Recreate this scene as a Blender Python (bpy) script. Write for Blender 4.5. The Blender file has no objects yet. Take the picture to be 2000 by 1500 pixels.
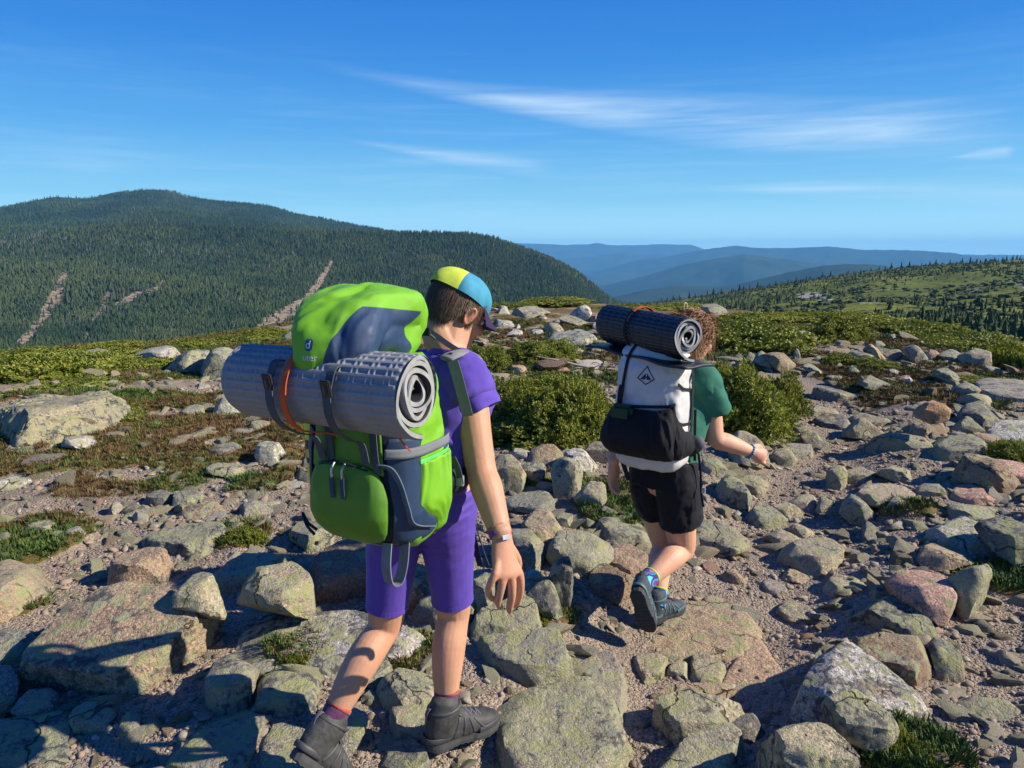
import bpy, bmesh, math, random
import numpy as np
from mathutils import Vector, Matrix
from mathutils.bvhtree import BVHTree

S = bpy.context.scene
COL = S.collection
R = math.radians

# ------------------------------------------------------------------ camera, sky, sun, exposure
CAM_H, PITCH, FPX = 1.55, R(9.9), 1455.0
cam_d = bpy.data.cameras.new('camera')
cam_d.sensor_width = 36.0
cam_d.lens = FPX / 2000.0 * 36.0
cam_d.clip_start, cam_d.clip_end = 0.05, 60000.0
cam = bpy.data.objects.new('camera', cam_d)
COL.objects.link(cam)
cam.location = (0, 0, CAM_H)
cam.rotation_euler = (math.pi / 2 - PITCH, 0, 0)
S.camera = cam

SUN_EL, SUN_AZ = R(32), R(98)            # azimuth from +Y (view direction) towards +X (right)
sun_dir = Vector((math.sin(SUN_AZ) * math.cos(SUN_EL), math.cos(SUN_AZ) * math.cos(SUN_EL), math.sin(SUN_EL)))
sun_d = bpy.data.lights.new('sun', 'SUN')
sun_d.energy, sun_d.angle, sun_d.color = 5.0, R(0.53), (1.0, 0.92, 0.79)
sun = bpy.data.objects.new('sun', sun_d)
COL.objects.link(sun)
sun.rotation_euler = sun_dir.to_track_quat('Z', 'Y').to_euler()

S.view_settings.view_transform = 'Standard'
S.view_settings.look = 'None'
S.view_settings.exposure = 0.74
S.view_settings.gamma = 1.0
S.view_settings.use_curve_mapping = False
S.render.engine = 'CYCLES'
S.cycles.use_denoising = True
S.cycles.max_bounces = 6
S.cycles.volume_bounces = 0
S.cycles.transparent_max_bounces = 8


class NT:
    """small helper round a node tree"""
    def __init__(s, tree):
        s.t = tree
        s.t.nodes.clear()

    def n(s, kind, **kw):
        nd = s.t.nodes.new(kind)
        for k, v in kw.items():
            if k.startswith('i_'):
                key = k[2:]
                nd.inputs[int(key) if key.isdigit() else key.replace('_', ' ')].default_value = v
            else:
                setattr(nd, k, v)
        return nd

    def l(s, a, b):
        s.t.links.new(a, b)

    def math(s, op, a, b=None, c=None, clamp=False):
        nd = s.n('ShaderNodeMath', operation=op, use_clamp=clamp)
        for i, v in enumerate((a, b, c)):
            if v is None:
                continue
            if isinstance(v, (int, float)):
                nd.inputs[i].default_value = v
            else:
                s.l(v, nd.inputs[i])
        return nd.outputs[0]

    def mix(s, f, a, b, blend='MIX'):
        nd = s.n('ShaderNodeMix', data_type='RGBA', blend_type=blend)
        for sock, v in ((nd.inputs[0], f), (nd.inputs[6], a), (nd.inputs[7], b)):
            if isinstance(v, (int, float)):
                sock.default_value = v
            elif isinstance(v, (tuple, list)):
                sock.default_value = (*v[:3], 1)
            else:
                s.l(v, sock)
        return nd.outputs[2]

    def noise(s, vec, scale, detail=4, rough=0.55, dist=0.0):
        nd = s.n('ShaderNodeTexNoise')
        nd.inputs['Scale'].default_value = scale
        nd.inputs['Detail'].default_value = detail
        nd.inputs['Roughness'].default_value = rough
        nd.inputs['Distortion'].default_value = dist
        if vec is not None:
            s.l(vec, nd.inputs['Vector'])
        return nd.outputs[0]

    def step(s, v, lo, hi, a=0.0, b=1.0, smooth=True):
        nd = s.n('ShaderNodeMapRange')
        if smooth:
            nd.interpolation_type = 'SMOOTHSTEP'
        s.l(v, nd.inputs[0])
        for i, x in enumerate((lo, hi, a, b)):
            nd.inputs[1 + i].default_value = x
        return nd.outputs[0]

    def mapping(s, vec, loc=(0, 0, 0), rot=(0, 0, 0), scale=(1, 1, 1)):
        nd = s.n('ShaderNodeMapping')
        nd.inputs[1].default_value, nd.inputs[2].default_value, nd.inputs[3].default_value = loc, rot, scale
        s.l(vec, nd.inputs[0])
        return nd.outputs[0]


def build_world():
    w = bpy.data.worlds.new('World')
    S.world = w
    w.use_nodes = True
    T = NT(w.node_tree)
    sky = T.n('ShaderNodeTexSky', sky_type='NISHITA', sun_disc=False)
    sky.sun_elevation, sky.sun_rotation = SUN_EL, SUN_AZ
    sky.altitude, sky.air_density, sky.dust_density, sky.ozone_density = 1400, 1.0, 0.25, 3.0
    hs = T.n('ShaderNodeHueSaturation', i_Hue=0.506, i_Saturation=1.5, i_Value=1.0)
    T.l(sky.outputs[0], hs.inputs['Color'])
    # deep blue overhead paling to cyan at the horizon, the same all round
    tcg = T.n('ShaderNodeTexCoord')
    sg = T.n('ShaderNodeSeparateXYZ'); T.l(tcg.outputs['Generated'], sg.inputs[0])
    gr_ = T.n('ShaderNodeValToRGB'); T.l(sg.outputs[2], gr_.inputs[0])
    ee = gr_.color_ramp.elements
    ee[0].position, ee[0].color = 0.0, (4.2, 7.2, 8.0, 1)
    ee[1].position, ee[1].color = 1.0, (0.06, 0.50, 3.0, 1)
    for q_, c_ in ((0.07, (1.75, 4.3, 6.0, 1)), (0.15, (0.75, 2.7, 5.5, 1)), (0.24, (0.30, 1.7, 4.9, 1)), (0.42, (0.05, 0.78, 3.9, 1))):
        k_ = ee.new(q_); k_.color = c_
    skyc = T.mix(0.90, hs.outputs[0], gr_.outputs[0])
    # thin cirrus: a layer high above, direction projected on it (x/z, y/z)
    tc = T.n('ShaderNodeTexCoord')
    sep = T.n('ShaderNodeSeparateXYZ')
    T.l(tc.outputs['Generated'], sep.inputs[0])
    zc = T.math('MAXIMUM', sep.outputs[2], 0.012)
    az = T.math('ARCTAN2', sep.outputs[0], sep.outputs[1])
    hyp = T.math('SQRT', T.math('ADD', T.math('MULTIPLY', sep.outputs[0], sep.outputs[0]),
                                T.math('MULTIPLY', sep.outputs[1], sep.outputs[1])))
    el = T.math('ARCTAN2', sep.outputs[2], hyp)
    comb = T.n('ShaderNodeCombineXYZ')
    T.l(az, comb.inputs[0]); T.l(el, comb.inputs[1])
    streak = T.mapping(comb.outputs[0], rot=(0, 0, R(8)), scale=(2.4, 34.0, 1))
    fine = T.mapping(comb.outputs[0], rot=(0, 0, R(12)), scale=(6.0, 120.0, 1))
    n1 = T.noise(streak, 1.0, 6, 0.6, 0.6)
    n2 = T.noise(fine, 1.0, 5, 0.6, 0.4)
    nn = T.math('ADD', T.math('MULTIPLY', n1, 0.65), T.math('MULTIPLY', n2, 0.35))

    def band(a0, e0, a1, e1, wid, curve=0.0):
        # soft band round the line (a0,e0)-(a1,e1) in azimuth / elevation (degrees)
        a0, e0, a1, e1, wid = map(R, (a0, e0, a1, e1, wid))
        t = T.math('DIVIDE', T.math('SUBTRACT', az, a0), a1 - a0)
        line = T.math('ADD', T.math('MULTIPLY', t, e1 - e0), e0)
        if curve:
            line = T.math('ADD', line, T.math('MULTIPLY', T.math('MULTIPLY', t, T.math('SUBTRACT', 1.0, t)), R(curve)))
        d = T.math('ABSOLUTE', T.math('SUBTRACT', el, line))
        wv = T.math('MULTIPLY', T.step(t, 0.0, 0.75, 0.25, 1.0), wid)
        across = T.math('SUBTRACT', 1.0, T.math('DIVIDE', d, wv), clamp=True)
        ends = T.math('MULTIPLY', T.step(t, -0.05, 0.35), T.step(t, 0.85, 1.06, 1.0, 0.0))
        return T.math('MULTIPLY', across, ends)
    b = band(-13.5, 12.9, 32.0, 7.6, 2.1, -1.5)
    b = T.math('MAXIMUM', b, T.math('MULTIPLY', band(-13.0, 8.2, 3.0, 6.1, 0.8), 0.55))
    b = T.math('MAXIMUM', b, T.math('MULTIPLY', band(12.0, 4.7, 36.0, 3.6, 1.0, 0.8), 0.6))
    b = T.math('MAXIMUM', b, T.math('MULTIPLY', band(29.3, 6.1, 33.0, 6.3, 0.5), 0.9))
    cl = T.math('MULTIPLY', b, T.step(nn, 0.20, 0.74))
    veil = T.math('MULTIPLY', T.step(nn, 0.46, 0.76), T.step(el, R(1), R(18), 0.25, 0.0))
    cl = T.math('ADD', T.math('MULTIPLY', cl, 0.8), veil, clamp=True)
    cl = T.math('MULTIPLY', cl, T.step(el, 0.0, R(3)))
    colr = T.mix(cl, skyc, (4.8, 6.0, 7.0))
    bg = T.n('ShaderNodeBackground', i_Strength=0.095)
    T.l(colr, bg.inputs[0])
    out = T.n('ShaderNodeOutputWorld')
    T.l(bg.outputs[0], out.inputs[0])


build_world()

# ------------------------------------------------------------------ measuring helpers
FWD = Vector((0, math.cos(PITCH), -math.sin(PITCH)))
UPV = Vector((0, math.sin(PITCH), math.cos(PITCH)))
RGT = Vector((1, 0, 0))
CAM = Vector((0, 0, CAM_H))


def ray(px, py):
    """direction with unit depth through a place of the photograph"""
    return FWD + RGT * ((px - 1000) / FPX) + UPV * ((750 - py) / FPX)


def at(px, py, Y):
    """point at forward distance Y"""
    d = ray(px, py)
    return CAM + d * (Y / d.y)


def az_of(px, py=520):
    d = ray(px, py)
    return math.atan2(d.x, d.y)


def el_of(px, py):
    d = ray(px, py)
    return math.atan2(d.z, math.hypot(d.x, d.y))


# ------------------------------------------------------------------ numpy noise
def _hash(ix, iy, iz, seed):
    h = (ix * 374761393 + iy * 668265263 + iz * 2147483647 + seed * 1274126177) & 0xFFFFFFFF
    h = ((h ^ (h >> 13)) * 1274126177) & 0xFFFFFFFF
    h = ((h ^ (h >> 16)) * 2246822519) & 0xFFFFFFFF
    return ((h ^ (h >> 15)) & 0xFFFFFF) / float(0xFFFFFF)


def vnoise(p, seed=0):
    p = np.asarray(p, float)
    i = np.floor(p).astype(np.int64)
    f = p - i
    f = f * f * f * (f * (f * 6 - 15) + 10)
    x, y, z = i[:, 0], i[:, 1], i[:, 2]
    out = 0
    for dx in (0, 1):
        wx = f[:, 0] if dx else 1 - f[:, 0]
        for dy in (0, 1):
            wy = f[:, 1] if dy else 1 - f[:, 1]
            for dz in (0, 1):
                wz = f[:, 2] if dz else 1 - f[:, 2]
                out = out + wx * wy * wz * _hash(x + dx, y + dy, z + dz, seed)
    return out * 2 - 1


def fbm(p, octaves=4, seed=0, gain=0.5, lac=2.03):
    p = np.asarray(p, float)
    a, s, tot = 1.0, 0.0, 0.0
    for k in range(octaves):
        s = s + a * vnoise(p * lac ** k + 17.3 * k, seed + k * 7)
        tot += a
        a *= gain
    return s / tot


def fbm2(x, y, sc, octaves=4, seed=0, gain=0.5):
    x, y = np.broadcast_arrays(np.asarray(x, float), np.asarray(y, float))
    p = np.stack([x.ravel() * sc, y.ravel() * sc, np.zeros(x.size) + 0.37], 1)
    return fbm(p, octaves, seed, gain).reshape(x.shape)


def sstep(v, a, b):
    t = np.clip((v - a) / (b - a), 0, 1)
    return t * t * (3 - 2 * t)


# ------------------------------------------------------------------ objects
def tag(o, label=None, cat=None, group=None, kind=None):
    if label: o['label'] = label
    if cat: o['category'] = cat
    if group: o['group'] = group
    if kind: o['kind'] = kind
    return o


def link(name, me, mat=None, parent=None, smooth=True):
    o = bpy.data.objects.new(name, me)
    COL.objects.link(o)
    if mat is not None:
        me.materials.clear()
        me.materials.append(mat)
    if parent is not None:
        o.parent = parent
    if smooth:
        me.polygons.foreach_set('use_smooth', np.ones(len(me.polygons), bool))
    return o


def mesh_np(name, verts, faces):
    """verts (N,3), faces: array (M,k) or list of tuples"""
    me = bpy.data.meshes.new(name)
    verts = np.asarray(verts, np.float32)
    if isinstance(faces, np.ndarray):
        k = faces.shape[1]
        me.vertices.add(len(verts))
        me.vertices.foreach_set('co', verts.ravel())
        me.loops.add(faces.size)
        me.loops.foreach_set('vertex_index', faces.astype(np.int32).ravel())
        me.polygons.add(len(faces))
        me.polygons.foreach_set('loop_start', np.arange(0, faces.size, k, dtype=np.int32))
        me.update(calc_edges=True)
    else:
        me.from_pydata([tuple(map(float, v)) for v in verts], [], faces)
        me.update()
    return me


def fattr(me, name, vals):
    a = me.attributes.new(name, 'FLOAT', 'POINT')
    a.data.foreach_set('value', np.asarray(vals, np.float32).ravel())


def grid_faces(nu, nv):
    i = np.arange(nu - 1)[:, None] * nv + np.arange(nv - 1)[None, :]
    i = i.ravel()
    return np.stack([i, i + nv, i + nv + 1, i + 1], 1)


def empty(name, loc=(0, 0, 0)):
    o = bpy.data.objects.new(name, None)
    o.location = loc
    o.empty_display_size = 0.1
    COL.objects.link(o)
    return o


def mat_new(name):
    m = bpy.data.materials.new(name)
    m.use_nodes = True
    T = NT(m.node_tree)
    b = T.n('ShaderNodeBsdfPrincipled')
    o = T.n('ShaderNodeOutputMaterial')
    T.l(b.outputs[0], o.inputs[0])
    return m, T, b


def bump(T, b, h, strength=0.5, dist=0.01):
    bp = T.n('ShaderNodeBump')
    bp.inputs['Strength'].default_value = strength
    bp.inputs['Distance'].default_value = dist
    T.l(h, bp.inputs['Height'])
    T.l(bp.outputs[0], b.inputs['Normal'])
    return bp


def scatter(name, pts, rots, scls, idx, sources, kind='stuff', tint=None):
    """many small pieces as ONE object: geometry nodes place the source meshes on points"""
    me = bpy.data.meshes.new(name)
    pts = np.asarray(pts, np.float32)
    me.vertices.add(len(pts))
    me.vertices.foreach_set('co', pts.ravel())
    a = me.attributes.new('rot', 'FLOAT_VECTOR', 'POINT'); a.data.foreach_set('vector', np.asarray(rots, np.float32).ravel())
    scls = np.asarray(scls, np.float32)
    if scls.ndim == 1:
        scls = np.repeat(scls[:, None], 3, 1)
    a = me.attributes.new('scl', 'FLOAT_VECTOR', 'POINT'); a.data.foreach_set('vector', scls.ravel())
    if tint is not None:
        a = me.attributes.new('tint', 'FLOAT', 'POINT'); a.data.foreach_set('value', np.asarray(tint, np.float32))
    a = me.attributes.new('idx', 'INT', 'POINT'); a.data.foreach_set('value', np.asarray(idx, np.int32))
    o = bpy.data.objects.new(name, me)
    COL.objects.link(o)
    c = bpy.data.collections.new(name + '_sources')
    for k, (sm, smat) in enumerate(sources):
        so = bpy.data.objects.new('%s_source_%02d' % (name, k), sm)
        sm.materials.clear(); sm.materials.append(smat)
        c.objects.link(so)
    g = bpy.data.node_groups.new(name + '_nodes', 'GeometryNodeTree')
    g.interface.new_socket('Geometry', in_out='INPUT', socket_type='NodeSocketGeometry')
    g.interface.new_socket('Geometry', in_out='OUTPUT', socket_type='NodeSocketGeometry')
    gi, go = g.nodes.new('NodeGroupInput'), g.nodes.new('NodeGroupOutput')
    ci = g.nodes.new('GeometryNodeCollectionInfo')
    ci.inputs['Collection'].default_value = c
    ci.inputs['Separate Children'].default_value = True
    ci.inputs['Reset Children'].default_value = True
    iop = g.nodes.new('GeometryNodeInstanceOnPoints')
    iop.inputs['Pick Instance'].default_value = True

    def attr(nm, ty):
        nd = g.nodes.new('GeometryNodeInputNamedAttribute')
        nd.data_type = ty
        nd.inputs['Name'].default_value = nm
        return nd.outputs[0]
    L = g.links.new
    L(gi.outputs[0], iop.inputs['Points'])
    L(ci.outputs[0], iop.inputs['Instance'])
    L(attr('idx', 'INT'), iop.inputs['Instance Index'])
    e2r = g.nodes.new('FunctionNodeEulerToRotation')
    L(attr('rot', 'FLOAT_VECTOR'), e2r.inputs[0])
    L(e2r.outputs[0], iop.inputs['Rotation'])
    L(attr('scl', 'FLOAT_VECTOR'), iop.inputs['Scale'])
    L(iop.outputs[0], go.inputs[0])
    md = o.modifiers.new('nodes', 'NODES')
    md.node_group = g
    o['kind'] = kind
    return o
# ------------------------------------------------------------------ near ground
def flat(px, py):
    d = ray(px, py)
    t = -CAM_H / d.z
    return d.x * t, d.y * t


CREST = [(-700, 720), (0, 704), (250, 690), (450, 664), (560, 640), (700, 622), (900, 604), (1000, 598), (1150, 597), (1300, 600), (1420, 606),
         (1560, 622), (1700, 640), (1850, 664), (2000, 692), (2700, 760)]
_caz = np.array([az_of(px, py) for px, py in CREST])
_cr = np.array([math.hypot(*flat(px, py)) for px, py in CREST])
TRAIL = np.array([flat(*p) for p in ((1230, 1600), (1330, 1400), (1400, 1230), (1470, 1090), (1560, 970), (1590, 890), (1640, 790), (1600, 735))])


def dist_poly(x, y, pts):
    best = np.full(np.shape(x), 1e9)
    for (ax, ay), (bx, by) in zip(pts[:-1], pts[1:]):
        dx, dy = bx - ax, by - ay
        t = np.clip(((x - ax) * dx + (y - ay) * dy) / (dx * dx + dy * dy), 0, 1)
        best = np.minimum(best, np.hypot(x - ax - t * dx, y - ay - t * dy))
    return best


def moss_mask(x, y):
    r = np.hypot(x, y)
    az = np.arctan2(x, y)
    n = fbm2(x, y, 0.9, 4, 5) + 0.45 * fbm2(x, y, 3.1, 3, 9)
    left = sstep(y, 4.2, 5.0) * sstep(x / np.maximum(y, .1), -0.10, -0.24)
    m = left * sstep(n, -0.32, 0.02)
    far = sstep(r, 7.5, 10.5) * sstep(n, -0.22, 0.12)
    spots = 0
    for px, py, w in ((1200, 1010, .28), (1190, 960, .22), (1960, 1130, .28), (1975, 885, .4), (1780, 1480, .22), (590, 1290, .14), (800, 1290, .13), (60, 1060, .4), (470, 1050, .2), (1560, 1005, .12),
                      (1770, 1000, .2), (30, 1190, .16), (1050, 930, .25), (1700, 722, .7), (1090, 1215, .1), (1850, 770, .4), (1500, 1010, .1)):
        fx, fy = flat(px, py)
        spots = np.maximum(spots, np.exp(-((x - fx) ** 2 + (y - fy) ** 2) / (w * w)))
    bare = 0
    for px, py, w in ((440, 752, 1.0), (330, 757, .7), (60, 752, 1.1), (520, 745, .8), (330, 812, .45), (70, 800, .8), (30, 960, .35), (250, 940, .3), (560, 800, .5)):
        fx, fy = flat(px, py)
        bare = np.maximum(bare, np.exp(-((x - fx) ** 2 + ((y - fy) * 1.6) ** 2) / (w * w)))
    m = m * sstep(bare + .5 * n, .62, .35)
    far = far * sstep(bare + .5 * n, .62, .35)
    m = np.maximum(m, np.maximum(far, sstep(spots + 0.35 * n, 0.35, 0.62)))
    m = m * sstep(dist_poly(x, y, TRAIL), 0.25, 0.5) if False else m
    return m * (1 - 0.95 * (dist_poly(x, y, TRAIL) < 0.22))


def near_h(x, y):
    r = np.hypot(x, y)
    az = np.arctan2(x, y)
    D = np.interp(az, _caz, _cr)
    z = 0.05 * fbm2(x, y, 0.35, 3, 1) + 0.03 * fbm2(x, y, 1.7, 3, 2)
    z = z + sstep(r, 4, 10) * 0.12 * fbm2(x, y, 0.22, 3, 21)
    d = dist_poly(x, y, TRAIL)
    z = z - 0.13 * sstep(d, 0.75, 0.15) * sstep(r, 14, 8)
    z = z + 0.07 * sstep(d, 0.9, 1.6) * sstep(r, 9, 4) * sstep(x - 0.2 * y, 0.0, 0.5)
    t = np.maximum(0, r - D)
    z = z - 0.27 * t * t / (t + 6)
    m = moss_mask(x, y)
    b = fbm2(x, y, 2.6, 3, 31)
    z = z + m * (0.02 + 0.055 * np.clip(b + 0.25, 0, 1) + 0.012 * fbm2(x, y, 14, 2, 33))
    z = z + (1 - m) * 0.010 * fbm2(x, y, 11, 3, 41) * sstep(r, 14, 7)
    return z, m


ga = np.concatenate([np.linspace(-math.pi, R(-52), 26)[:-1], np.linspace(R(-52), R(52), 640), np.linspace(R(52), math.pi, 26)[1:]])
gr = np.concatenate([[0.02, 0.15], np.geomspace(0.3, 75, 600)])
RR, AA = np.meshgrid(gr, ga, indexing='ij')
GX, GY = RR * np.sin(AA), RR * np.cos(AA)
GZ, GM = near_h(GX, GY)
GZ = GZ.reshape(RR.shape)


def gz(x, y):
    """ground height, read off the ground mesh"""
    x, y = np.asarray(x, float), np.asarray(y, float)
    r = np.clip(np.hypot(x, y), gr[0], gr[-1] * .999)
    a = np.arctan2(x, y)
    i = np.clip(np.searchsorted(gr, r) - 1, 0, len(gr) - 2)
    j = np.clip(np.searchsorted(ga, a) - 1, 0, len(ga) - 2)
    u = (r - gr[i]) / (gr[i + 1] - gr[i])
    v = (a - ga[j]) / (ga[j + 1] - ga[j])
    return (GZ[i, j] * (1 - u) * (1 - v) + GZ[i + 1, j] * u * (1 - v) + GZ[i, j + 1] * (1 - u) * v + GZ[i + 1, j + 1] * u * v)


def gm(x, y):
    r = np.clip(np.hypot(x, y), gr[0], gr[-1] * .999)
    i = np.clip(np.searchsorted(gr, r) - 1, 0, len(gr) - 2)
    j = np.clip(np.searchsorted(ga, np.arctan2(x, y)) - 1, 0, len(ga) - 2)
    return GM.reshape(RR.shape)[i, j]


_ts = np.geomspace(0.9, 70, 900)


def ground(px, py):
    """where the sight line through a place of the photograph meets the ground"""
    d = ray(px, py)
    z = CAM_H + d.z * _ts
    g = gz(d.x * _ts, d.y * _ts)
    k = np.argmax(z < g)
    if not (z < g).any():
        k = len(_ts) - 1
    t = _ts[k]
    for _ in range(4):
        t0 = _ts[max(k - 1, 0)]
        f0, f1 = CAM_H + d.z * t0 - float(gz(d.x * t0, d.y * t0)), CAM_H + d.z * t - float(gz(d.x * t, d.y * t))
        if abs(f0 - f1) < 1e-6: break
        t = t0 + (t - t0) * f0 / (f0 - f1)
    return Vector((d.x * t, d.y * t, CAM_H + d.z * t))


def ground_material():
    m, T, b = mat_new('gravel_and_heath')
    tc = T.n('ShaderNodeTexCoord').outputs['Object']
    at_ = T.n('ShaderNodeAttribute', attribute_name='moss').outputs['Fac']
    # gravel: many small grains of pinkish tan granite grit
    v1 = T.n('ShaderNodeTexVoronoi', i_Scale=70.0); T.l(tc, v1.inputs['Vector'])
    v2 = T.n('ShaderNodeTexVoronoi', i_Scale=190.0); T.l(tc, v2.inputs['Vector'])
    ramp = T.n('ShaderNodeValToRGB')
    sepc = T.n('ShaderNodeSeparateColor'); T.l(v1.outputs['Color'], sepc.inputs[0])
    T.l(sepc.outputs[0], ramp.inputs[0])
    e = ramp.color_ramp.elements
    e[0].position, e[0].color = 0.0, (0.140, 0.106, 0.074, 1)
    e[1].position, e[1].color = 1.0, (0.42, 0.355, 0.265, 1)
    for p, c in ((0.3, (0.23, 0.175, 0.12, 1)), (0.55, (0.28, 0.225, 0.16, 1)), (0.8, (0.31, 0.205, 0.135, 1))):
        k = e.new(p); k.color = c
    big = T.noise(tc, 1.3, 4)
    soil = T.mix(T.step(big, 0.4, 0.62), (0.155, 0.115, 0.078), (0.235, 0.185, 0.128))
    g = T.mix(T.step(T.noise(tc, 5, 4), 0.36, 0.62), ramp.outputs[0], soil)
    sep2 = T.n('ShaderNodeSeparateColor'); T.l(v2.outputs['Color'], sep2.inputs[0])
    g = T.mix(0.45, g, T.mix(sep2.outputs[1], (0.14, 0.10, 0.075), (0.50, 0.41, 0.32)))
    # heath and moss cushions: red-brown to olive
    n1, n2, n3 = T.noise(tc, 2.3, 4), T.noise(tc, 22, 4, 0.65), T.noise(tc, 90, 3, 0.7)
    mo = T.mix(T.step(n1, 0.38, 0.60), (0.100, 0.082, 0.022), (0.150, 0.078, 0.036))
    mo = T.mix(T.step(n2, 0.50, 0.66), mo, (0.075, 0.105, 0.022))
    mo = T.mix(T.math('MULTIPLY', T.step(n3, 0.42, 0.7), 0.5), mo, (0.23, 0.17, 0.06))
    edge = T.math('ADD', at_, T.math('MULTIPLY', T.math('SUBTRACT', n2, 0.5), 0.6))
    f = T.step(edge, 0.32, 0.55)
    T.l(T.mix(f, g, mo), b.inputs['Base Color'])
    b.inputs['Roughness'].default_value = 0.95
    b.inputs['Specular IOR Level'].default_value = 0.15
    h = T.math('ADD', T.math('MULTIPLY', v1.outputs['Distance'], -0.9), T.math('MULTIPLY', v2.outputs['Distance'], -0.35))
    h2 = T.math('ADD', T.math('MULTIPLY', n2, 1.2), T.math('MULTIPLY', n3, 1.0))
    hm = T.n('ShaderNodeMix', data_type='FLOAT')
    T.l(f, hm.inputs[0]); T.l(h, hm.inputs[2]); T.l(h2, hm.inputs[3])
    bump(T, b, hm.outputs[0], 0.9, 0.012)
    return m


gme = mesh_np('ground', np.stack([GX.ravel(), GY.ravel(), GZ.ravel()], 1), grid_faces(*RR.shape)[:, ::-1])
fattr(gme, 'moss', GM.ravel())
tag(link('ground', gme, ground_material()), kind='structure')


# ------------------------------------------------------------------ far land
def forest_floor_material(name, dark, light, rockcol, attr='bare', scale=0.02):
    m, T, b = mat_new(name)
    tc = T.n('ShaderNodeTexCoord').outputs['Object']
    n1, n2 = T.noise(tc, scale, 5, 0.6), T.noise(tc, scale * 14, 4, 0.7)
    c = T.mix(T.step(n1, 0.36, 0.64), dark, light)
    c = T.mix(T.math('MULTIPLY', T.step(n2, 0.45, 0.7), 0.6), c, tuple(v * 1.7 for v in dark))
    a = T.n('ShaderNodeAttribute', attribute_name=attr).outputs['Fac']
    v = T.n('ShaderNodeTexVoronoi', i_Scale=0.35); T.l(tc, v.inputs['Vector'])
    sc = T.n('ShaderNodeSeparateColor'); T.l(v.outputs['Color'], sc.inputs[0])
    rk = T.mix(sc.outputs[0], tuple(x * 0.5 for x in rockcol), tuple(x * 1.25 for x in rockcol))
    f = T.step(T.math('ADD', a, T.math('MULTIPLY', T.math('SUBTRACT', n2, 0.5), 1.4)), 0.35, 0.6)
    T.l(T.mix(f, c, rk), b.inputs['Base Color'])
    b.inputs['Roughness'].default_value = 1.0
    b.inputs['Specular IOR Level'].default_value = 0.0
    bump(T, b, n2, 0.7, 1.5)
    return m


def polar_slope(name, table, r0, r1, bottom_py, px0, px1, na, nr, seed, amp=3.0, ease=1.0, rback=1.6, drop=0.16, wave=0.0):
    """a hillside: from its foot (r0) up to the skyline `table` (r1), and down again behind"""
    pxs = np.linspace(px0, px1, na)
    tx, ty = zip(*table)
    az = np.array([az_of(p, 520) for p in pxs])
    esky = np.array([el_of(p, y) for p, y in zip(pxs, np.interp(pxs, tx, ty))])
    if callable(bottom_py):
        bp = [bottom_py(p) for p in pxs]
    else:
        bp = [bottom_py] * na
    ebot = np.minimum(np.array([el_of(p, y) for p, y in zip(pxs, bp)]), esky - 0.002)
    nb = nr // 5
    u = np.concatenate([np.linspace(0, 1, nr - nb), 1 + np.linspace(0, 1, nb + 1)[1:]])
    r1a = np.array([r1(p) if callable(r1) else r1 for p in pxs])
    rr = np.where(u[:, None] <= 1, r0 + (r1a[None] - r0) * u[:, None], r1a[None] * (1 + (u[:, None] - 1) * (rback - 1)))
    uu = np.clip(u, 0, 1) ** ease
    el = ebot[None] + (esky - ebot)[None] * uu[:, None]
    z = CAM_H + rr * np.tan(el)
    back = np.maximum(0, u - 1)[:, None]
    z = z - back ** 2 * (rback - 1) * r1a[None] * drop * 2
    X, Y = rr * np.sin(az)[None], rr * np.cos(az)[None]
    n = fbm2(X, Y, 1 / (amp * 22), 5, seed)
    fade = np.clip(np.minimum(u * 6, 1), 0, 1)[:, None] * (1 - 0.82 * np.exp(-((u - 1) / 0.10) ** 2))[:, None]
    z = z + amp * n * fade * 2.0
    if wave:
        z = z + wave * fade * fbm2(X, Y, 1 / (amp * 90), 3, seed + 3)
    return X, Y, z, u, pxs


def sheet(name, X, Y, Z, mat, kind='structure', bare=None):
    me = mesh_np(name, np.stack([X.ravel(), Y.ravel(), Z.ravel()], 1), grid_faces(*X.shape)[:, ::-1])
    fattr(me, 'bare', np.zeros(X.size) if bare is None else bare.ravel())
    return tag(link(name, me, mat), kind=kind)


def px_of(X, Y, Z):
    """picture place of points (only to lay slides and clearings where they lie on the hillsides)"""
    zc = Z - CAM_H
    dep = Y * math.cos(PITCH) - zc * math.sin(PITCH)
    up = Y * math.sin(PITCH) + zc * math.cos(PITCH)
    return 1000 + FPX * X / dep, 750 - FPX * up / dep


SKY_NEAR = [(-900, 520), (-300, 480), (0, 470), (150, 448), (300, 434), (450, 442), (560, 450), (700, 453), (800, 454), (900, 458), (960, 465), (1000, 479), (1060, 501), (1100, 518), (1130, 535), (1165, 562),
            (1190, 582), (1215, 594), (1260, 602), (1400, 620)]
SKY_DOME = [(-900, 470), (-300, 430), (0, 411), (60, 400), (120, 391), (185, 390), (215, 383), (250, 375), (300, 370), (345, 372), (370, 381), (400, 388), (470, 396), (540, 405), (580, 418), (640, 428), (690, 438), (740, 447),
            (900, 480), (1100, 560)]
mX, mY, mZ, mU, mP = polar_slope('mountain', SKY_NEAR, 430, 1150, 760, -700, 1300, 520, 190, 3, amp=7.0, ease=0.85, wave=6)
ppx, ppy = px_of(mX, mY, mZ)


def near_line(ppx, ppy, line, w):
    """0..1 along a streak given by its line (wider where w says so)"""
    best = np.zeros(ppx.shape)
    for (ax, ay, aw), (bx, by, bw) in zip(line[:-1], line[1:]):
        dx, dy = bx - ax, by - ay
        t = np.clip(((ppx - ax) * dx + (ppy - ay) * dy) / (dx * dx + dy * dy), 0, 1)
        d = np.hypot(ppx - ax - t * dx, ppy - ay - t * dy)
        best = np.maximum(best, np.clip(1.5 - d / (aw + (bw - aw) * t), 0, 1))
    return best


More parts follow.
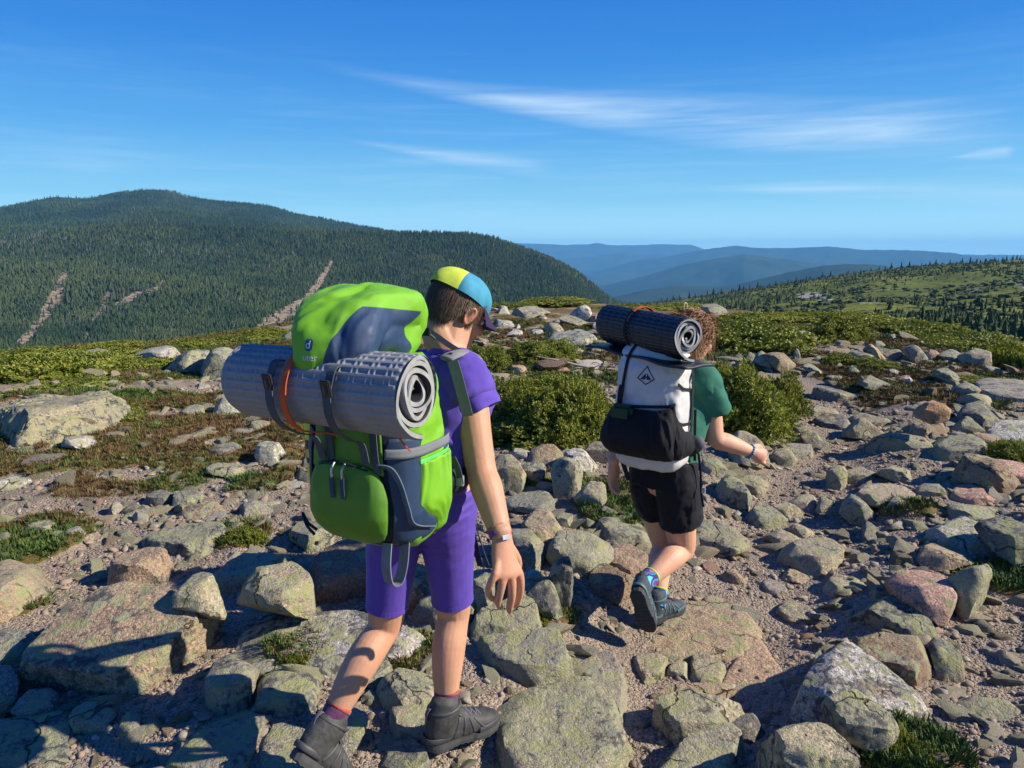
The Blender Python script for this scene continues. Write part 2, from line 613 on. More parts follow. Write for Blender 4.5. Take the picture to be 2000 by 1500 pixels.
SLIDES = [[(124, 540, 8), (112, 575, 13), (85, 620, 11), (48, 665, 10), (5, 708, 12), (-30, 745, 14)],
          [(648, 510, 3), (628, 545, 6), (600, 585, 8), (565, 612, 15), (535, 632, 20), (500, 665, 20)],
          [(330, 535, 2), (305, 565, 7), (265, 577, 9), (225, 596, 5)],
          [(212, 575, 6), (202, 600, 6), (190, 618, 5)], [(175, 640, 6), (165, 665, 5)], [(188, 615, 4), (180, 630, 5)]]
bare_pink = np.maximum(near_line(ppx, ppy, SLIDES[0], 1), near_line(ppx, ppy, SLIDES[1], 1))
bare_grey = np.max([near_line(ppx, ppy, s, 1) for s in SLIDES[2:]], 0)
mat_mtn = forest_floor_material('forest_floor', (0.012, 0.020, 0.011), (0.022, 0.032, 0.014), (0.28, 0.21, 0.145))
mt = sheet('mountain', mX, mY, mZ, mat_mtn, bare=np.maximum(bare_pink, bare_grey * 0.62))

dX, dY, dZ, dU, dP = polar_slope('summit', SKY_DOME, 1250, 2300, 470, -700, 1150, 420, 110, 11, amp=14.0, ease=0.9, wave=12)
dpx, dpy = px_of(dX, dY, dZ)
dome_bare = np.max([near_line(dpx, dpy, l, 1) * .42 for l in ([(325, 373, 3), (345, 376, 4), (365, 384, 5)], [(283, 372, 3), (292, 374, 2)], [(500, 436, 2), (570, 440, 3)])], 0)
mat_dome = forest_floor_material('summit_forest', (0.016, 0.028, 0.014), (0.030, 0.046, 0.020), (0.30, 0.26, 0.22), scale=0.008)
sheet('mountain_summit', dX, dY, dZ, mat_dome, bare=dome_bare)

# right-hand alpine ridge
SKY_RIGHT = [(1000, 640), (1150, 600), (1250, 592), (1300, 588), (1380, 578), (1450, 566), (1500, 558), (1560, 548), (1620, 540), (1700, 529), (1760, 523), (1850, 516), (1920, 512), (2000, 506), (2200, 500), (2800, 490)]
rX, rY, rZ, rU, rP = polar_slope('ridge', SKY_RIGHT, 40, lambda p: 640 - 60 * sstep(p, 1300, 2000), lambda p: 700 + max(0, (p - 1500)) * 0.12, 1000, 2800, 460, 170, 23, amp=2.2, ease=0.42, wave=3)
rpx, rpy = px_of(rX, rY, rZ)


def ridge_material():
    m, T, b = mat_new('alpine_meadow')
    tc = T.n('ShaderNodeTexCoord').outputs['Object']
    n1, n2, n3 = T.noise(tc, 0.03, 5, 0.6), T.noise(tc, 0.35, 4, 0.65), T.noise(tc, 1.6, 3, 0.6)
    c = T.mix(T.step(n1, 0.38, 0.62), (0.105, 0.130, 0.026), (0.175, 0.185, 0.042))
    c = T.mix(T.step(n2, 0.52, 0.66), c, (0.028, 0.042, 0.012))
    c = T.mix(T.math('MULTIPLY', T.step(n3, 0.5, 0.7), 0.5), c, (0.05, 0.05, 0.02))
    a = T.n('ShaderNodeAttribute', attribute_name='bare').outputs['Fac']
    f = T.step(T.math('ADD', a, T.math('MULTIPLY', T.math('SUBTRACT', n3, 0.5), 1.3)), 0.45, 0.6)
    T.l(T.mix(f, c, (0.30, 0.28, 0.25)), b.inputs['Base Color'])
    b.inputs['Roughness'].default_value = 1.0
    b.inputs['Specular IOR Level'].default_value = 0.05
    bump(T, b, n2, 0.7, 0.6)
    return m


rock_bare = np.max([near_line(rpx, rpy, l, 1) * s for l, s in (([(1560, 580, 7), (1590, 577, 9), (1625, 588, 5)], .7), ([(1680, 592, 4), (1730, 588, 4)], .5), ([(1890, 562, 6), (1915, 570, 7)], .55), ([(1970, 548, 6), (2000, 560, 8)], .5),
                                                        ([(1800, 585, 3), (1830, 580, 3)], .5))], 0)
sheet('ridge', rX, rY, rZ, ridge_material(), bare=rock_bare)


# blue hills far off, each its own range
def hill(name, table, r, depth, base_z, seed, amp, mat):
    tx, ty = zip(*table)
    pxs = np.linspace(tx[0], tx[-1], 200)
    az = np.array([az_of(p, 500) for p in pxs])
    zc = CAM_H + r * np.tan(np.array([el_of(p, y) for p, y in zip(pxs, np.interp(pxs, tx, ty))]))
    u = np.linspace(-1, 1, 60)
    prof = np.where(u < 0, 1 - np.abs(u) ** 1.35, 1 - np.abs(u) ** 1.6)
    rr = r + u[:, None] * depth + 0 * az[None]
    X, Y = rr * np.sin(az)[None], rr * np.cos(az)[None]
    Z = base_z + (zc[None] - base_z) * prof[:, None]
    ridges = fbm2(X, Y, 1 / (depth * 0.35), 5, seed)
    Z = Z + amp * ridges * (1 - np.exp(-((u / 0.22) ** 2)))[:, None] * (1 - np.abs(u) ** 4)[:, None] + amp * 0.12 * fbm2(X, Y, 1 / (depth * 0.06), 3, seed + 1)
    return sheet(name, X, Y, Z, mat)


mat_hill = forest_floor_material('far_forest', (0.022, 0.036, 0.020), (0.040, 0.055, 0.026), (0.3, 0.26, 0.2), scale=0.003)
VZ = -330.0
hill('hills', [(1000, 640), (1190, 584), (1260, 567), (1330, 557), (1400, 560), (1440, 556), (1500, 542), (1560, 528), (1610, 518), (1650, 516), (1700, 516), (1735, 520), (1800, 545), (1900, 590)], 3900, 900, VZ, 51, 25, mat_hill)
hill('hills.001', [(1080, 600), (1200, 556), (1270, 537), (1330, 518), (1380, 508), (1430, 500), (1455, 496), (1475, 499), (1520, 505), (1560, 510), (1600, 519), (1700, 545), (1850, 600)], 6600, 1300, VZ, 52, 60, mat_hill)
hill('hills.002', [(1150, 535), (1250, 508), (1310, 500), (1375, 487), (1400, 484), (1440, 480), (1470, 484), (1520, 485), (1580, 483), (1620, 481), (1650, 485), (1690, 488), (1730, 488), (1790, 489), (1850, 493), (1905, 501), (1950, 507), (2050, 530)], 9800, 1500, VZ, 53, 80, mat_hill)
hill('hills.003', [(700, 500), (900, 478), (1010, 475), (1100, 478), (1150, 477), (1165, 474), (1185, 478), (1240, 479), (1290, 477), (1350, 478), (1380, 489), (1480, 485), (1550, 484), (1640, 490), (1800, 497), (2300, 500)], 13800, 1500, VZ, 54, 110, mat_hill)
hill('hills.004', [(900, 520), (1080, 508), (1170, 500), (1220, 492), (1260, 499), (1330, 505), (1400, 520)], 11600, 900, VZ, 57, 60, mat_hill)
# valley floor, wide enough to reach the haze at the horizon
va = np.linspace(-math.pi, math.pi, 145)
vr = np.concatenate([[1.0], np.geomspace(150, 15500, 60)])
VR, VA = np.meshgrid(vr, va, indexing='ij')
VX, VY = VR * np.sin(VA), VR * np.cos(VA)
VZZ = VZ - 20 + 40 * fbm2(VX, VY, 1 / 1500, 4, 61)
VZZ = VZZ + sstep(VR, 1200, 100) * (VZ * -1 - 120)
sheet('valley_floor', VX, VY, VZZ, mat_hill)

# ------------------------------------------------------------------ haze
hz = mesh_np('haze', [(x, y, z) for z in (VZ - 80, 262) for y in (-15800, 15800) for x in (-15800, 15800)],
             [(0, 2, 3, 1), (4, 5, 7, 6), (0, 1, 5, 4), (2, 6, 7, 3), (0, 4, 6, 2), (1, 3, 7, 5)])
hm = bpy.data.materials.new('haze'); hm.use_nodes = True
T = NT(hm.node_tree)
pv = T.n('ShaderNodeVolumePrincipled', i_Density=0.000082, i_Anisotropy=0.0)
pv.inputs['Color'].default_value = (0.19, 0.56, 1.0, 1)
T.l(pv.outputs[0], T.n('ShaderNodeOutputMaterial').inputs['Volume'])
tag(link('haze', hz, hm, smooth=False), kind='stuff')
# ------------------------------------------------------------------ forest on the far slopes
def conifer(seed, h=1.0, w=0.2, tiers=6, seg=7):
    rg = random.Random(seed)
    V, F = [], []

    def add(vs, fs):
        o = len(V); V.extend(vs); F.extend([tuple(i + o for i in f) for f in fs])
    add([(0.018 * math.cos(a), 0.018 * math.sin(a), z) for z in (0, h * .5) for a in (0, 2.1, 4.2)], [(0, 1, 4, 3), (1, 2, 5, 4), (2, 0, 3, 5)])
    for k in range(tiers):
        t = k / tiers
        z0 = h * (0.06 + 0.84 * t)
        z1 = min(h, z0 + h * 0.30 * (1 - 0.35 * t))
        rad = w * (1 - t) ** 0.85 + 0.02
        off = rg.random() * 6.28
        ring = []
        for s in range(seg):
            a = off + s * 2 * math.pi / seg
            rr = rad * (0.6 + 0.65 * rg.random())
            ring.append((rr * math.cos(a), rr * math.sin(a), z0 - 0.03 * h * rg.random()))
        add(ring + [(0.015 * rg.uniform(-1, 1), 0.015 * rg.uniform(-1, 1), z1)], [(s, (s + 1) % seg, seg) for s in range(seg)])
    return mesh_np('conifer', V, F)


def snag(seed):
    rg = random.Random(seed)
    V, F = [], []

    def stick(a, b, r):
        a, b = Vector(a), Vector(b)
        d = (b - a).normalized(); s = d.orthogonal().normalized(); t = d.cross(s)
        o = len(V)
        for p, q in ((a, r), (b, r * .4)):
            for k in range(3):
                an = k * 2.094
                V.append(tuple(p + (s * math.cos(an) + t * math.sin(an)) * q))
        F.extend([(o, o + 1, o + 4, o + 3), (o + 1, o + 2, o + 5, o + 4), (o + 2, o, o + 3, o + 5)])
    stick((0, 0, 0), (0.02, 0, 1), 0.022)
    for k in range(7):
        z = rg.uniform(.3, .9); a = rg.random() * 6.28; l = 0.16 * (1.1 - z)
        stick((0.01, 0, z), (l * math.cos(a), l * math.sin(a), z - 0.03), 0.009)
    return mesh_np('snag', V, F)


def foliage_material(name, cols, rough=0.7, hue=0.0, island=True, trans=0.0, tintable=False):
    m, T, b = mat_new(name)
    info = T.n('ShaderNodeObjectInfo').outputs['Random']
    ramp = T.n('ShaderNodeValToRGB')
    e = ramp.color_ramp.elements
    e[0].color, e[1].color = (*cols[0], 1), (*cols[-1], 1)
    for k, c in enumerate(cols[1:-1]):
        q = e.new((k + 1) / (len(cols) - 1)); q.color = (*c, 1)
    if tintable:
        tn = T.n('ShaderNodeAttribute', attribute_type='INSTANCER', attribute_name='tint').outputs['Fac']
        T.l(T.math('ADD', T.math('MULTIPLY', info, .45), T.math('MULTIPLY', tn, .55)), ramp.inputs[0])
    elif island:
        geo = T.n('ShaderNodeNewGeometry').outputs['Random Per Island']
        tc = T.n('ShaderNodeTexCoord').outputs['Object']
        f = T.math('ADD', T.math('MULTIPLY', geo, 0.6), T.math('MULTIPLY', T.step(T.noise(tc, 3.0, 3), .3, .7), 0.4))
        T.l(f, ramp.inputs[0])
    else:
        T.l(info, ramp.inputs[0])
    T.l(ramp.outputs[0], b.inputs['Base Color'])
    b.inputs['Roughness'].default_value = rough
    b.inputs['Specular IOR Level'].default_value = 0.25
    if trans:
        tr = T.n('ShaderNodeBsdfTranslucent')
        T.l(T.mix(1.0, ramp.outputs[0], (1.0, 0.95, 0.45), 'MULTIPLY'), tr.inputs[0])
        mx = T.n('ShaderNodeMixShader', i_0=trans)
        T.l(b.outputs[0], mx.inputs[1]); T.l(tr.outputs[0], mx.inputs[2])
        out = [n for n in T.t.nodes if n.type == 'OUTPUT_MATERIAL'][0]
        T.l(mx.outputs[0], out.inputs[0])
    return m


rng = np.random.default_rng(7)
m_spruce = foliage_material('spruce_needles', [(0.008, 0.023, 0.007), (0.018, 0.037, 0.010), (0.042, 0.062, 0.016), (0.075, 0.092, 0.030)], 0.9, tintable=True)
m_snag = foliage_material('dead_wood', [(0.16, 0.15, 0.14), (0.30, 0.28, 0.26)], 0.9, island=False)
m_scrub = foliage_material('scrub_needles', [(0.028, 0.044, 0.012), (0.050, 0.068, 0.016), (0.085, 0.100, 0.024)], 0.9, island=False)
tree_src = [(conifer(k, 1.0, 0.16 + 0.02 * (k % 3), 6 + k % 2, 7), m_spruce) for k in range(4)] + [(snag(k), m_snag) for k in range(2)]


def grid_pick(X, Y, Z, u, na, nr):
    """points at random inside a polar sheet"""
    i = u * (X.shape[0] - 1.001); j = na * (X.shape[1] - 1.001)
    i0, j0 = i.astype(int), j.astype(int)
    f, g = i - i0, j - j0
    lerp = lambda A: (A[i0, j0] * (1 - f) * (1 - g) + A[i0 + 1, j0] * f * (1 - g) + A[i0, j0 + 1] * (1 - f) * g + A[i0 + 1, j0 + 1] * f * g)
    return lerp(X), lerp(Y), lerp(Z), i0, j0


def plant_forest(name, X, Y, Z, n, umax, hmin, hmax, bare, snag_noise, pxlo, pxhi, pylo=None, keep=None):
    u, a = rng.random(n) * umax, rng.random(n)
    x, y, z, i, j = grid_pick(X, Y, Z, u, a, None)
    px, py = px_of(x, y, z)
    k = (px > pxlo) & (px < pxhi) & (bare[i, j] < 0.10 + 1.05 * rng.random(n) ** 1.6)
    if pylo is not None: k &= py < pylo
    if keep is not None: k &= keep(x, y, px, py)
    x, y, z, px, py = x[k], y[k], z[k], px[k], py[k]
    m = len(x)
    s = (hmin + (hmax - hmin) * rng.random(m) ** 1.3) * (0.82 + 0.36 * sstep(fbm2(x, y, 1 / 60, 3, 77), -.4, .4))
    sn = snag_noise(x, y, px, py)
    idx = np.where(rng.random(m) < sn, 4 + rng.integers(0, 2, m), rng.integers(0, 4, m))
    rot = np.stack([rng.normal(0, .05, m), rng.normal(0, .05, m), rng.random(m) * 6.28], 1)
    scl = np.stack([s * (0.9 + 0.9 * rng.random(m)), s * (0.9 + 0.9 * rng.random(m)), s], 1)
    tint = np.clip(.5 + 1.1 * fbm2(x, y, 1 / 130, 4, 58) + .5 * fbm2(x, y, 1 / 25, 2, 59), 0, 1)
    return scatter(name, np.stack([x, y, z - 0.3], 1), rot, scl, idx, tree_src, tint=tint)


def sn_main(x, y, px, py):
    n = fbm2(x, y, 1 / 70, 4, 91)
    a = sstep(n, 0.05, 0.45) * 0.16 + 0.01
    top = np.exp(-((py - 485 - (px - 250) * 0.06) / 30) ** 2) * sstep(px, 640, 420) * 0.22
    return a + top


plant_forest('forest', mX, mY, mZ, 120000, 0.83, 2.6, 6.2, np.maximum(bare_pink, bare_grey), sn_main, -260, 1290, 735)
plant_forest('forest.001', dX, dY, dZ, 40000, 0.84, 4.5, 8, dome_bare, lambda x, y, px, py: 0.03 + 0 * x, -260, 1000, 480)


def ridge_keep(x, y, px, py):
    n = fbm2(x, y, 1 / 38, 4, 15)
    lower_dark = np.exp(-((py - 640 - (px - 1900) * 0.02) / 36) ** 2) * sstep(px, 1620, 1800)
    top = sstep(rsky(px) + 26 + (1 - sstep(px, 1250, 1900)) * 34 - py, -12, 22)
    left = sstep(px, 1480, 1250)
    p = np.maximum(np.maximum(top * 0.9, lower_dark * 0.9), left)
    return rng.random(len(x)) < np.clip(p * 0.42 + 0.07 * sstep(n, 0.15, 0.4), 0, 1)


def rsky(px):
    return np.interp(px, [a for a, b in SKY_RIGHT], [b for a, b in SKY_RIGHT])


plant_forest('forest.002', rX, rY, rZ, 42000, 0.84, 1.1, 2.9, np.clip(rock_bare, 0, 1), lambda x, y, px, py: 0.05 + 0 * x, 1120, 2200, 700, ridge_keep)
# low scrub of the meadow
def scrub(seed):
    rg = random.Random(seed)
    bm = bmesh.new()
    bmesh.ops.create_icosphere(bm, subdivisions=2, radius=1.0)
    for v in bm.verts:
        v.co *= 0.72 + 0.55 * rg.random()
        v.co.z = v.co.z * 0.5 + 0.25
    me = bpy.data.meshes.new('scrub'); bm.to_mesh(me); bm.free()
    return me


u, a = rng.random(22000) * 0.83, rng.random(22000)
x, y, z, i, j = grid_pick(rX, rY, rZ, u, a, None)
px, py = px_of(x, y, z)
k = (px > 1180) & (px < 2150) & (py < 720) & (fbm2(x, y, 1 / 22, 4, 99) + 0.4 * rng.normal(0, .3, len(x)) > 0.0)
x, y, z = x[k], y[k], z[k]
scatter('scrub', np.stack([x, y, z], 1), np.stack([0 * x, 0 * x, rng.random(len(x)) * 6.28], 1), 0.35 + 1.0 * rng.random(len(x)) ** 2, rng.integers(0, 3, len(x)), [(scrub(k), m_scrub) for k in range(3)])

# single spruces standing out on the right-hand ridge
spruce_me = [conifer(20 + k, 1.0, 0.15 + 0.03 * k, 8, 9) for k in range(3)]


def tree_thing(px, py_foot, h, k, label, group):
    # foot on the ridge where the sight line meets it
    d = ray(px, py_foot)
    j = int(np.clip(np.interp(px, rP, np.arange(len(rP))), 0, len(rP) - 1))
    col = np.stack([rX[:, j], rY[:, j], rZ[:, j]], 1)
    e = np.arctan2(col[:, 2] - CAM_H, np.hypot(col[:, 0], col[:, 1]))
    ii = int(np.argmin(np.abs(e[:140] - el_of(px, py_foot))))
    p = col[ii]
    t = empty('spruce_tree', tuple(p))
    tag(t, label, 'tree', group)
    cr = link('crown', spruce_me[k % 3], m_spruce, t, smooth=False)
    cr.scale = (h * 1.1, h * 1.1, h)
    tr = link('trunk', TRUNK, m_bark, t)
    tr.scale = (h * .9, h * .9, h * .5)
    return t


m_bark, _T, _b = mat_new('bark')
_b.inputs['Base Color'].default_value = (0.10, 0.075, 0.055, 1)
_b.inputs['Roughness'].default_value = 0.95
TRUNK = mesh_np('trunk', [(0.03 * math.cos(a) * (1.2 - z), 0.03 * math.sin(a) * (1.2 - z), z - .1) for z in (0, 1) for a in np.linspace(0, 2 * math.pi, 7)[:-1]], [(k, (k + 1) % 6, (k + 1) % 6 + 6, k + 6) for k in range(6)])
for k in range(46):
    rg = random.Random(500 + k)
    px = 1290 + k * 15.6 + rg.uniform(-7, 7)
    tree_thing(px, float(rsky(px)) + rg.uniform(-2, 5), rg.uniform(3.2, 6.2) * (1.15 if k < 14 else 0.85), k, 'small dark spruce standing on the skyline of the right-hand ridge', 'spruces along the skyline of the ridge')
tree_thing(1748, 606, 3.0, 1, 'lone dark spruce pair of tops in the open meadow of the ridge', None)
# ------------------------------------------------------------------ rocks
def granite_material():
    m, T, b = mat_new('granite')
    oi = T.n('ShaderNodeObjectInfo')
    tc = T.n('ShaderNodeTexCoord').outputs['Object']
    off = T.n('ShaderNodeVectorMath', operation='MULTIPLY_ADD')
    cmb = T.n('ShaderNodeCombineXYZ')
    for k, f in enumerate((31.0, 57.0, 83.0)):
        T.l(T.math('MULTIPLY', oi.outputs['Random'], f), cmb.inputs[k])
    T.l(tc, off.inputs[0]); off.inputs[1].default_value = (1, 1, 1); T.l(cmb.outputs[0], off.inputs[2])
    p = off.outputs[0]
    lich = T.n('ShaderNodeAttribute', attribute_type='OBJECT', attribute_name='lichen').outputs['Fac']
    blk = T.n('ShaderNodeAttribute', attribute_type='OBJECT', attribute_name='crust').outputs['Fac']
    base = oi.outputs['Color']
    n_big, n_mid, n_fin, n_gr = T.noise(p, 2.2, 4), T.noise(p, 9, 5, 0.62), T.noise(p, 42, 4, 0.7), T.noise(p, 190, 3, 0.8)
    c = T.mix(T.step(n_big, 0.34, 0.66), T.mix(1.0, base, (0.74, 0.72, 0.70), 'MULTIPLY'), T.mix(1.0, base, (1.2, 1.14, 1.06), 'MULTIPLY'))
    # crystals: pale feldspar and dark mica grains
    v = T.n('ShaderNodeTexVoronoi', i_Scale=150.0); T.l(p, v.inputs['Vector'])
    sc = T.n('ShaderNodeSeparateColor'); T.l(v.outputs['Color'], sc.inputs[0])
    c = T.mix(T.math('MULTIPLY', T.step(sc.outputs[0], 0.70, 0.80), 0.55), c, (0.10, 0.095, 0.09))
    c = T.mix(T.math('MULTIPLY', T.step(sc.outputs[1], 0.66, 0.8), 0.5), c, T.mix(1.0, base, (1.7, 1.65, 1.6), 'MULTIPLY'))
    c = T.mix(T.math('MULTIPLY', T.step(n_mid, 0.55, 0.68), 0.45), c, (0.12, 0.11, 0.095))
    # grey film, black crust, then map lichen in yellow-green spots
    geo = T.n('ShaderNodeNewGeometry')
    sepn = T.n('ShaderNodeSeparateXYZ'); T.l(geo.outputs['Normal'], sepn.inputs[0])
    up = T.math('MULTIPLY_ADD', sepn.outputs[2], 0.14, -0.03)
    film = T.step(T.math('ADD', T.math('ADD', T.math('MULTIPLY', n_big, 0.5), T.math('MULTIPLY', n_fin, 0.5)), T.math('MULTIPLY', lich, 0.15)), 0.52, 0.66)
    c = T.mix(T.math('MULTIPLY', film, 0.6), c, (0.245, 0.232, 0.160))
    nb = T.math('ADD', T.math('ADD', T.math('MULTIPLY', n_mid, 0.62), T.math('MULTIPLY', n_fin, 0.38)), T.math('MULTIPLY_ADD', blk, 0.22, 0.025))
    c = T.mix(T.math('MULTIPLY', T.step(nb, 0.60, 0.68), 0.85), c, T.mix(n_gr, (0.035, 0.036, 0.036), (0.11, 0.105, 0.10)))
    wv = T.n('ShaderNodeVectorMath', operation='MULTIPLY_ADD')
    nv = T.n('ShaderNodeTexNoise', i_Scale=26.0, i_Detail=4.0); T.l(p, nv.inputs['Vector'])
    T.l(nv.outputs['Color'], wv.inputs[0]); wv.inputs[1].default_value = (0.05, 0.05, 0.05); T.l(p, wv.inputs[2])
    wv2 = T.n('ShaderNodeVectorMath', operation='MULTIPLY_ADD')
    nv2 = T.n('ShaderNodeTexNoise', i_Scale=7.0, i_Detail=5.0); T.l(p, nv2.inputs['Vector'])
    T.l(nv2.outputs['Color'], wv2.inputs[0]); wv2.inputs[1].default_value = (0.22, 0.22, 0.22); T.l(p, wv2.inputs[2])
    spot = 0
    for s, wgt in ((13.0, 1.0), (34.0, 0.8)):
        vo = T.n('ShaderNodeTexVoronoi', i_Scale=s, i_Randomness=1.0); T.l(wv.outputs[0], vo.inputs['Vector'])
        so = T.n('ShaderNodeSeparateColor'); T.l(vo.outputs['Color'], so.inputs[0])
        thr = T.math('ADD', T.math('MULTIPLY', lich, 0.95), T.math('ADD', T.math('MULTIPLY', T.math('SUBTRACT', n_big, 0.5), 1.3), up))
        on = T.step(T.math('SUBTRACT', thr, so.outputs[0]), 0.0, 0.06)
        rad = T.step(T.math('ADD', vo.outputs['Distance'], T.math('MULTIPLY', T.math('SUBTRACT', n_fin, 0.5), 0.5)), 0.40, 0.54, 1.0, 0.0)
        q = T.math('MULTIPLY', T.math('MULTIPLY', on, rad), wgt)
        spot = q if isinstance(spot, int) else T.math('MAXIMUM', spot, q)
    lc = T.mix(n_gr, (0.185, 0.185, 0.075), (0.43, 0.425, 0.19))
    lc = T.mix(T.step(n_mid, 0.4, 0.65), lc, T.mix(n_gr, (0.22, 0.22, 0.14), (0.38, 0.37, 0.26)))
    c = T.mix(T.math('MULTIPLY', spot, 0.85), c, lc)
    # a trace of rust
    c = T.mix(T.math('MULTIPLY', T.step(T.noise(p, 3.7, 5, 0.6), 0.60, 0.72), 0.45), c, (0.24, 0.125, 0.065))
    # hairline cracks, here and there
    vc = T.n('ShaderNodeTexVoronoi', feature='DISTANCE_TO_EDGE', i_Scale=3.4); T.l(wv2.outputs[0], vc.inputs['Vector'])
    crack = T.math('MULTIPLY', T.step(vc.outputs['Distance'], 0.004, 0.022, 1.0, 0.0), T.step(n_big, 0.50, 0.60))
    c = T.mix(T.math('MULTIPLY', crack, 0.8), c, (0.035, 0.03, 0.026))
    T.l(c, b.inputs['Base Color'])
    b.inputs['Roughness'].default_value = 0.9
    b.inputs['Specular IOR Level'].default_value = 0.22
    h = T.math('ADD', T.math('MULTIPLY', n_mid, 1.6), T.math('ADD', T.math('MULTIPLY', n_fin, 0.9), T.math('MULTIPLY', n_gr, 0.35)))
    h = T.math('ADD', h, T.math('MULTIPLY', spot, 0.12))
    bump(T, b, T.math('SUBTRACT', h, T.math('MULTIPLY', crack, 1.6)), 0.9, 0.022)
    return m


GRANITE = granite_material()
TONE = {'grey': (0.265, 0.245, 0.20), 'buff': (0.35, 0.295, 0.205), 'tan': (0.36, 0.26, 0.17), 'pink': (0.47, 0.285, 0.215), 'brown': (0.235, 0.155, 0.10),
        'white': (0.47, 0.445, 0.395), 'dark': (0.145, 0.138, 0.122), 'orange': (0.43, 0.245, 0.125)}
_ico = {}


def ico(sub):
    if sub not in _ico:
        bm = bmesh.new()
        bmesh.ops.create_icosphere(bm, subdivisions=sub, radius=1.0)
        _ico[sub] = (np.array([v.co[:] for v in bm.verts]), np.array([[v.index for v in f.verts] for f in bm.faces]))
        bm.free()
    return _ico[sub]


def hull2(pts):
    pts = sorted(set((float(a), float(b)) for a, b in pts))

    def half(ps):
        out = []
        for p in ps:
            while len(out) > 1 and (out[-1][0] - out[-2][0]) * (p[1] - out[-2][1]) - (out[-1][1] - out[-2][1]) * (p[0] - out[-2][0]) <= 0:
                out.pop()
            out.append(p)
        return out
    return half(pts)[:-1] + half(pts[::-1])[:-1]


def solid(planes, axes, sub, soft, seed, rough=1.0, chips=7, size=0.3):
    """a rock: rounded meeting of planes (n, d) about its middle, broken by chips and noise"""
    U, F = ico(sub)
    q = U * np.asarray(axes)[None]
    u = q / np.linalg.norm(q, axis=1, keepdims=True)
    acc = np.zeros(len(u))
    for n, d in planes:
        acc += np.maximum(u @ np.asarray(n) / max(d, 1e-3), 0) ** soft
    acc += 1e-30
    r = np.minimum(acc ** (-1.0 / soft), size * 4)
    P = u * r[:, None]
    rg = np.random.default_rng(seed)
    for _ in range(chips):
        n = rg.normal(size=3); n /= np.linalg.norm(n)
        if n[2] < -0.2: n[2] *= -1
        s = P @ n
        d = s.max() * rg.uniform(0.77, 0.97)
        P -= n[None] * (np.maximum(s - d, 0) * 0.94)[:, None]
    o = rg.uniform(0, 50, 3)
    f = fbm(P / size * 1.7 + o, 3, seed) * 0.060 + fbm(P / size * 5.2 + o, 4, seed + 5, 0.55) * 0.026
    rid = np.abs(fbm(P / size * 3.1 + o[::-1], 3, seed + 9))
    f = f - 0.03 * np.clip(0.16 - rid, 0, 1) / 0.16
    P = P + u * (f * size * rough)[:, None]
    return P, F


ROCKS = []          # (x, y, radius, short name, z top) of what already lies there


def rock_obj(name, P, F, loc, tone, lich, crust, label, group=None, cat='rock'):
    me = mesh_np(name, P, F)
    o = link(name, me, GRANITE)
    me.set_sharp_from_angle(angle=R(33))
    o.location = loc
    o.color = (*tone, 1)
    o['lichen'] = float(min(1.0, lich + .14))
    o['crust'] = float(crust)
    tag(o, label, cat, group)
    return o


def jitter(tone, seed):
    rg = random.Random(seed)
    k = rg.uniform(0.98, 1.28)
    return tuple(min(.7, c * k * rg.uniform(.96, 1.04)) for c in tone)


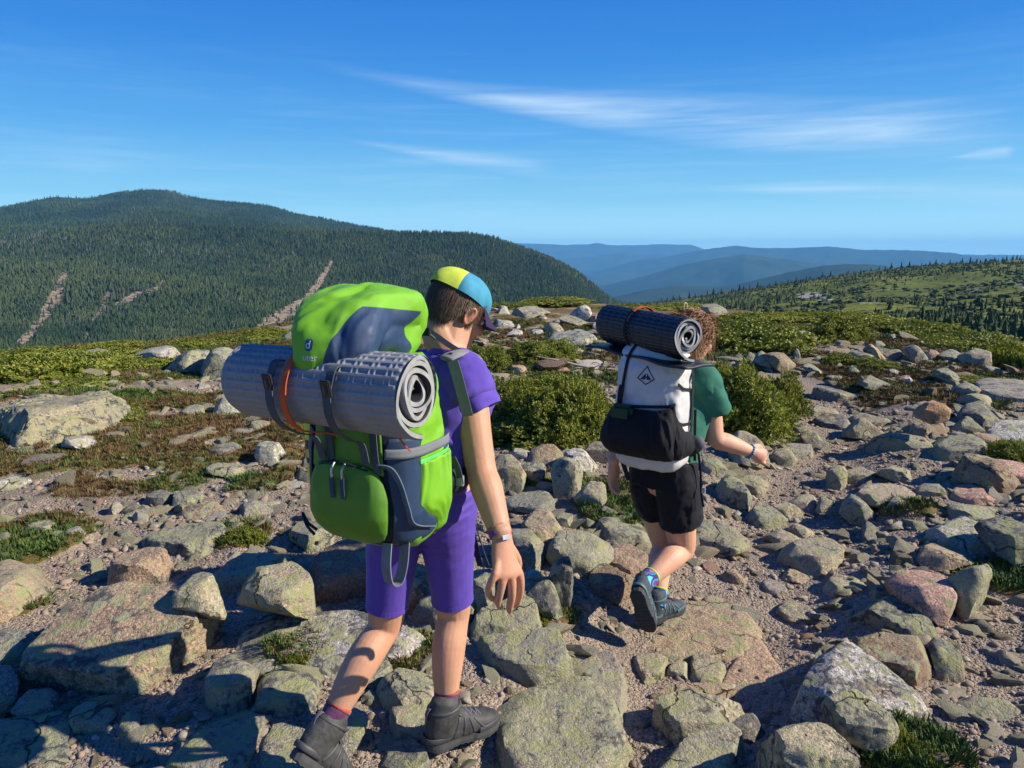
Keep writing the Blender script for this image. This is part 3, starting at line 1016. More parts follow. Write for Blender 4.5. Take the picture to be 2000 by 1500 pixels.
def stone(poly, tone, lich, crust, short, where, Y=None, th=None, yaw=None, soft=50, sub=None, lift=False, name='rock', top=None, rough=0.9, chips=15, ftilt=None):
    """one rock of the photograph: its outline fixes width and height where it lies, the planes give it its depth and faces"""
    seed = 1000 + len(ROCKS)
    rg = random.Random(seed)
    soft = soft if soft >= 40 else soft * 1.9
    poly = hull2(poly)
    pa = np.array(poly)
    by = pa[:, 1].max()
    bx = float(np.mean(pa[pa[:, 1] > by - 0.18 * (by - pa[:, 1].min()), 0]))
    w_px, h_px = np.ptp(pa[:, 0]), np.ptp(pa[:, 1])
    if Y is None:
        g = ground(bx, by)
        Y = g.y
    base = at(bx, by, Y)
    db = (base - CAM).dot(FWD)
    w = w_px / FPX * db
    hv = h_px / FPX * db
    el = -el_of(bx, by)
    hd = th if th is not None else min(0.42 * w, 0.62 * hv / (2 * math.sin(max(el, .1))))
    dc = db + hd * 0.85
    cx, cy = pa[:, 0].mean(), pa[:, 1].mean() 
    c = CAM + ray(cx, cy) * dc
    planes = []
    m = len(poly)
    area = sum(poly[i][0] * poly[(i + 1) % m][1] - poly[(i + 1) % m][0] * poly[i][1] for i in range(m))
    for i in range(m):
        a, b_ = poly[i], poly[(i + 1) % m]
        n = ray(*a).cross(ray(*b_))
        if n.length < 1e-9: continue
        n.normalize()
        mid = CAM + ray((a[0] + b_[0]) / 2, (a[1] + b_[1]) / 2) * dc
        if n.dot(mid - c) < 0: n = -n
        n2 = (n + FWD * rg.uniform(-0.16, 0.16)).normalized()
        d = n2.dot(mid - c)
        if n.z < -0.5 and not lift: d = d * 1.3 + 0.01
        planes.append((n2, max(d, 0.004)))
    fh = Vector((c.x, c.y, 0)).normalized()
    yw = R(rg.uniform(-28, 28)) if yaw is None else R(yaw)
    for s, k in ((-46, 1.0), (40, 1.0)):
        t = rg.uniform(0.05, 0.4) if ftilt is None else ftilt
        nf = (Matrix.Rotation(yw + R(s), 3, 'Z') @ (-fh) + Vector((0, 0, t))).normalized()
        planes.append((nf, hd * rg.uniform(0.72, 0.95)))
        planes.append(((Matrix.Rotation(yw + R(s) + rg.uniform(-.3, .3), 3, 'Z') @ fh + Vector((0, 0, rg.uniform(0, .3)))).normalized(), hd * rg.uniform(0.8, 1.0)))
    ty = pa[:, 1].min()
    tx = float(np.mean(pa[pa[:, 1] < ty + 0.2 * h_px, 0]))
    Pt = CAM + ray(tx, ty) * (dc + hd * 0.75)
    nt = Vector((rg.uniform(-.16, .22), rg.uniform(-.2, .1), 1)) if top is None else Vector(top)
    nt.normalize()
    dt = max(nt.dot(Pt - c), hv * 0.22)
    planes.append((nt, dt))
    sub = sub or (5 if max(w_px, h_px) > 190 else 4 if max(w_px, h_px) > 60 else 3)
    size = math.sqrt(w * max(hv, .4 * w)) * 0.6
    P, F = solid([(tuple(n), d) for n, d in planes], (w / 2, hd, max(hv / 2, .3 * hd)), sub, soft, seed, rough, chips, size)
    zb = P[:, 2].min()
    loc = c + Vector((0, 0, zb))
    o = rock_obj(name, P - np.array([0, 0, zb]), F, loc, jitter(TONE[tone], seed), lich, crust, (short + ' ' + where).strip())
    ROCKS.append((c.x, c.y, max(w / 2, hd), short, c.z + P[:, 2].max(), o))
    return o


def slab(poly, h, tone, lich, crust, short, where, top=(0, 0, 1), soft=26, sub=5, side=0.5, rough=0.6, z0=0.0, name='rock_slab', chips=3):
    """low bedrock: its footprint on the ground, and a height"""
    seed = 1000 + len(ROCKS)
    rg = random.Random(seed)
    pts = [ground(*p) for p in poly]
    kq = (CAM_H - h * .8) / CAM_H
    pts = [Vector((p.x * kq, p.y * kq, p.z)) for p in pts]
    hp = hull2([(p.x, p.y) for p in pts])
    cx, cy = np.mean([p[0] for p in hp]), np.mean([p[1] for p in hp])
    g0 = float(np.median([p.z for p in pts])) + z0
    c = Vector((cx, cy, g0 - 0.03))
    planes = []
    m = len(hp)
    for i in range(m):
        a, b_ = Vector((*hp[i], 0)), Vector((*hp[(i + 1) % m], 0))
        e = (b_ - a).normalized()
        n = Vector((e.y, -e.x, 0))
        d = n.dot(a - Vector((cx, cy, 0)))
        if d < 0: n, d = -n, -d
        s = side * rg.uniform(.6, 1.3)
        n2 = (n + Vector((0, 0, s))).normalized()
        planes.append((n2, d / math.sqrt(1 + s * s) + 0.03 * n2.z))
    nt = Vector(top).normalized()
    planes.append((nt, h + 0.03))
    planes.append((Vector((0, 0, -1)), 0.12))
    wx, wy = np.ptp([p[0] for p in hp]), np.ptp([p[1] for p in hp])
    P, F = solid([(tuple(n), d) for n, d in planes], (wx / 2, wy / 2, max(h, .05) * 1.6), sub, soft, seed, rough, chips, min(0.22, .5 * max(wx, wy)))
    loc = c
    o = rock_obj(name, P, F, loc, jitter(TONE[tone], seed), lich, crust, (short + ' ' + where).strip())
    ROCKS.append((cx, cy, max(wx, wy) / 2, short, g0 + h, o))
    return o


# --- bottom left, beside the taller hiker
stone([(43, 1345), (72, 1212), (104, 1176), (252, 1140), (328, 1151), (446, 1208), (407, 1284), (396, 1324), (353, 1362), (202, 1350)], 'tan', .45, .35, 'huge flat-topped boulder', 'with black crust on its front, at lower left', th=.30, yaw=4, soft=44, sub=6, top=(-.02, -.30, 1), ftilt=-.10, chips=5, rough=.7)
stone([(329, 1176), (389, 1102), (414, 1104), (447, 1208), (421, 1212), (335, 1192)], 'buff', .25, .1, 'upright wedge stone', 'with a rounded top, leaning on the huge flat-topped boulder', Y=2.62, th=.11, yaw=20, soft=30, lift=True)
stone([(187, 1155), (216, 1097), (245, 1072), (306, 1066), (338, 1093), (342, 1155)], 'tan', .15, .2, 'square tan stone', 'behind the huge flat-topped boulder, its left face dark', th=.13, yaw=32, soft=24)
stone([(252, 1064), (266, 1039), (324, 1019), (515, 1009), (479, 1066), (389, 1088), (346, 1092)], 'grey', .75, .35, 'long lichened block', 'pointing right, behind the square tan stone', th=.2, soft=20, top=(-.05, -.1, 1))
stone([(385, 1120), (392, 1077), (522, 1072), (576, 1090), (600, 1110), (560, 1165), (400, 1160)], 'grey', .45, .2, 'half-hidden grey block', 'directly behind the bulky gold-lichened stone', th=.17, soft=20)
stone([(441, 1147), (468, 1097), (540, 1086), (609, 1111), (616, 1160), (619, 1194), (605, 1212), (450, 1178)], 'buff', .55, .25, 'bulky gold-lichened stone', 'resting on the white-streaked ledge left of the purple shorts', Y=2.66, th=.15, yaw=-8, soft=16, lift=True, ftilt=.15)
stone([(603, 1085), (660, 1045), (700, 1040), (750, 1060), (765, 1110), (740, 1170), (633, 1180), (606, 1160)], 'brown', .06, .12, 'rounded brown boulder', 'with a pale scar, just left behind the purple shorts', th=.2, yaw=-30, soft=11)
stone([(745, 1130), (800, 1090), (860, 1110), (870, 1180), (780, 1200)], 'brown', .1, .2, 'brown boulder', 'seen between the taller hiker\'s thighs', th=.16, soft=12)
stone([(800, 1210), (835, 1145), (905, 1120), (950, 1150), (945, 1215), (850, 1228)], 'dark', .2, .35, 'dark rounded stone', 'behind the taller hiker\'s knees', th=.15, soft=12)
slab([(447, 1255), (472, 1215), (640, 1200), (800, 1200), (860, 1228), (790, 1268), (684, 1290), (540, 1302), (455, 1288)], .075, 'white', .55, .4, 'white-streaked ledge', 'running left behind the taller hiker\'s legs', top=(-.02, -.14, 1), side=.35)
stone([(396, 1342), (418, 1284), (450, 1273), (479, 1288), (508, 1306), (490, 1385), (450, 1396)], 'grey', .4, .3, 'dull grey stone', 'with few yellow spots, right below the huge flat-topped boulder', th=.14, soft=14)
stone([(486, 1390), (500, 1310), (576, 1304), (632, 1333), (630, 1366), (540, 1398)], 'grey', .8, .5, 'yellow-green spotted stone', 'beside the dull grey stone, left of the trailing calf', th=.14, soft=14, yaw=30)
stone([(292, 1515), (378, 1435), (468, 1390), (512, 1402), (500, 1478), (480, 1530)], 'grey', .7, .2, 'sloping lichened rock', 'at the bottom edge left of the trailing boot', th=.2, soft=20, ftilt=.5)
stone([(486, 1530), (530, 1406), (560, 1402), (600, 1425), (690, 1490), (700, 1530)], 'buff', .75, .2, 'pale yellow-green rock', 'right under the trailing boot at the bottom edge', th=.2, soft=18, ftilt=.4)
stone([(-60, 1210), (-60, 1082), (0, 1080), (43, 1098), (90, 1150), (72, 1178), (0, 1212)], 'tan', .45, .05, 'smooth tan boulder', 'cut by the picture\'s left edge, above the shadows', th=.25, soft=13)
stone([(-50, 1300), (-40, 1228), (30, 1222), (70, 1230), (64, 1295), (0, 1310)], 'grey', .1, .1, 'plain grey stone', 'wedged left of the huge flat-topped boulder', th=.16)
stone([(-60, 1405), (-50, 1300), (15, 1296), (40, 1330), (20, 1395)], 'grey', .15, .2, 'shaded grey stone', 'at the left edge beside the huge flat-topped boulder', th=.15)
stone([(10, 1385), (43, 1347), (104, 1341), (126, 1388), (47, 1418)], 'grey', .15, .2, 'bluish stone in shade', 'in front of the huge flat-topped boulder', th=.1)
stone([(135, 1395), (158, 1367), (227, 1368), (225, 1414), (180, 1434)], 'grey', .5, .3, 'small flat-faced stone', 'in the shadow in front of the huge flat-topped boulder', th=.09, yaw=20)
stone([(-40, 1530), (-40, 1412), (40, 1403), (137, 1394), (162, 1435), (155, 1500), (120, 1530)], 'grey', .6, .45, 'shaded corner boulder', 'filling the lower left corner', th=.22, soft=14)
stone([(225, 1428), (250, 1385), (275, 1392), (278, 1425), (250, 1445)], 'dark', .2, .2, 'little dark stone', 'in the shade right of the small flat-faced stone', th=.06)
stone([(730, 1330), (775, 1305), (790, 1315), (860, 1325), (870, 1400), (780, 1390)], 'buff', .6, .25, 'squat lichened stone', 'between the taller hiker\'s calves', th=.12)
stone([(755, 1440), (765, 1375), (830, 1368), (850, 1400), (850, 1450)], 'buff', .55, .1, 'pale block', 'just left of the planted black boot', th=.12, soft=20)
stone([(720, 1530), (745, 1455), (815, 1440), (840, 1480), (835, 1530)], 'dark', .3, .3, 'shaded block', 'at the bottom edge below the planted boot\'s heel', th=.12)
stone([(640, 1470), (660, 1385), (700, 1375), (720, 1400), (700, 1465)], 'grey', .5, .2, 'upright grey stone', 'between trailing boot and pale block', th=.1)
stone([(700, 1320), (720, 1285), (755, 1283), (768, 1310), (755, 1340), (715, 1345)], 'grey', .35, .2, 'knobbly grey stone', 'just right of the trailing calf', th=.09)
# --- middle left
stone([(335, 1016), (349, 992), (432, 974), (444, 1000), (414, 1016)], 'tan', .35, .3, 'tan-grey stone', 'touching the far side of the long lichened block', th=.16)
stone([(466, 991), (479, 980), (511, 971), (539, 990), (518, 1005), (480, 1009)], 'grey', .15, .2, 'rounded grey stone', 'alone on gravel left of the green pack\'s bottom', th=.09, soft=12)
stone([(228, 1022), (252, 996), (313, 992), (322, 1022)], 'grey', .25, .2, 'flat grey stone', 'behind the left end of the long lichened block', th=.14)
stone([(281, 968), (310, 953), (340, 963), (322, 987)], 'dark', .1, .1, 'dark stone', 'farthest of the little pile left of the tan-grey stone', th=.09)
stone([(325, 980), (335, 958), (400, 957), (408, 975), (350, 992)], 'dark', .35, .2, 'dark greenish stone', 'on top of the tan-grey stone\'s far side', th=.1)
stone([(560, 1040), (576, 1016), (612, 1016), (662, 1036), (648, 1070), (590, 1080)], 'grey', .75, .3, 'lichen-covered stone', 'partly in the green pack\'s shadow', th=.14)
stone([(34, 1041), (65, 1018), (108, 1013), (121, 1034)], 'grey', .5, .2, 'low lichened stone', 'beside moss at far left of the gravel strip', th=.1)
stone([(120, 1044), (151, 1023), (171, 1044)], 'grey', .4, .1, 'small peaked stone', 'on gravel right of the low lichened stone', th=.07)
stone([(210, 1005), (222, 975), (238, 985), (240, 1000)], 'grey', .2, .1, 'small upright stone', 'left of the flat grey stone', th=.05)
stone([(-20, 858), (-20, 822), (67, 778), (187, 758), (236, 783), (280, 827), (277, 856), (110, 866)], 'buff', .6, .4, 'broad whale-backed outcrop', 'of pale lichened rock at middle left', th=1.5, soft=18, sub=6, chips=18, rough=2.4)
stone([(313, 730), (350, 695), (390, 676), (412, 682), (404, 728)], 'grey', .55, .3, 'sloping grey boulder', 'left one of the pair left of the grey pad', th=.5)
stone([(388, 732), (410, 687), (443, 665), (466, 690), (470, 742), (433, 740)], 'white', .65, .45, 'peaked spotted boulder', 'touching the grey pad\'s left end in view', th=.45, yaw=25)
stone([(245, 700), (290, 682), (337, 675), (352, 697), (310, 705)], 'white', .3, .35, 'long pale boulder', 'on the crest left of the sloping grey boulder', th=.4)
stone([(150, 696), (163, 683), (200, 677), (230, 677), (215, 694)], 'grey', .4, .2, 'low grey boulder', 'among yellow shrubs on the left crest', th=.4)
stone([(535, 668), (560, 650), (592, 646), (610, 668)], 'grey', .6, .2, 'greenish boulder', 'showing behind the grey pad beside the pack lid', th=.4)
stone([(113, 869), (117, 853), (167, 851), (199, 873), (190, 882)], 'white', .5, .1, 'pale flat stone', 'on brown heath in front of the whale-backed outcrop', th=.22)
stone([(411, 812), (433, 777), (457, 772), (471, 790), (468, 814)], 'white', .6, .2, 'pale stone', 'under the grey pad\'s left end, beside a dark gap', th=.18)
stone([(353, 803), (367, 789), (397, 792), (402, 812)], 'grey', .4, .2, 'small rounded stone', 'left of the pale stone under the pad', th=.16)
stone([(497, 889), (507, 860), (540, 858), (565, 883), (548, 905), (507, 905)], 'white', .45, .25, 'round pale stone', 'in heath just left of the yellow bottle', th=.13, soft=12)
stone([(401, 915), (417, 901), (467, 905), (492, 929)], 'buff', .65, .05, 'pale green flat stone', 'flush in the brown heath left of the pack', th=.15)
stone([(481, 840), (497, 816), (529, 823), (522, 842)], 'buff', .5, .1, 'pale blocky stone', 'in heath below the grey pad', th=.12)
stone([(385, 888), (420, 870), (467, 861), (475, 888)], 'grey', .3, .2, 'long half-sunk stone', 'in heath left of the round pale stone', th=.14)
stone([(-10, 893), (20, 869), (80, 868), (68, 893)], 'grey', .5, .2, 'half-sunk greenish stone', 'at the left edge below the outcrop', th=.2)
stone([(-10, 958), (8, 926), (57, 932), (42, 958)], 'white', .4, .3, 'pale broken stone', 'in heath at the left edge', th=.12)
stone([(225, 945), (250, 938), (283, 935), (295, 955)], 'buff', .3, .1, 'pale worn stone', 'nearly buried in heath above the dark pile', th=.15)
# --- middle distance behind the taller hiker's head
stone([(970, 613), (976, 598), (988, 596), (996, 612)], 'white', .15, .15, 'round white stone', 'on the crest right beside the cap brim', th=.35, soft=10)
stone([(990, 621), (1006, 603), (1033, 596), (1066, 608), (1042, 619)], 'grey', .3, .3, 'big dark-faced boulder', 'on the crest, right of the round white stone', th=.6, yaw=25)
stone([(1115, 611), (1133, 597), (1149, 594), (1155, 612), (1144, 628), (1124, 622)], 'white', .2, .2, 'tilted pointed boulder', 'left of the black pad, its left face in shade', th=.45, yaw=30)
stone([(1144, 628), (1156, 608), (1172, 606), (1178, 626)], 'brown', .1, .1, 'brownish boulder', 'between the tilted pointed boulder and black pad', th=.4)
stone([(1090, 617), (1120, 618), (1153, 632), (1137, 638), (1097, 628)], 'grey', .4, .2, 'thin flat slab stone', 'below the tilted pointed boulder', th=.4)
stone([(1058, 651), (1072, 629), (1087, 627), (1101, 646), (1070, 653)], 'buff', .2, .1, 'tooth-shaped stone', 'standing on the big pale ledge left of the black pad', th=.3, yaw=28)
stone([(990, 653), (1001, 644), (1019, 643), (1023, 658)], 'white', .2, .2, 'small half-shaded stone', 'near the left end of the big pale ledge', th=.25, yaw=30)
stone([(1004, 643), (1013, 632), (1019, 643)], 'white', .1, .1, 'small white peaked stone', 'behind the half-shaded stone on the plateau', th=.2)
stone([(1028, 655), (1044, 642), (1060, 643), (1066, 655)], 'white', .2, .1, 'whitish domed stone', 'left of the tooth-shaped stone', th=.3)
stone([(1060, 674), (1080, 655), (1137, 641), (1164, 657), (1162, 673), (1092, 676)], 'white', .25, .45, 'big pale ledge', 'left of the white pack, speckled black', th=.7, chips=3)
stone([(940, 664), (960, 647), (983, 654), (980, 664)], 'white', .4, .2, 'pale ledge end', 'showing right of the taller hiker\'s cheek', th=.5)
stone([(958, 641), (972, 624), (1001, 625), (1006, 640)], 'white', .3, .3, 'pale layered rock', 'above the pale ledge end, right of the cap brim', th=.5)
stone([(989, 730), (997, 714), (1024, 710), (1033, 730)], 'tan', .05, .1, 'brown-pink stone', 'lying between the two green shrub patches', th=.22)
stone([(1144, 683), (1167, 670), (1190, 678), (1185, 688)], 'grey', .3, .2, 'grey flat stone', 'just left of the white pack\'s top', th=.3)
stone([(1083, 728), (1101, 715), (1117, 726)], 'pink', .05, .05, 'small pink stone', 'above the big shrub left of the white pack', th=.15)
stone([(1050, 622), (1060, 612), (1069, 622)], 'white', .1, .1, 'small pale stone', 'between the dark-faced boulder and the pointed boulder', th=.25)
stone([(1075, 632), (1095, 622), (1105, 634)], 'grey', .2, .1, 'grey low stone', 'left end of the thin flat slab stone', th=.3)
stone([(1154, 645), (1160, 628), (1171, 630), (1168, 647)], 'buff', .3, .1, 'buff square stone', 'touching the left end of the black pad in view', th=.3)
# --- between the hikers
stone([(960, 930), (963, 884), (981, 876), (1008, 894), (1030, 926), (1027, 945), (991, 966)], 'tan', .55, .15, 'orange-tan lichened boulder', 'right of the taller hiker\'s elbow', th=.2, soft=15)
stone([(992, 888), (1008, 874), (1033, 883), (1034, 900)], 'white', .35, .2, 'pale stone corner', 'showing between the orange-tan boulder and the flat tan stone', th=.12)
stone([(1032, 893), (1040, 874), (1060, 866), (1088, 866), (1104, 884), (1085, 907), (1057, 903)], 'tan', .06, .05, 'flat tan capstone', 'tipped towards the camera on the stone row', th=.14, top=(-.1, -.5, 1), ftilt=.9, soft=24)
stone([(1013, 912), (1033, 896), (1068, 906), (1066, 928), (1033, 950)], 'grey', .3, .4, 'dark-faced stone', 'under the flat tan capstone', th=.13, yaw=25)
stone([(1076, 915), (1088, 892), (1116, 883), (1137, 926), (1132, 964), (1088, 975)], 'buff', .4, .2, 'upright split block', 'right of the flat tan capstone', th=.16, yaw=30, soft=26)
stone([(1100, 883), (1130, 871), (1170, 905), (1159, 926), (1133, 930)], 'white', .1, .35, 'salt-and-pepper white stone', 'left of the shorter hiker\'s hanging hand', th=.16)
stone([(1128, 872), (1178, 854), (1200, 870), (1205, 900), (1168, 905)], 'buff', .3, .3, 'dark sided stone', 'behind the salt-and-pepper white stone', th=.16, yaw=30)
stone([(985, 978), (1015, 959), (1074, 963), (1085, 981), (1078, 1008), (1033, 998), (994, 990)], 'grey', .25, .2, 'smooth grey boulder', 'right of the taller hiker\'s forearm', th=.2, soft=12)
stone([(1017, 1022), (1040, 996), (1074, 1000), (1100, 1037), (1067, 1068), (1029, 1048)], 'tan', .35, .1, 'yellowish rounded stone', 'with a dark half, right of the wristband', th=.16, yaw=-20, soft=12)
stone([(960, 1080), (975, 1025), (1026, 1018), (1076, 1078), (1073, 1098), (1053, 1116), (1015, 1112)], 'grey', .1, .2, 'large shaded boulder', 'directly behind the taller hiker\'s hand', th=.2, soft=12, ftilt=.1)
stone([(1068, 1068), (1090, 1035), (1123, 1018), (1168, 1038), (1194, 1068), (1157, 1112), (1130, 1127), (1112, 1120)], 'grey', .45, .15, 'big split-faced stone', 'in the middle, between the two hikers', th=.2, yaw=10, soft=18)
stone([(1055, 1125), (1102, 1072), (1110, 1076), (1120, 1130), (1116, 1175), (1102, 1192), (1085, 1150)], 'dark', .12, .3, 'dark upright slab', 'standing on edge left of the trail', th=.07, yaw=42, soft=30, ftilt=0)
stone([(1024, 1156), (1074, 1119), (1098, 1190), (1088, 1204), (1053, 1190)], 'dark', .3, .4, 'dark wedge', 'at the foot of the dark upright slab', th=.1, yaw=30, soft=22)
stone([(1166, 1090), (1202, 1060), (1248, 1056), (1267, 1078), (1260, 1124), (1244, 1134), (1178, 1106)], 'tan', .12, .25, 'rusty tan boulder', 'left of the shorter hiker\'s calves', th=.17, soft=11)
stone([(1142, 1130), (1168, 1101), (1192, 1100), (1246, 1134), (1227, 1150), (1202, 1172), (1154, 1168)], 'brown', .12, .25, 'dark brown boulder', 'left of the raised boot', th=.16, soft=12)
stone([(1155, 1022), (1178, 1008), (1234, 1006), (1246, 1030), (1275, 1050), (1263, 1066), (1213, 1060)], 'grey', .6, .3, 'mossy-edged lichened stone', 'left of the shorter hiker\'s knee', th=.18)
stone([(1128, 962), (1150, 935), (1182, 935), (1185, 984), (1144, 988)], 'buff', .55, .05, 'pale lichened stone', 'below the hanging hand, in moss', th=.14)
stone([(1085, 1010), (1100, 998), (1120, 1003), (1118, 1022), (1090, 1028)], 'grey', .4, .2, 'little grey stone', 'above the big split-faced stone', th=.08)
stone([(1345, 1072), (1365, 1015), (1390, 1008), (1471, 1047), (1468, 1064), (1421, 1082), (1397, 1088)], 'buff', .5, .15, 'broad pale boulder', 'at trail\'s left side, right of the black shorts', th=.2, yaw=22, soft=18)
stone([(1362, 910), (1376, 893), (1400, 888), (1419, 915), (1411, 931), (1372, 929)], 'grey', .6, .3, 'dark green lichened stone', 'right beside the white pack\'s hip belt', th=.15)
stone([(1420, 895), (1428, 846), (1466, 836), (1478, 846), (1500, 886), (1460, 905)], 'buff', .6, .05, 'tilted pale slab', 'behind the outstretched forearm', th=.14, top=(0, -.5, 1), ftilt=.8)
stone([(1395, 948), (1421, 925), (1452, 942), (1468, 971), (1456, 998), (1424, 992)], 'grey', .55, .3, 'blocky lichened stone', 'below the outstretched forearm', th=.15, yaw=28)
stone([(1436, 935), (1469, 921), (1502, 943), (1499, 966), (1469, 970)], 'buff', .6, .1, 'rounded pale stone', 'under the bracelet hand', th=.14, soft=12)
slab([(915, 1215), (921, 1195), (1036, 1158), (1055, 1168), (1060, 1203), (1019, 1227), (925, 1236)], .07, 'buff', .9, .2, 'bright lichen ledge', 'right below the taller hiker\'s fingers', top=(-.02, -.2, 1), side=.3)
stone([(918, 1205), (921, 1115), (956, 1100), (968, 1120), (966, 1190)], 'grey', .55, .3, 'spotted boulder', 'between the purple shorts and the hanging fingers', th=.15)
stone([(1020, 1130), (1026, 1110), (1055, 1111), (1060, 1136), (1026, 1155)], 'white', .5, .1, 'pale stone tip', 'right of the taller hiker\'s fingers', th=.1)
# --- bedrock slabs of the path
slab([(918, 1262), (925, 1240), (1028, 1228), (1072, 1224), (1102, 1237), (1126, 1276), (1123, 1300), (1100, 1315), (1046, 1318), (980, 1290)], .065, 'grey', .55, .15, 'upper bedrock slab', 'with an overhung dark front, right of the planted calf', top=(.0, -.05, 1), side=.08)
slab([(1098, 1252), (1145, 1245), (1201, 1261), (1222, 1318), (1225, 1357), (1214, 1400), (1196, 1370), (1150, 1318)], .05, 'grey', .35, .12, 'smooth bedrock step', 'left of the dirt path, joining the upper slab', top=(.0, -.05, 1), side=.25)
slab([(915, 1372), (974, 1330), (1040, 1340), (1070, 1321), (1124, 1315), (1177, 1336), (1216, 1405), (1237, 1438), (1208, 1462), (1184, 1530), (1040, 1560), (955, 1420)], .085, 'buff', .75, .22, 'great lichened bedrock slab', 'with a green hollow, in front of the planted boot', top=(.03, -.02, 1), side=.12, rough=1.1)
stone([(880, 1530), (887, 1480), (920, 1445), (950, 1433), (995, 1474), (1035, 1530)], 'buff', .75, .1, 'yellow-green foot stone', 'below the toe of the planted boot', th=.16)
slab([(1236, 1262), (1300, 1200), (1362, 1148), (1445, 1170), (1484, 1230), (1455, 1285), (1380, 1275), (1300, 1285)], .012, 'tan', .06, .02, 'worn flat bedrock', 'underfoot of the shorter hiker in the path', side=.8, rough=.35)
slab([(1400, 1345), (1430, 1290), (1478, 1240), (1545, 1318), (1545, 1350), (1470, 1372)], .012, 'tan', .05, .02, 'worn bedrock sheet', 'lower down the path towards the camera', side=.8, rough=.35)
slab([(1234, 1278), (1250, 1268), (1307, 1283), (1298, 1312), (1259, 1332), (1243, 1300)], .028, 'buff', .5, .08, 'cracked bedrock plate', 'first below the shorter hiker\'s boots', side=.2, rough=.5, sub=4)
slab([(1293, 1308), (1319, 1288), (1345, 1286), (1345, 1324)], .03, 'buff', .4, .08, 'small triangular plate', 'between two cracks of the path bedrock', side=.2, rough=.5, sub=4)
slab([(1348, 1278), (1370, 1268), (1419, 1293), (1422, 1324), (1352, 1331)], .032, 'buff', .4, .08, 'square bedrock plate', 'right of the small triangular plate', side=.2, rough=.5, sub=4)
slab([(1262, 1352), (1310, 1335), (1420, 1332), (1440, 1350), (1350, 1358)], .03, 'tan', .25, .08, 'narrow bedrock rib', 'across the path above the buff block', side=.25, rough=.5, sub=4)
slab([(1272, 1372), (1289, 1360), (1355, 1352), (1445, 1376), (1462, 1398), (1370, 1408), (1367, 1425), (1325, 1416)], .10, 'buff', .2, .2, 'raised buff block', 'in mid-path with a black shadow on its left', top=(.0, -.08, 1), side=.04, sub=5)
slab([(1240, 1505), (1310, 1450), (1424, 1418), (1459, 1438), (1436, 1482), (1400, 1530), (1240, 1530)], .075, 'buff', .5, .08, 'tilted pale slab end', 'at the bottom edge right of the dirt path', top=(-.02, -.08, 1), side=.1)
slab([(1368, 1418), (1400, 1398), (1470, 1395), (1500, 1405), (1460, 1432)], .07, 'dark', .1, .3, 'dark rough rib', 'behind the tilted pale slab end', side=.2, sub=4)
# --- right edge of the path
stone([(1518, 1094), (1540, 1060), (1580, 1043), (1642, 1044), (1651, 1074), (1648, 1106), (1592, 1124), (1532, 1104)], 'buff', .3, .05, 'wide smooth boulder', 'in the middle of the stony path', th=.22, soft=12, yaw=15)
stone([(1599, 1163), (1607, 1140), (1628, 1116), (1688, 1127), (1696, 1160), (1670, 1170)], 'buff', .15, .1, 'lumpy buff stone', 'left of the pink boulder', th=.13, soft=11)
stone([(1476, 1142), (1505, 1127), (1543, 1150), (1520, 1161)], 'grey', .1, .05, 'small egg-shaped stone', 'on the path gravel below the wide smooth boulder', th=.09, soft=10)
stone([(1508, 1192), (1544, 1172), (1580, 1181), (1603, 1202), (1550, 1215)], 'buff', .3, .05, 'domed stone', 'sunk in path dirt left of the lumpy buff stone', th=.12, soft=9)
stone([(1515, 1124), (1544, 1111), (1600, 1132), (1580, 1143)], 'tan', .05, .05, 'low tan stone', 'just in front of the wide smooth boulder', th=.12, soft=10)
stone([(1404, 1128), (1427, 1106), (1459, 1135), (1430, 1143)], 'tan', .1, .05, 'small wedge stone', 'on the gravel left of the egg-shaped stone', th=.09)
stone([(1788, 1098), (1799, 1068), (1826, 1057), (1865, 1072), (1903, 1098), (1844, 1119), (1805, 1113)], 'tan', .05, .08, 'egg-smooth brown boulder', 'lying on top of the right-hand stone row', th=.17, soft=8, rough=.5, lift=True)
stone([(1736, 1133), (1754, 1118), (1811, 1112), (1850, 1130), (1870, 1170), (1868, 1200), (1850, 1222), (1790, 1170), (1742, 1152)], 'pink', .03, .05, 'pink boulder', 'with a white streak, on the right-hand stone row', th=.2, yaw=-15, soft=22)
stone([(1842, 1125), (1904, 1096), (1938, 1096), (1942, 1116), (1924, 1164), (1900, 1212), (1866, 1205)], 'buff', .8, .08, 'leaning lichen slab', 'upright behind the pink boulder', th=.12, soft=24, ftilt=.5)
stone([(1668, 1200), (1706, 1176), (1757, 1164), (1796, 1172), (1834, 1209), (1849, 1234), (1829, 1246), (1760, 1240), (1685, 1222)], 'dark', .7, .5, 'dark lichen-blotched boulder', 'in front of the pink boulder', th=.19, soft=14)
stone([(1650, 1260), (1667, 1232), (1688, 1225), (1808, 1241), (1825, 1299), (1819, 1340), (1796, 1350), (1730, 1312)], 'brown', .2, .12, 'angular brown block', 'with a flat top, behind the big speckled boulder', th=.17, yaw=-38, soft=40, top=(0, -.1, 1), ftilt=0, chips=5)
stone([(1812, 1262), (1816, 1241), (1844, 1241), (1870, 1269), (1884, 1317), (1850, 1330), (1826, 1318)], 'grey', .6, .5, 'flat spotted stone', 'right of the angular brown block', th=.12)
stone([(1554, 1368), (1577, 1314), (1628, 1274), (1664, 1266), (1703, 1284), (1730, 1311), (1790, 1350), (1817, 1383), (1787, 1406), (1700, 1400), (1592, 1400)], 'white', .2, .45, 'big speckled boulder', 'of grey granite at lower right', th=.25, soft=11, sub=6)
stone([(1590, 1395), (1598, 1362), (1622, 1340), (1655, 1340), (1700, 1362), (1741, 1395), (1763, 1437), (1759, 1472), (1730, 1466), (1670, 1422)], 'buff', .85, .35, 'curved lichen-crusted stone', 'in front of the big speckled boulder', th=.12, soft=14)
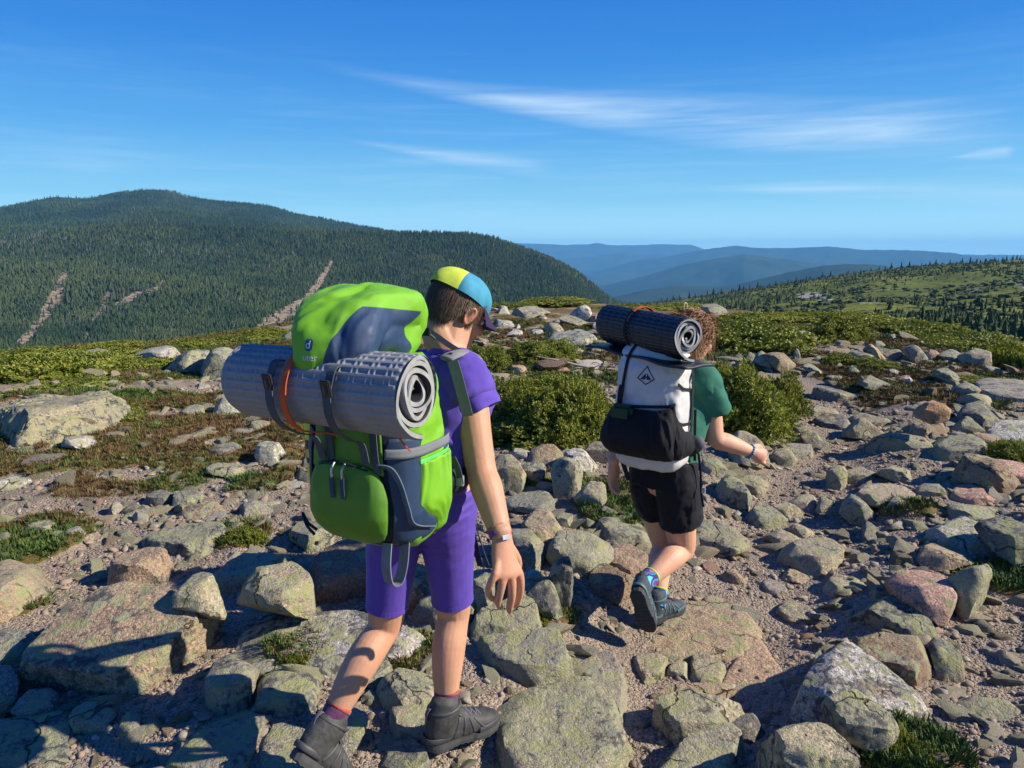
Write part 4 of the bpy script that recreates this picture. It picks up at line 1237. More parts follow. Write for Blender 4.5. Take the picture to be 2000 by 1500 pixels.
stone([(1458, 1490), (1472, 1443), (1502, 1412), (1562, 1396), (1604, 1406), (1664, 1421), (1711, 1467), (1702, 1495), (1640, 1515), (1520, 1520)], 'buff', .06, .12, 'pale blunt boulder', 'lowest of the right-hand stone row', Y=1.93, th=.12, soft=22, sub=5, top=(.12, -.12, 1))
stone([(1833, 1392), (1856, 1367), (1910, 1356), (1976, 1367), (2003, 1389), (1990, 1412), (1928, 1438), (1890, 1432)], 'buff', .75, .05, 'flat yellow-green stone', 'by itself at the right edge, lower down', th=.17, yaw=25, soft=20)
stone([(1578, 1295), (1610, 1256), (1652, 1256), (1645, 1280), (1600, 1300)], 'dark', .5, .4, 'shaded dark stone', 'behind the big speckled boulder\'s left shoulder', th=.12)
stone([(1695, 1162), (1712, 1142), (1739, 1136), (1756, 1155), (1700, 1176)], 'dark', .5, .35, 'little green-black stone', 'tucked under the pink boulder\'s left end', th=.1)
stone([(1622, 1198), (1646, 1178), (1666, 1182), (1663, 1200)], 'buff', .2, .1, 'small buff stone', 'left of the dark lichen-blotched boulder', th=.08)
stone([(1756, 1085), (1783, 1050), (1864, 1032), (1901, 1003), (1938, 1020), (1952, 1055), (1910, 1092), (1839, 1076)], 'white', .45, .3, 'large ridge-backed boulder', 'behind the egg-smooth brown boulder', th=.27, yaw=-20, soft=16)
stone([(1905, 1010), (1938, 1004), (2004, 1031), (2040, 1110), (1990, 1108), (1950, 1074)], 'dark', .35, .4, 'dark slanting boulder', 'cut by the right edge, above the moss', th=.22)
stone([(1827, 1015), (1845, 986), (1926, 983), (1970, 986), (1984, 1003), (1977, 1018), (1895, 1022), (1839, 1034)], 'grey', .7, .2, 'flat-topped lichened boulder', 'behind the large ridge-backed boulder', th=.22)
stone([(1849, 974), (1870, 944), (1891, 940), (1949, 969), (1924, 985), (1864, 986)], 'pink', .12, .1, 'pinkish grey boulder', 'at right behind the flat-topped lichened boulder', th=.22, soft=12)
stone([(1676, 960), (1693, 940), (1752, 937), (1813, 969), (1780, 980), (1721, 992), (1687, 980)], 'buff', .4, .08, 'flat wide boulder', 'in the upper path, sloping left', th=.25, soft=12)
stone([(1728, 994), (1749, 963), (1773, 981), (1766, 997)], 'grey', .6, .1, 'small pyramid stone', 'leaning on the flat wide boulder', th=.09, soft=22)
stone([(1610, 950), (1616, 915), (1634, 902), (1657, 909), (1655, 943), (1634, 957)], 'buff', .5, .15, 'upright rounded stone', 'standing mid-path', th=.12, soft=12, yaw=20)
stone([(1654, 918), (1678, 906), (1726, 931), (1698, 944), (1665, 938)], 'buff', .4, .08, 'low pale stone', 'right of the upright rounded stone', th=.16)
stone([(1713, 920), (1746, 907), (1777, 920), (1782, 943), (1752, 938)], 'buff', .4, .08, 'pale rounded stone', 'uphill of the flat wide boulder', th=.16)
stone([(1793, 954), (1826, 941), (1850, 959), (1838, 973), (1814, 973)], 'grey', .5, .1, 'greenish stone', 'between the flat wide and pinkish grey boulders', th=.14)
stone([(1641, 992), (1650, 968), (1671, 961), (1720, 1018), (1699, 1022), (1665, 1014)], 'grey', .35, .15, 'tilted shield stone', 'with a dark left face, in the path', th=.12, yaw=30, soft=22)
stone([(1592, 998), (1603, 964), (1640, 974), (1645, 1000), (1616, 1010)], 'buff', .35, .1, 'squarish buff stone', 'left of the tilted shield stone', th=.12)
stone([(1536, 978), (1566, 961), (1594, 968), (1596, 996), (1566, 1000)], 'buff', .4, .05, 'smooth buff stone', 'left of the squarish buff stone', th=.13, soft=12)
stone([(1508, 985), (1535, 974), (1580, 1010), (1529, 1000)], 'buff', .3, .05, 'thin leaf-shaped stone', 'left of the smooth buff stone', th=.12)
stone([(1452, 1008), (1479, 983), (1504, 980), (1534, 1014), (1504, 1032), (1467, 1026)], 'grey', .65, .35, 'dark mossy stone', 'in front of the thin leaf-shaped stone', th=.13)
stone([(1499, 1044), (1529, 1036), (1562, 1050), (1538, 1074)], 'buff', .15, .05, 'tipped buff flake', 'left of the wide smooth boulder', th=.1)
stone([(1539, 1028), (1557, 1019), (1596, 1043), (1566, 1049)], 'buff', .15, .05, 'pale flake', 'behind the wide smooth boulder', th=.1)
stone([(1502, 892), (1516, 875), (1544, 875), (1559, 894), (1551, 911), (1516, 911)], 'buff', .5, .05, 'pale green round stone', 'right of the bracelet hand', th=.14, soft=10)
stone([(1527, 848), (1541, 831), (1578, 837), (1619, 857), (1642, 876), (1597, 878), (1554, 866)], 'dark', .35, .3, 'long dark stone', 'slanting across the path right of the big bush', th=.17)
stone([(1505, 872), (1530, 862), (1591, 868), (1602, 896), (1554, 892)], 'grey', .15, .05, 'long low grey stone', 'in front of the long dark stone', th=.16)
stone([(1576, 828), (1603, 806), (1647, 809), (1664, 829), (1622, 838)], 'dark', .2, .35, 'rough dark-fronted stone', 'below the ledge right of the big bush', th=.22)
stone([(1558, 805), (1566, 785), (1616, 794), (1645, 804), (1591, 814)], 'buff', .35, .08, 'pale ledge stone', 'touching the right foot of the big bush', th=.3)
stone([(1580, 782), (1591, 752), (1625, 757), (1680, 773), (1640, 787)], 'dark', .2, .2, 'dark-sided long stone', 'in pink gravel right of the bush top', th=.3, yaw=20)
stone([(1645, 849), (1684, 813), (1726, 845), (1709, 858)], 'buff', .4, .1, 'roof-shaped stone', 'in mid-path left of the big low boulder', th=.22)
stone([(1657, 818), (1690, 806), (1738, 820), (1721, 836)], 'buff', .4, .1, 'pale sloping stone', 'behind the roof-shaped stone', th=.25)
stone([(1676, 882), (1705, 851), (1746, 840), (1829, 850), (1856, 863), (1798, 890), (1715, 890)], 'grey', .55, .15, 'big low boulder', 'with a shaded front, in the upper right rocks', th=.3, soft=12)
stone([(1784, 813), (1802, 788), (1823, 778), (1856, 798), (1850, 819), (1820, 827)], 'orange', .15, .08, 'orange-faced boulder', 'perched on a dark brown one', th=.2, yaw=-30, soft=22, Y=5.75, lift=True)
stone([(1772, 842), (1783, 819), (1833, 819), (1850, 838), (1814, 852)], 'brown', .05, .1, 'dark brown stone', 'under the orange-faced boulder', th=.2)
stone([(1855, 842), (1888, 806), (1918, 838), (1895, 849)], 'grey', .7, .1, 'green pointed stone', 'right of the orange-faced boulder', th=.17, soft=24)
stone([(1862, 832), (1876, 791), (1913, 785), (1946, 814), (1921, 838)], 'dark', .2, .3, 'dark grey boulder', 'behind the green pointed stone', th=.25)
stone([(1930, 836), (1947, 822), (2020, 822), (2020, 864), (1969, 870)], 'white', .1, .3, 'white speckled boulder', 'at the right edge above green moss', th=.3)
stone([(1793, 895), (1835, 862), (1888, 844), (1909, 840), (1934, 879), (1864, 905)], 'grey', .65, .3, 'lichened rib boulder', 'at right, its near side in black shade', th=.25, yaw=-20)
stone([(1862, 925), (1888, 878), (1926, 878), (2004, 950), (1969, 960), (1916, 934)], 'brown', .15, .3, 'dark arched boulder', 'at right beside a black hollow', th=.22, soft=12)
stone([(1905, 845), (1953, 850), (1977, 869), (1935, 876)], 'tan', .1, .1, 'brown tapering stone', 'behind the lichened rib boulder', th=.2)
stone([(1939, 892), (1969, 896), (2020, 913), (2020, 942), (1969, 923)], 'pink', .1, .1, 'pink-grey boulder', 'at the right edge under green moss', th=.25)
stone([(1818, 942), (1845, 912), (1869, 909), (1866, 942)], 'dark', .4, .3, 'dark sunken stone', 'in the black hollow left of the arched boulder', th=.15)
stone([(1905, 951), (1926, 938), (1990, 959), (1950, 969)], 'buff', .15, .1, 'flat buff stone', 'in front of the dark arched boulder', th=.16)
stone([(1676, 748), (1705, 732), (1745, 755), (1715, 760)], 'grey', .5, .05, 'green humped stone', 'in the far path gravel', th=.3)
stone([(1818, 728), (1839, 715), (1884, 742), (1864, 752)], 'dark', .2, .2, 'dark slanting stone', 'near the grey bedrock sheet at right', th=.28)
stone([(1858, 758), (1888, 741), (1915, 764), (1907, 774), (1870, 768)], 'grey', .5, .2, 'grey cornered stone', 'at the left tip of the grey bedrock sheet', th=.25, yaw=-25)
slab([(1888, 748), (1919, 733), (2060, 739), (2060, 788), (1920, 772)], .06, 'grey', .15, .3, 'grey bedrock sheet', 'at the right edge near the far stone row', sub=4)
stone([(1855, 780), (1900, 768), (1928, 770), (1940, 789), (1901, 796)], 'buff', .6, .1, 'pale green flat stone', 'below the grey bedrock sheet', th=.3)
stone([(1759, 748), (1774, 732), (1788, 750)], 'white', .05, .05, 'small bright white stone', 'among grey ones left of the dark slanting stone', th=.17)
stone([(1648, 726), (1668, 713), (1689, 729)], 'grey', .5, .1, 'small green dome stone', 'at the far end of the path', th=.25)
stone([(1560, 718), (1578, 706), (1608, 726), (1597, 731)], 'grey', .3, .15, 'dark long stone', 'at the foot of the far stone row', th=.3)
# --- far stone row
FAR = [([(1471, 703), (1482, 679), (1516, 705), (1504, 721)], 'buff', 'split boulder', 'with a lit right face, left in the far stone row', 30), ([(1493, 688), (1516, 679), (1556, 711), (1547, 730), (1521, 725)], 'brown', 'brown jumbled boulder', 'right of the split boulder in the far row', -10),
       ([(1546, 706), (1557, 676), (1565, 700)], 'grey', 'thin upright stone', 'ending the left part of the far stone row', 0), ([(1651, 694), (1668, 682), (1704, 696), (1674, 709)], 'grey', 'broad grey stone', 'left of the leaning plank-like stone', 0),
       ([(1685, 676), (1699, 668), (1732, 702), (1724, 711)], 'orange', 'leaning plank-like stone', 'orange at its foot, in the far row', 10), ([(1762, 681), (1789, 670), (1810, 696), (1795, 709)], 'grey', 'big oval boulder', 'in the middle of the far row', 0),
       ([(1871, 693), (1907, 678), (1937, 686), (1942, 719), (1901, 720)], 'buff', 'largest block', 'at the right end of the far stone row', 15), ([(1831, 691), (1854, 679), (1878, 690), (1872, 709)], 'grey', 'grey slab stone', 'left of the largest block of the far row', 0),
       ([(1724, 690), (1752, 679), (1766, 692), (1750, 704)], 'brown', 'brownish stone', 'between plank-like stone and oval boulder', 0), ([(1808, 692), (1820, 680), (1836, 690), (1830, 703)], 'pink', 'small pinkish stone', 'right of the oval boulder', 0),
       ([(1584, 706), (1600, 692), (1622, 700), (1618, 714)], 'grey', 'grey lumpy stone', 'right of the green tuft in the far row', 0), ([(1618, 704), (1632, 690), (1652, 697), (1650, 712)], 'tan', 'tan stone', 'between lumpy and broad grey stones', 0),
       ([(1728, 661), (1746, 650), (1760, 664)], 'white', 'white lichened stone', 'standing out of the bushes above the far row', 0), ([(1700, 681), (1714, 664), (1730, 672), (1726, 684)], 'buff', 'small squared stone', 'on the far row under the white lichened one', 0),
       ([(1455, 700), (1466, 685), (1476, 692), (1474, 706)], 'buff', 'small pale stone', 'leftmost beside the split boulder of the far row', 0), ([(1430, 704), (1444, 686), (1456, 703)], 'grey', 'pointed pale stone', 'just right of the shorter hiker\'s shoulder', 25),
       ([(1608, 690), (1620, 680), (1634, 688), (1628, 697)], 'grey', 'rear grey stone', 'behind the lumpy stone of the far row', 0), ([(1785, 672), (1800, 663), (1815, 676)], 'white', 'pale top stone', 'behind the oval boulder', 0),
       ([(1512, 668), (1540, 640), (1575, 645), (1590, 658), (1560, 668)], 'white', 'pale ledge', 'among shrubs left above the far stone row', 0), ([(1590, 668), (1602, 658), (1614, 668)], 'grey', 'grey shrub stone', 'sticking out of bushes above the far row', 0),
       ([(1355, 612), (1370, 594), (1395, 592), (1430, 606), (1400, 614)], 'grey', 'far crest boulder', 'right behind the shorter hiker\'s hair', 0), ([(1395, 700), (1410, 690), (1424, 702)], 'tan', 'little tan stone', 'just behind the shorter hiker\'s shoulder', 0)]
for poly, tone, short, where, yaw in FAR:
    stone(poly, tone, .35, .2, short, where, th=.3, yaw=yaw, soft=22)

# --- smaller stones lying about: each a thing, named by what it lies beside
PROTO = []
for k in range(12):
    rg = np.random.default_rng(300 + k)
    pl = []
    for _ in range(9):
        n = rg.normal(size=3); n /= np.linalg.norm(n)
        pl.append((n, rg.uniform(.55, 1.0)))
    pl += [((0, 0, 1), rg.uniform(.35, .7)), ((0, 0, -1), .4)]
    P, F = solid([(tuple(n), d) for n, d in pl], (1, .8, .6), 3, 40, 300 + k, 0.8, 9, 1.0)
    P -= np.array([0, 0, 0.12])
    PROTO.append(mesh_np('small_stone', P, F))
    PROTO[-1].polygons.foreach_set('use_smooth', np.ones(len(PROTO[-1].polygons), bool))
    PROTO[-1].set_sharp_from_angle(angle=R(33))
    PROTO[-1].materials.append(GRANITE)
heroes = list(ROCKS)
used = {}
SIDE = {(-1, 0): 'left of', (1, 0): 'right of', (0, 1): 'behind', (0, -1): 'in front of', (-1, 1): 'behind the left end of', (1, 1): 'behind the right end of', (-1, -1): 'at the front left of', (1, -1): 'at the front right of'}
SIZEW = ((0.036, 'tiny'), (0.055, 'small'), (0.085, 'middling'), (9, 'fair-sized'))
NTH = ['', 'second ', 'third ', 'fourth ', 'fifth ', 'sixth ']


def small_stone(px, py, s, tone, k):
    g = ground(px, py)
    for x, y, r, *_ in ROCKS:
        if math.hypot(g.x - x, g.y - y) < r * 0.8 + s * .7: return None
    h = min(heroes, key=lambda q: math.hypot(g.x - q[0], g.y - q[1]) - q[2])
    dx, dy = g.x - h[0], g.y - h[1]
    L = max(math.hypot(dx, dy), 1e-6)
    key = (0 if abs(dx) < .42 * L else int(math.copysign(1, dx)), 0 if abs(dy) < .42 * L else int(math.copysign(1, dy)))
    word = [w for t, w in SIZEW if s < t][0]
    lab = '%s %s stone lying %s the %s' % (word, tone, SIDE[key], h[3])
    n = used.get(lab, 0); used[lab] = n + 1
    if n >= len(NTH): return None
    lab = (NTH[n] + lab) if n else lab
    o = bpy.data.objects.new('small_stone', PROTO[k % 12])
    COL.objects.link(o)
    rg = random.Random(9000 + k)
    o.location = (g.x, g.y, float(gz(g.x, g.y)))
    o.rotation_euler = (rg.uniform(-.25, .25), rg.uniform(-.25, .25), rg.uniform(0, 6.28))
    o.scale = (s * rg.uniform(.8, 1.3), s * rg.uniform(.8, 1.2), s * rg.uniform(.6, 1.0))
    o.color = (*jitter(TONE[tone], k), 1)
    o['lichen'], o['crust'] = rg.choice((0.05, .2, .45, .6)), rg.choice((.05, .15, .3))
    tag(o, lab, 'stone', 'small loose stones among the boulders')
    ROCKS.append((g.x, g.y, s, 'small', g.z + s, o))
    return o


ZONES = [((1380, 860, 1900, 1100), 60, .035, .10), ((1560, 720, 1960, 880), 42, .06, .16), ((1330, 1040, 1640, 1260), 26, .025, .06), ((150, 950, 600, 1060), 30, .03, .075), ((0, 740, 560, 960), 34, .05, .13),
         ((940, 605, 1185, 740), 34, .08, .25), ((1780, 1180, 2000, 1500), 26, .025, .06), ((150, 1370, 520, 1500), 14, .02, .05), ((1000, 960, 1240, 1240), 26, .03, .07), ((1380, 660, 1900, 730), 34, .09, .2),
         ((690, 1280, 930, 1420), 10, .025, .05), ((1230, 1290, 1560, 1500), 12, .012, .03)]
kk = 0
for (x0, y0, x1, y1), n, s0, s1 in ZONES:
    rg = random.Random(x0 + y0)
    for _ in range(int(n * 1.5)):
        kk += 1
        small_stone(rg.uniform(x0, x1), rg.uniform(y0, y1), s0 + (s1 - s0) * rg.random() ** 2, rg.choice(('grey', 'buff', 'tan', 'grey', 'buff', 'pink', 'white', 'brown')), kk)

# --- gravel and grit: nobody could count it
def grit_material():
    m, T, b = mat_new('grit')
    info = T.n('ShaderNodeObjectInfo').outputs['Random']
    ramp = T.n('ShaderNodeValToRGB')
    T.l(info, ramp.inputs[0])
    e = ramp.color_ramp.elements
    e[0].color, e[1].color = (0.125, 0.095, 0.067, 1), (0.44, 0.375, 0.285, 1)
    for p, c in ((.25, (.22, .18, .13, 1)), (.5, (.29, .225, .16, 1)), (.7, (.31, .21, .14, 1)), (.85, (.27, .25, .20, 1))):
        q = e.new(p); q.color = c
    tc = T.n('ShaderNodeTexCoord').outputs['Object']
    T.l(T.mix(T.math('MULTIPLY', T.noise(tc, 3.0, 3), .5), ramp.outputs[0], (0.22, 0.17, 0.13)), b.inputs['Base Color'])
    b.inputs['Roughness'].default_value = 0.95
    b.inputs['Specular IOR Level'].default_value = 0.2
    return m


GRIT = grit_material()
grit_me = []
for k in range(6):
    rg = np.random.default_rng(700 + k)
    pl = [(n / np.linalg.norm(n), rg.uniform(.5, 1)) for n in rg.normal(size=(8, 3))] + [((0, 0, -1), .4)]
    P, F = solid([(tuple(n), d) for n, d in pl], (1, .8, .6), 1, 12, 700 + k, 0.8, 2, 1.0)
    grit_me.append(mesh_np('grit_piece', P, F))
RUBBLE_M, T, b_ = mat_new('rubble')
info = T.n('ShaderNodeObjectInfo').outputs['Random']
rp = T.n('ShaderNodeValToRGB'); T.l(info, rp.inputs[0])
e = rp.color_ramp.elements
e[0].color, e[1].color = (0.17, 0.155, 0.12, 1), (0.44, 0.39, 0.30, 1)
for p_, c_ in ((.3, (.25, .225, .165, 1)), (.55, (.30, .285, .17, 1)), (.75, (.34, .24, .155, 1))):
    q_ = e.new(p_); q_.color = c_
tc = T.n('ShaderNodeTexCoord').outputs['Object']
nb_, nc_ = T.noise(tc, 2.2, 5, .65), T.noise(tc, 14, 4, .7)
c_ = T.mix(T.step(nb_, .48, .62), rp.outputs[0], (0.31, 0.30, 0.145))
c_ = T.mix(T.math('MULTIPLY', T.step(nc_, .52, .66), .6), c_, (.07, .068, .06))
T.l(c_, b_.inputs['Base Color']); b_.inputs['Roughness'].default_value = .92
bump(T, b_, nc_, .7, .05)
r = 1.5 + 12 * rng.random(14000) ** 1.1
a = (rng.random(14000) - .5) * 2 * R(41)
x, y = r * np.sin(a), r * np.cos(a)
dt_ = dist_poly(x, y, TRAIL)
den = sstep(dt_, .22, .5) * (0.25 + .75 * sstep(fbm2(x, y, 1.1, 3, 321), -.25, .25)) * (.70 + .30 * sstep(x, -1.2, .4)) * (1 - .8 * (gm(x, y) > .4))
k = rng.random(len(x)) < den * .75
x, y, r = x[k], y[k], r[k]
s = (.016 + .040 * rng.random(len(x)) ** 2) * (.75 + .12 * r)
scatter('rubble', np.stack([x, y, gz(x, y) + s * .05], 1), np.stack([rng.normal(0, .3, len(x)), rng.normal(0, .3, len(x)), rng.random(len(x)) * 6.28], 1), np.stack([s * rng.uniform(.8, 1.5, len(x)), s * rng.uniform(.7, 1.2, len(x)), s * rng.uniform(.5, 1, len(x))], 1), rng.integers(0, 6, len(x)), [(PROTO[q_].copy(), RUBBLE_M) for q_ in range(6)])
N = 170000
r = 1.2 + 8.5 * rng.random(N) ** 1.15
a = (rng.random(N) - .5) * 2 * R(42)
x, y = r * np.sin(a), r * np.cos(a)
patch = fbm2(x, y, 2.2, 3, 123)
k = (gm(x, y) < 0.28) & (rng.random(N) < 0.35 + 0.65 * sstep(patch, -.35, .2))
x, y, r, patch = x[k], y[k], r[k], patch[k]
M = len(x)
s = 0.0022 + 0.0048 * rng.random(M) ** 2 + 0.020 * rng.random(M) ** 18
s = s * (0.8 + 0.10 * r)
scatter('gravel', np.stack([x, y, gz(x, y) + s * .1], 1), rng.uniform(-.5, .5, (M, 3)) + np.stack([0 * x, 0 * x, rng.random(M) * 6.28], 1), np.stack([s * rng.uniform(.8, 1.4, M), s * rng.uniform(.7, 1.2, M), s * rng.uniform(.5, .9, M)], 1), rng.integers(0, 6, M), [(g_, GRIT) for g_ in grit_me])
# ------------------------------------------------------------------ krummholz shrubs and heath
m_shrub = foliage_material('krummholz_needles', [(0.046, 0.070, 0.012), (0.125, 0.160, 0.020), (0.235, 0.25, 0.034), (0.33, 0.315, 0.055)], 0.6, trans=0.22)
m_twig, _T, _b = mat_new('twigs')
_b.inputs['Base Color'].default_value = (0.13, 0.105, 0.085, 1)
_b.inputs['Roughness'].default_value = 0.9


def shrub_mesh(seed, n, lean=0.35, sprig=0.105, low=1.0):
    """unit dome (radius 1, height 1) of needle sprigs; returns foliage and twig meshes"""
    rg = np.random.default_rng(seed)
    k = 0
    V, F, TV, TF = [], [], [], []
    lump = rg.uniform(0, 50, 3)
    a = rg.random(n) * 2 * math.pi
    zz = rg.random(n) ** 0.8
    depth = 1 - 0.45 * rg.random(n) ** 2.2
    dirs = np.stack([np.cos(a) * np.sqrt(1 - zz ** 2), np.sin(a) * np.sqrt(1 - zz ** 2), zz], 1)
    L = 1 + 0.46 * fbm(dirs * 2.3 + lump, 3, seed) + 0.24 * fbm(dirs * 6 + lump, 2, seed + 1)
    P = dirs * (L * depth)[:, None] * np.array([1, 1, low])
    for i in range(n):
        d = Vector(dirs[i]) + Vector((rg.normal(0, .35), rg.normal(0, .35), lean + rg.normal(0, .3)))
        d.normalize()
        s = d.orthogonal().normalized(); t = d.cross(s)
        ln = sprig * rg.uniform(.7, 1.5)
        p = Vector(P[i])
        o = len(V)
        for q in range(7):
            an = q * 2.4 + rg.random()
            u = q / 7
            b0 = p + d * ln * u
            w = (s * math.cos(an) + t * math.sin(an))
            e = b0 + d * ln * .42 + w * ln * (.50 - .22 * u)
            sd = d.cross(w) * ln * .15
            o = len(V)
            V.extend([tuple(b0 - sd * .6), tuple(b0 + sd * .6), tuple(e + sd), tuple(e - sd)])
            F.append((o, o + 1, o + 2, o + 3))
    for i in range(0, n, max(1, n // 70)):
        e = Vector(P[i]); b0 = Vector((e.x * .25, e.y * .25, 0)); s = Vector((0, 0, 1)).cross(e - b0).normalized() * .012
        m_ = b0 * .4 + e * .6 + Vector((0, 0, -.08))
        o = len(TV)
        TV.extend([tuple(b0 - s), tuple(b0 + s), tuple(m_ + s * .7), tuple(m_ - s * .7), tuple(e), tuple(b0 + Vector((0, 0, .03))), tuple(m_ + Vector((0, 0, .018)))])
        TF.extend([(o, o + 1, o + 2, o + 3), (o + 3, o + 2, o + 4), (o, o + 5, o + 6, o + 3), (o + 5, o + 1, o + 2, o + 6)])
    return mesh_np('foliage', V, np.array(F)), mesh_np('branches', TV, TF)


SHRUB = [shrub_mesh(40 + k, 3400, .35, .085) for k in range(3)] + [shrub_mesh(50 + k, 3000, .5, .085, .30) for k in range(3)]


def shrub(px, py, w, h, k, label, dratio=.7, group=None, rot=None, name='krummholz_shrub'):
    g = ground(px, py)
    dep = (g - CAM).dot(FWD)
    W, H = w / FPX * dep, h / FPX * dep
    d = W * dratio
    c = g + Vector((g.x, g.y, 0)).normalized() * d * .42
    t = tag(empty(name, (c.x, c.y, float(gz(c.x, c.y)) - .03)), label, 'shrub', group)
    rz = random.Random(px * 7 + py).uniform(0, 6.28) if rot is None else rot
    for me, mt_, nm in ((SHRUB[k][0], m_shrub, 'foliage'), (SHRUB[k][1], m_twig, 'branches')):
        o = link(nm, me, mt_, t, smooth=False)
        # turned inside, stretched in the shrub's own axes
        o.matrix_local = Matrix.Diagonal((W / 2 / 1.05, d / 2 / 1.05, H / 1.12 * (.62 / .36 if k >= 3 else 1), 1)) @ Matrix.Rotation(rz, 4, 'Z')
    return t


SH = [(985, 850, 190, 100, 0, 'broad green krummholz shrub right of the purple sleeve'), (1110, 872, 190, 118, 1, 'dense dark green shrub left of the black mesh pocket'), (1060, 795, 180, 52, 2, 'shrub top behind the dense dark green shrub'),
      (1050, 862, 150, 95, 2, 'low shrub between the two big green shrubs'), (930, 800, 120, 62, 0, 'shrub edge appearing beside the taller hiker\'s upper arm'), (1090, 708, 90, 44, 2, 'small shrub right of the yellow-green one'),
      (1490, 850, 120, 90, 2, 'low skirt of the big bushy shrub'),
      (1045, 872, 270, 62, 1, 'low dark skirt of shrubs above the stone row'), (1172, 842, 70, 66, 0, 'shrub edge just left of the white pack'), (1075, 770, 190, 34, 2, 'low far edge of the green thicket between the hikers'),
      (945, 728, 110, 52, 2, 'olive shrub right of the taller hiker\'s chin'), (1045, 716, 120, 42, 0, 'yellow-green shrub below the big pale ledge'), (1440, 856, 240, 128, 0, 'big bushy spruce shrub behind the shorter hiker\'s arm'),
      (1525, 812, 100, 76, 1, 'dark spruce shoots at the right end of the big bushy shrub'), (1385, 770, 130, 62, 2, 'shrub showing behind the green T-shirt shoulder'), (1635, 716, 80, 30, 0, 'yellow-green tuft between stones of the far row'), (1700, 722, 120, 22, 1, 'bright green low tuft in front of the far row'),
      (1450, 690, 230, 62, 3, 'wide yellow-green mat behind the shorter hiker\'s hair'), (1560, 668, 150, 36, 4, 'greyish low mat right of the hair'), (1640, 672, 130, 52, 1, 'darker bush rising above the far row'), (1790, 662, 190, 36, 3, 'long green mat behind the far row\'s middle'),
      (1890, 684, 160, 40, 4, 'green mat behind the largest block of the far row'), (1975, 725, 130, 62, 5, 'rich green bush at the right edge beyond the far row'), (1480, 636, 170, 26, 5, 'thin green mat on the crest right of the hair'), (1640, 640, 220, 26, 3, 'long yellow-green mat on the crest'),
      (1000, 604, 110, 14, 4, 'thin green mat on the crest left of the pointed boulder'), (1085, 602, 130, 18, 3, 'bright green mat on the crest behind the dark-faced boulder'), (1235, 606, 130, 16, 5, 'green mat on the crest above the black pad'), (1330, 606, 120, 18, 4, 'olive mat on the crest behind the hair bun'),
      (40, 752, 210, 60, 3, 'bright yellow-green mat at the left edge'), (130, 738, 200, 44, 4, 'yellow-green mat right of the leftmost one'), (45, 716, 220, 32, 5, 'yellow mat along the crest at far left'), (215, 716, 170, 32, 3, 'green mat in front of the low grey boulder'), (300, 726, 130, 28, 4, 'small green mat before the sloping boulder'),
      (170, 762, 200, 26, 5, 'dark green creeping mat above the outcrop'), (230, 690, 120, 24, 4, 'yellow mat right of the low grey boulder'), (370, 682, 90, 22, 3, 'yellow-green mat behind the sloping boulder'), (490, 672, 120, 26, 5, 'yellow-green mat behind the grey pad'), (530, 664, 90, 30, 4, 'taller yellow shrub by the greenish boulder'),
      (60, 860, 150, 22, 4, 'grey-green creeping mat on the outcrop foot'), (200, 842, 190, 30, 5, 'creeping green mat against the outcrop\'s right flank'), (1905, 760, 120, 20, 4, 'small green mat beside the grey bedrock sheet'), (1985, 905, 130, 40, 1, 'green mossy bush at right below the speckled boulder')]
for px, py, w, h, k, lab in SH:
    shrub(px, py, w, h, k, lab, .8 if k < 3 else 1.5)
for px, py, w, h, lab in ((1745, 1470, 90, 70, 'dark green sprig bush growing before the curved lichen-crusted stone'), (575, 1322, 90, 45, 'grassy green tuft below the white-streaked ledge'), (480, 1066, 80, 40, 'green tuft right of the long lichened block'), (1045, 950, 70, 32, 'green tuft under the dark-faced stone'),
                          (1060, 1222, 60, 28, 'green tuft at the right end of the bright lichen ledge'), (1790, 1500, 130, 50, 'leafy green patch at the bottom edge, lower right'), (1130, 935, 60, 28, 'small green tuft beside the salt-and-pepper stone'), (1850, 1432, 60, 16, 'tiny green tuft under the flat yellow-green stone')):
    shrub(px, py, w, h, 4 if w > 60 else 5, lab, .8, name='green_tuft')


def tuft(seed, n, h, spread, wid, droop=.4):
    rg = random.Random(seed)
    V, F = [], []
    for _ in range(n):
        a = rg.random() * 6.28; r = spread * rg.random()
        b0 = Vector((r * math.cos(a), r * math.sin(a), -.1 * h))
        d = Vector((math.cos(a) * droop * rg.random(), math.sin(a) * droop * rg.random(), 1)) * h * rg.uniform(.6, 1.1)
        s = Vector((-math.sin(a + rg.random()), math.cos(a), 0)) * wid
        o = len(V)
        V.extend([tuple(b0 - s), tuple(b0 + s), tuple(b0 + d * .6 + s * .9), tuple(b0 + d * .6 - s * .9), tuple(b0 + d + s * .1)])
        F.extend([(o, o + 1, o + 2, o + 3), (o + 3, o + 2, o + 4)])
    return mesh_np('heath_tuft', V, F)


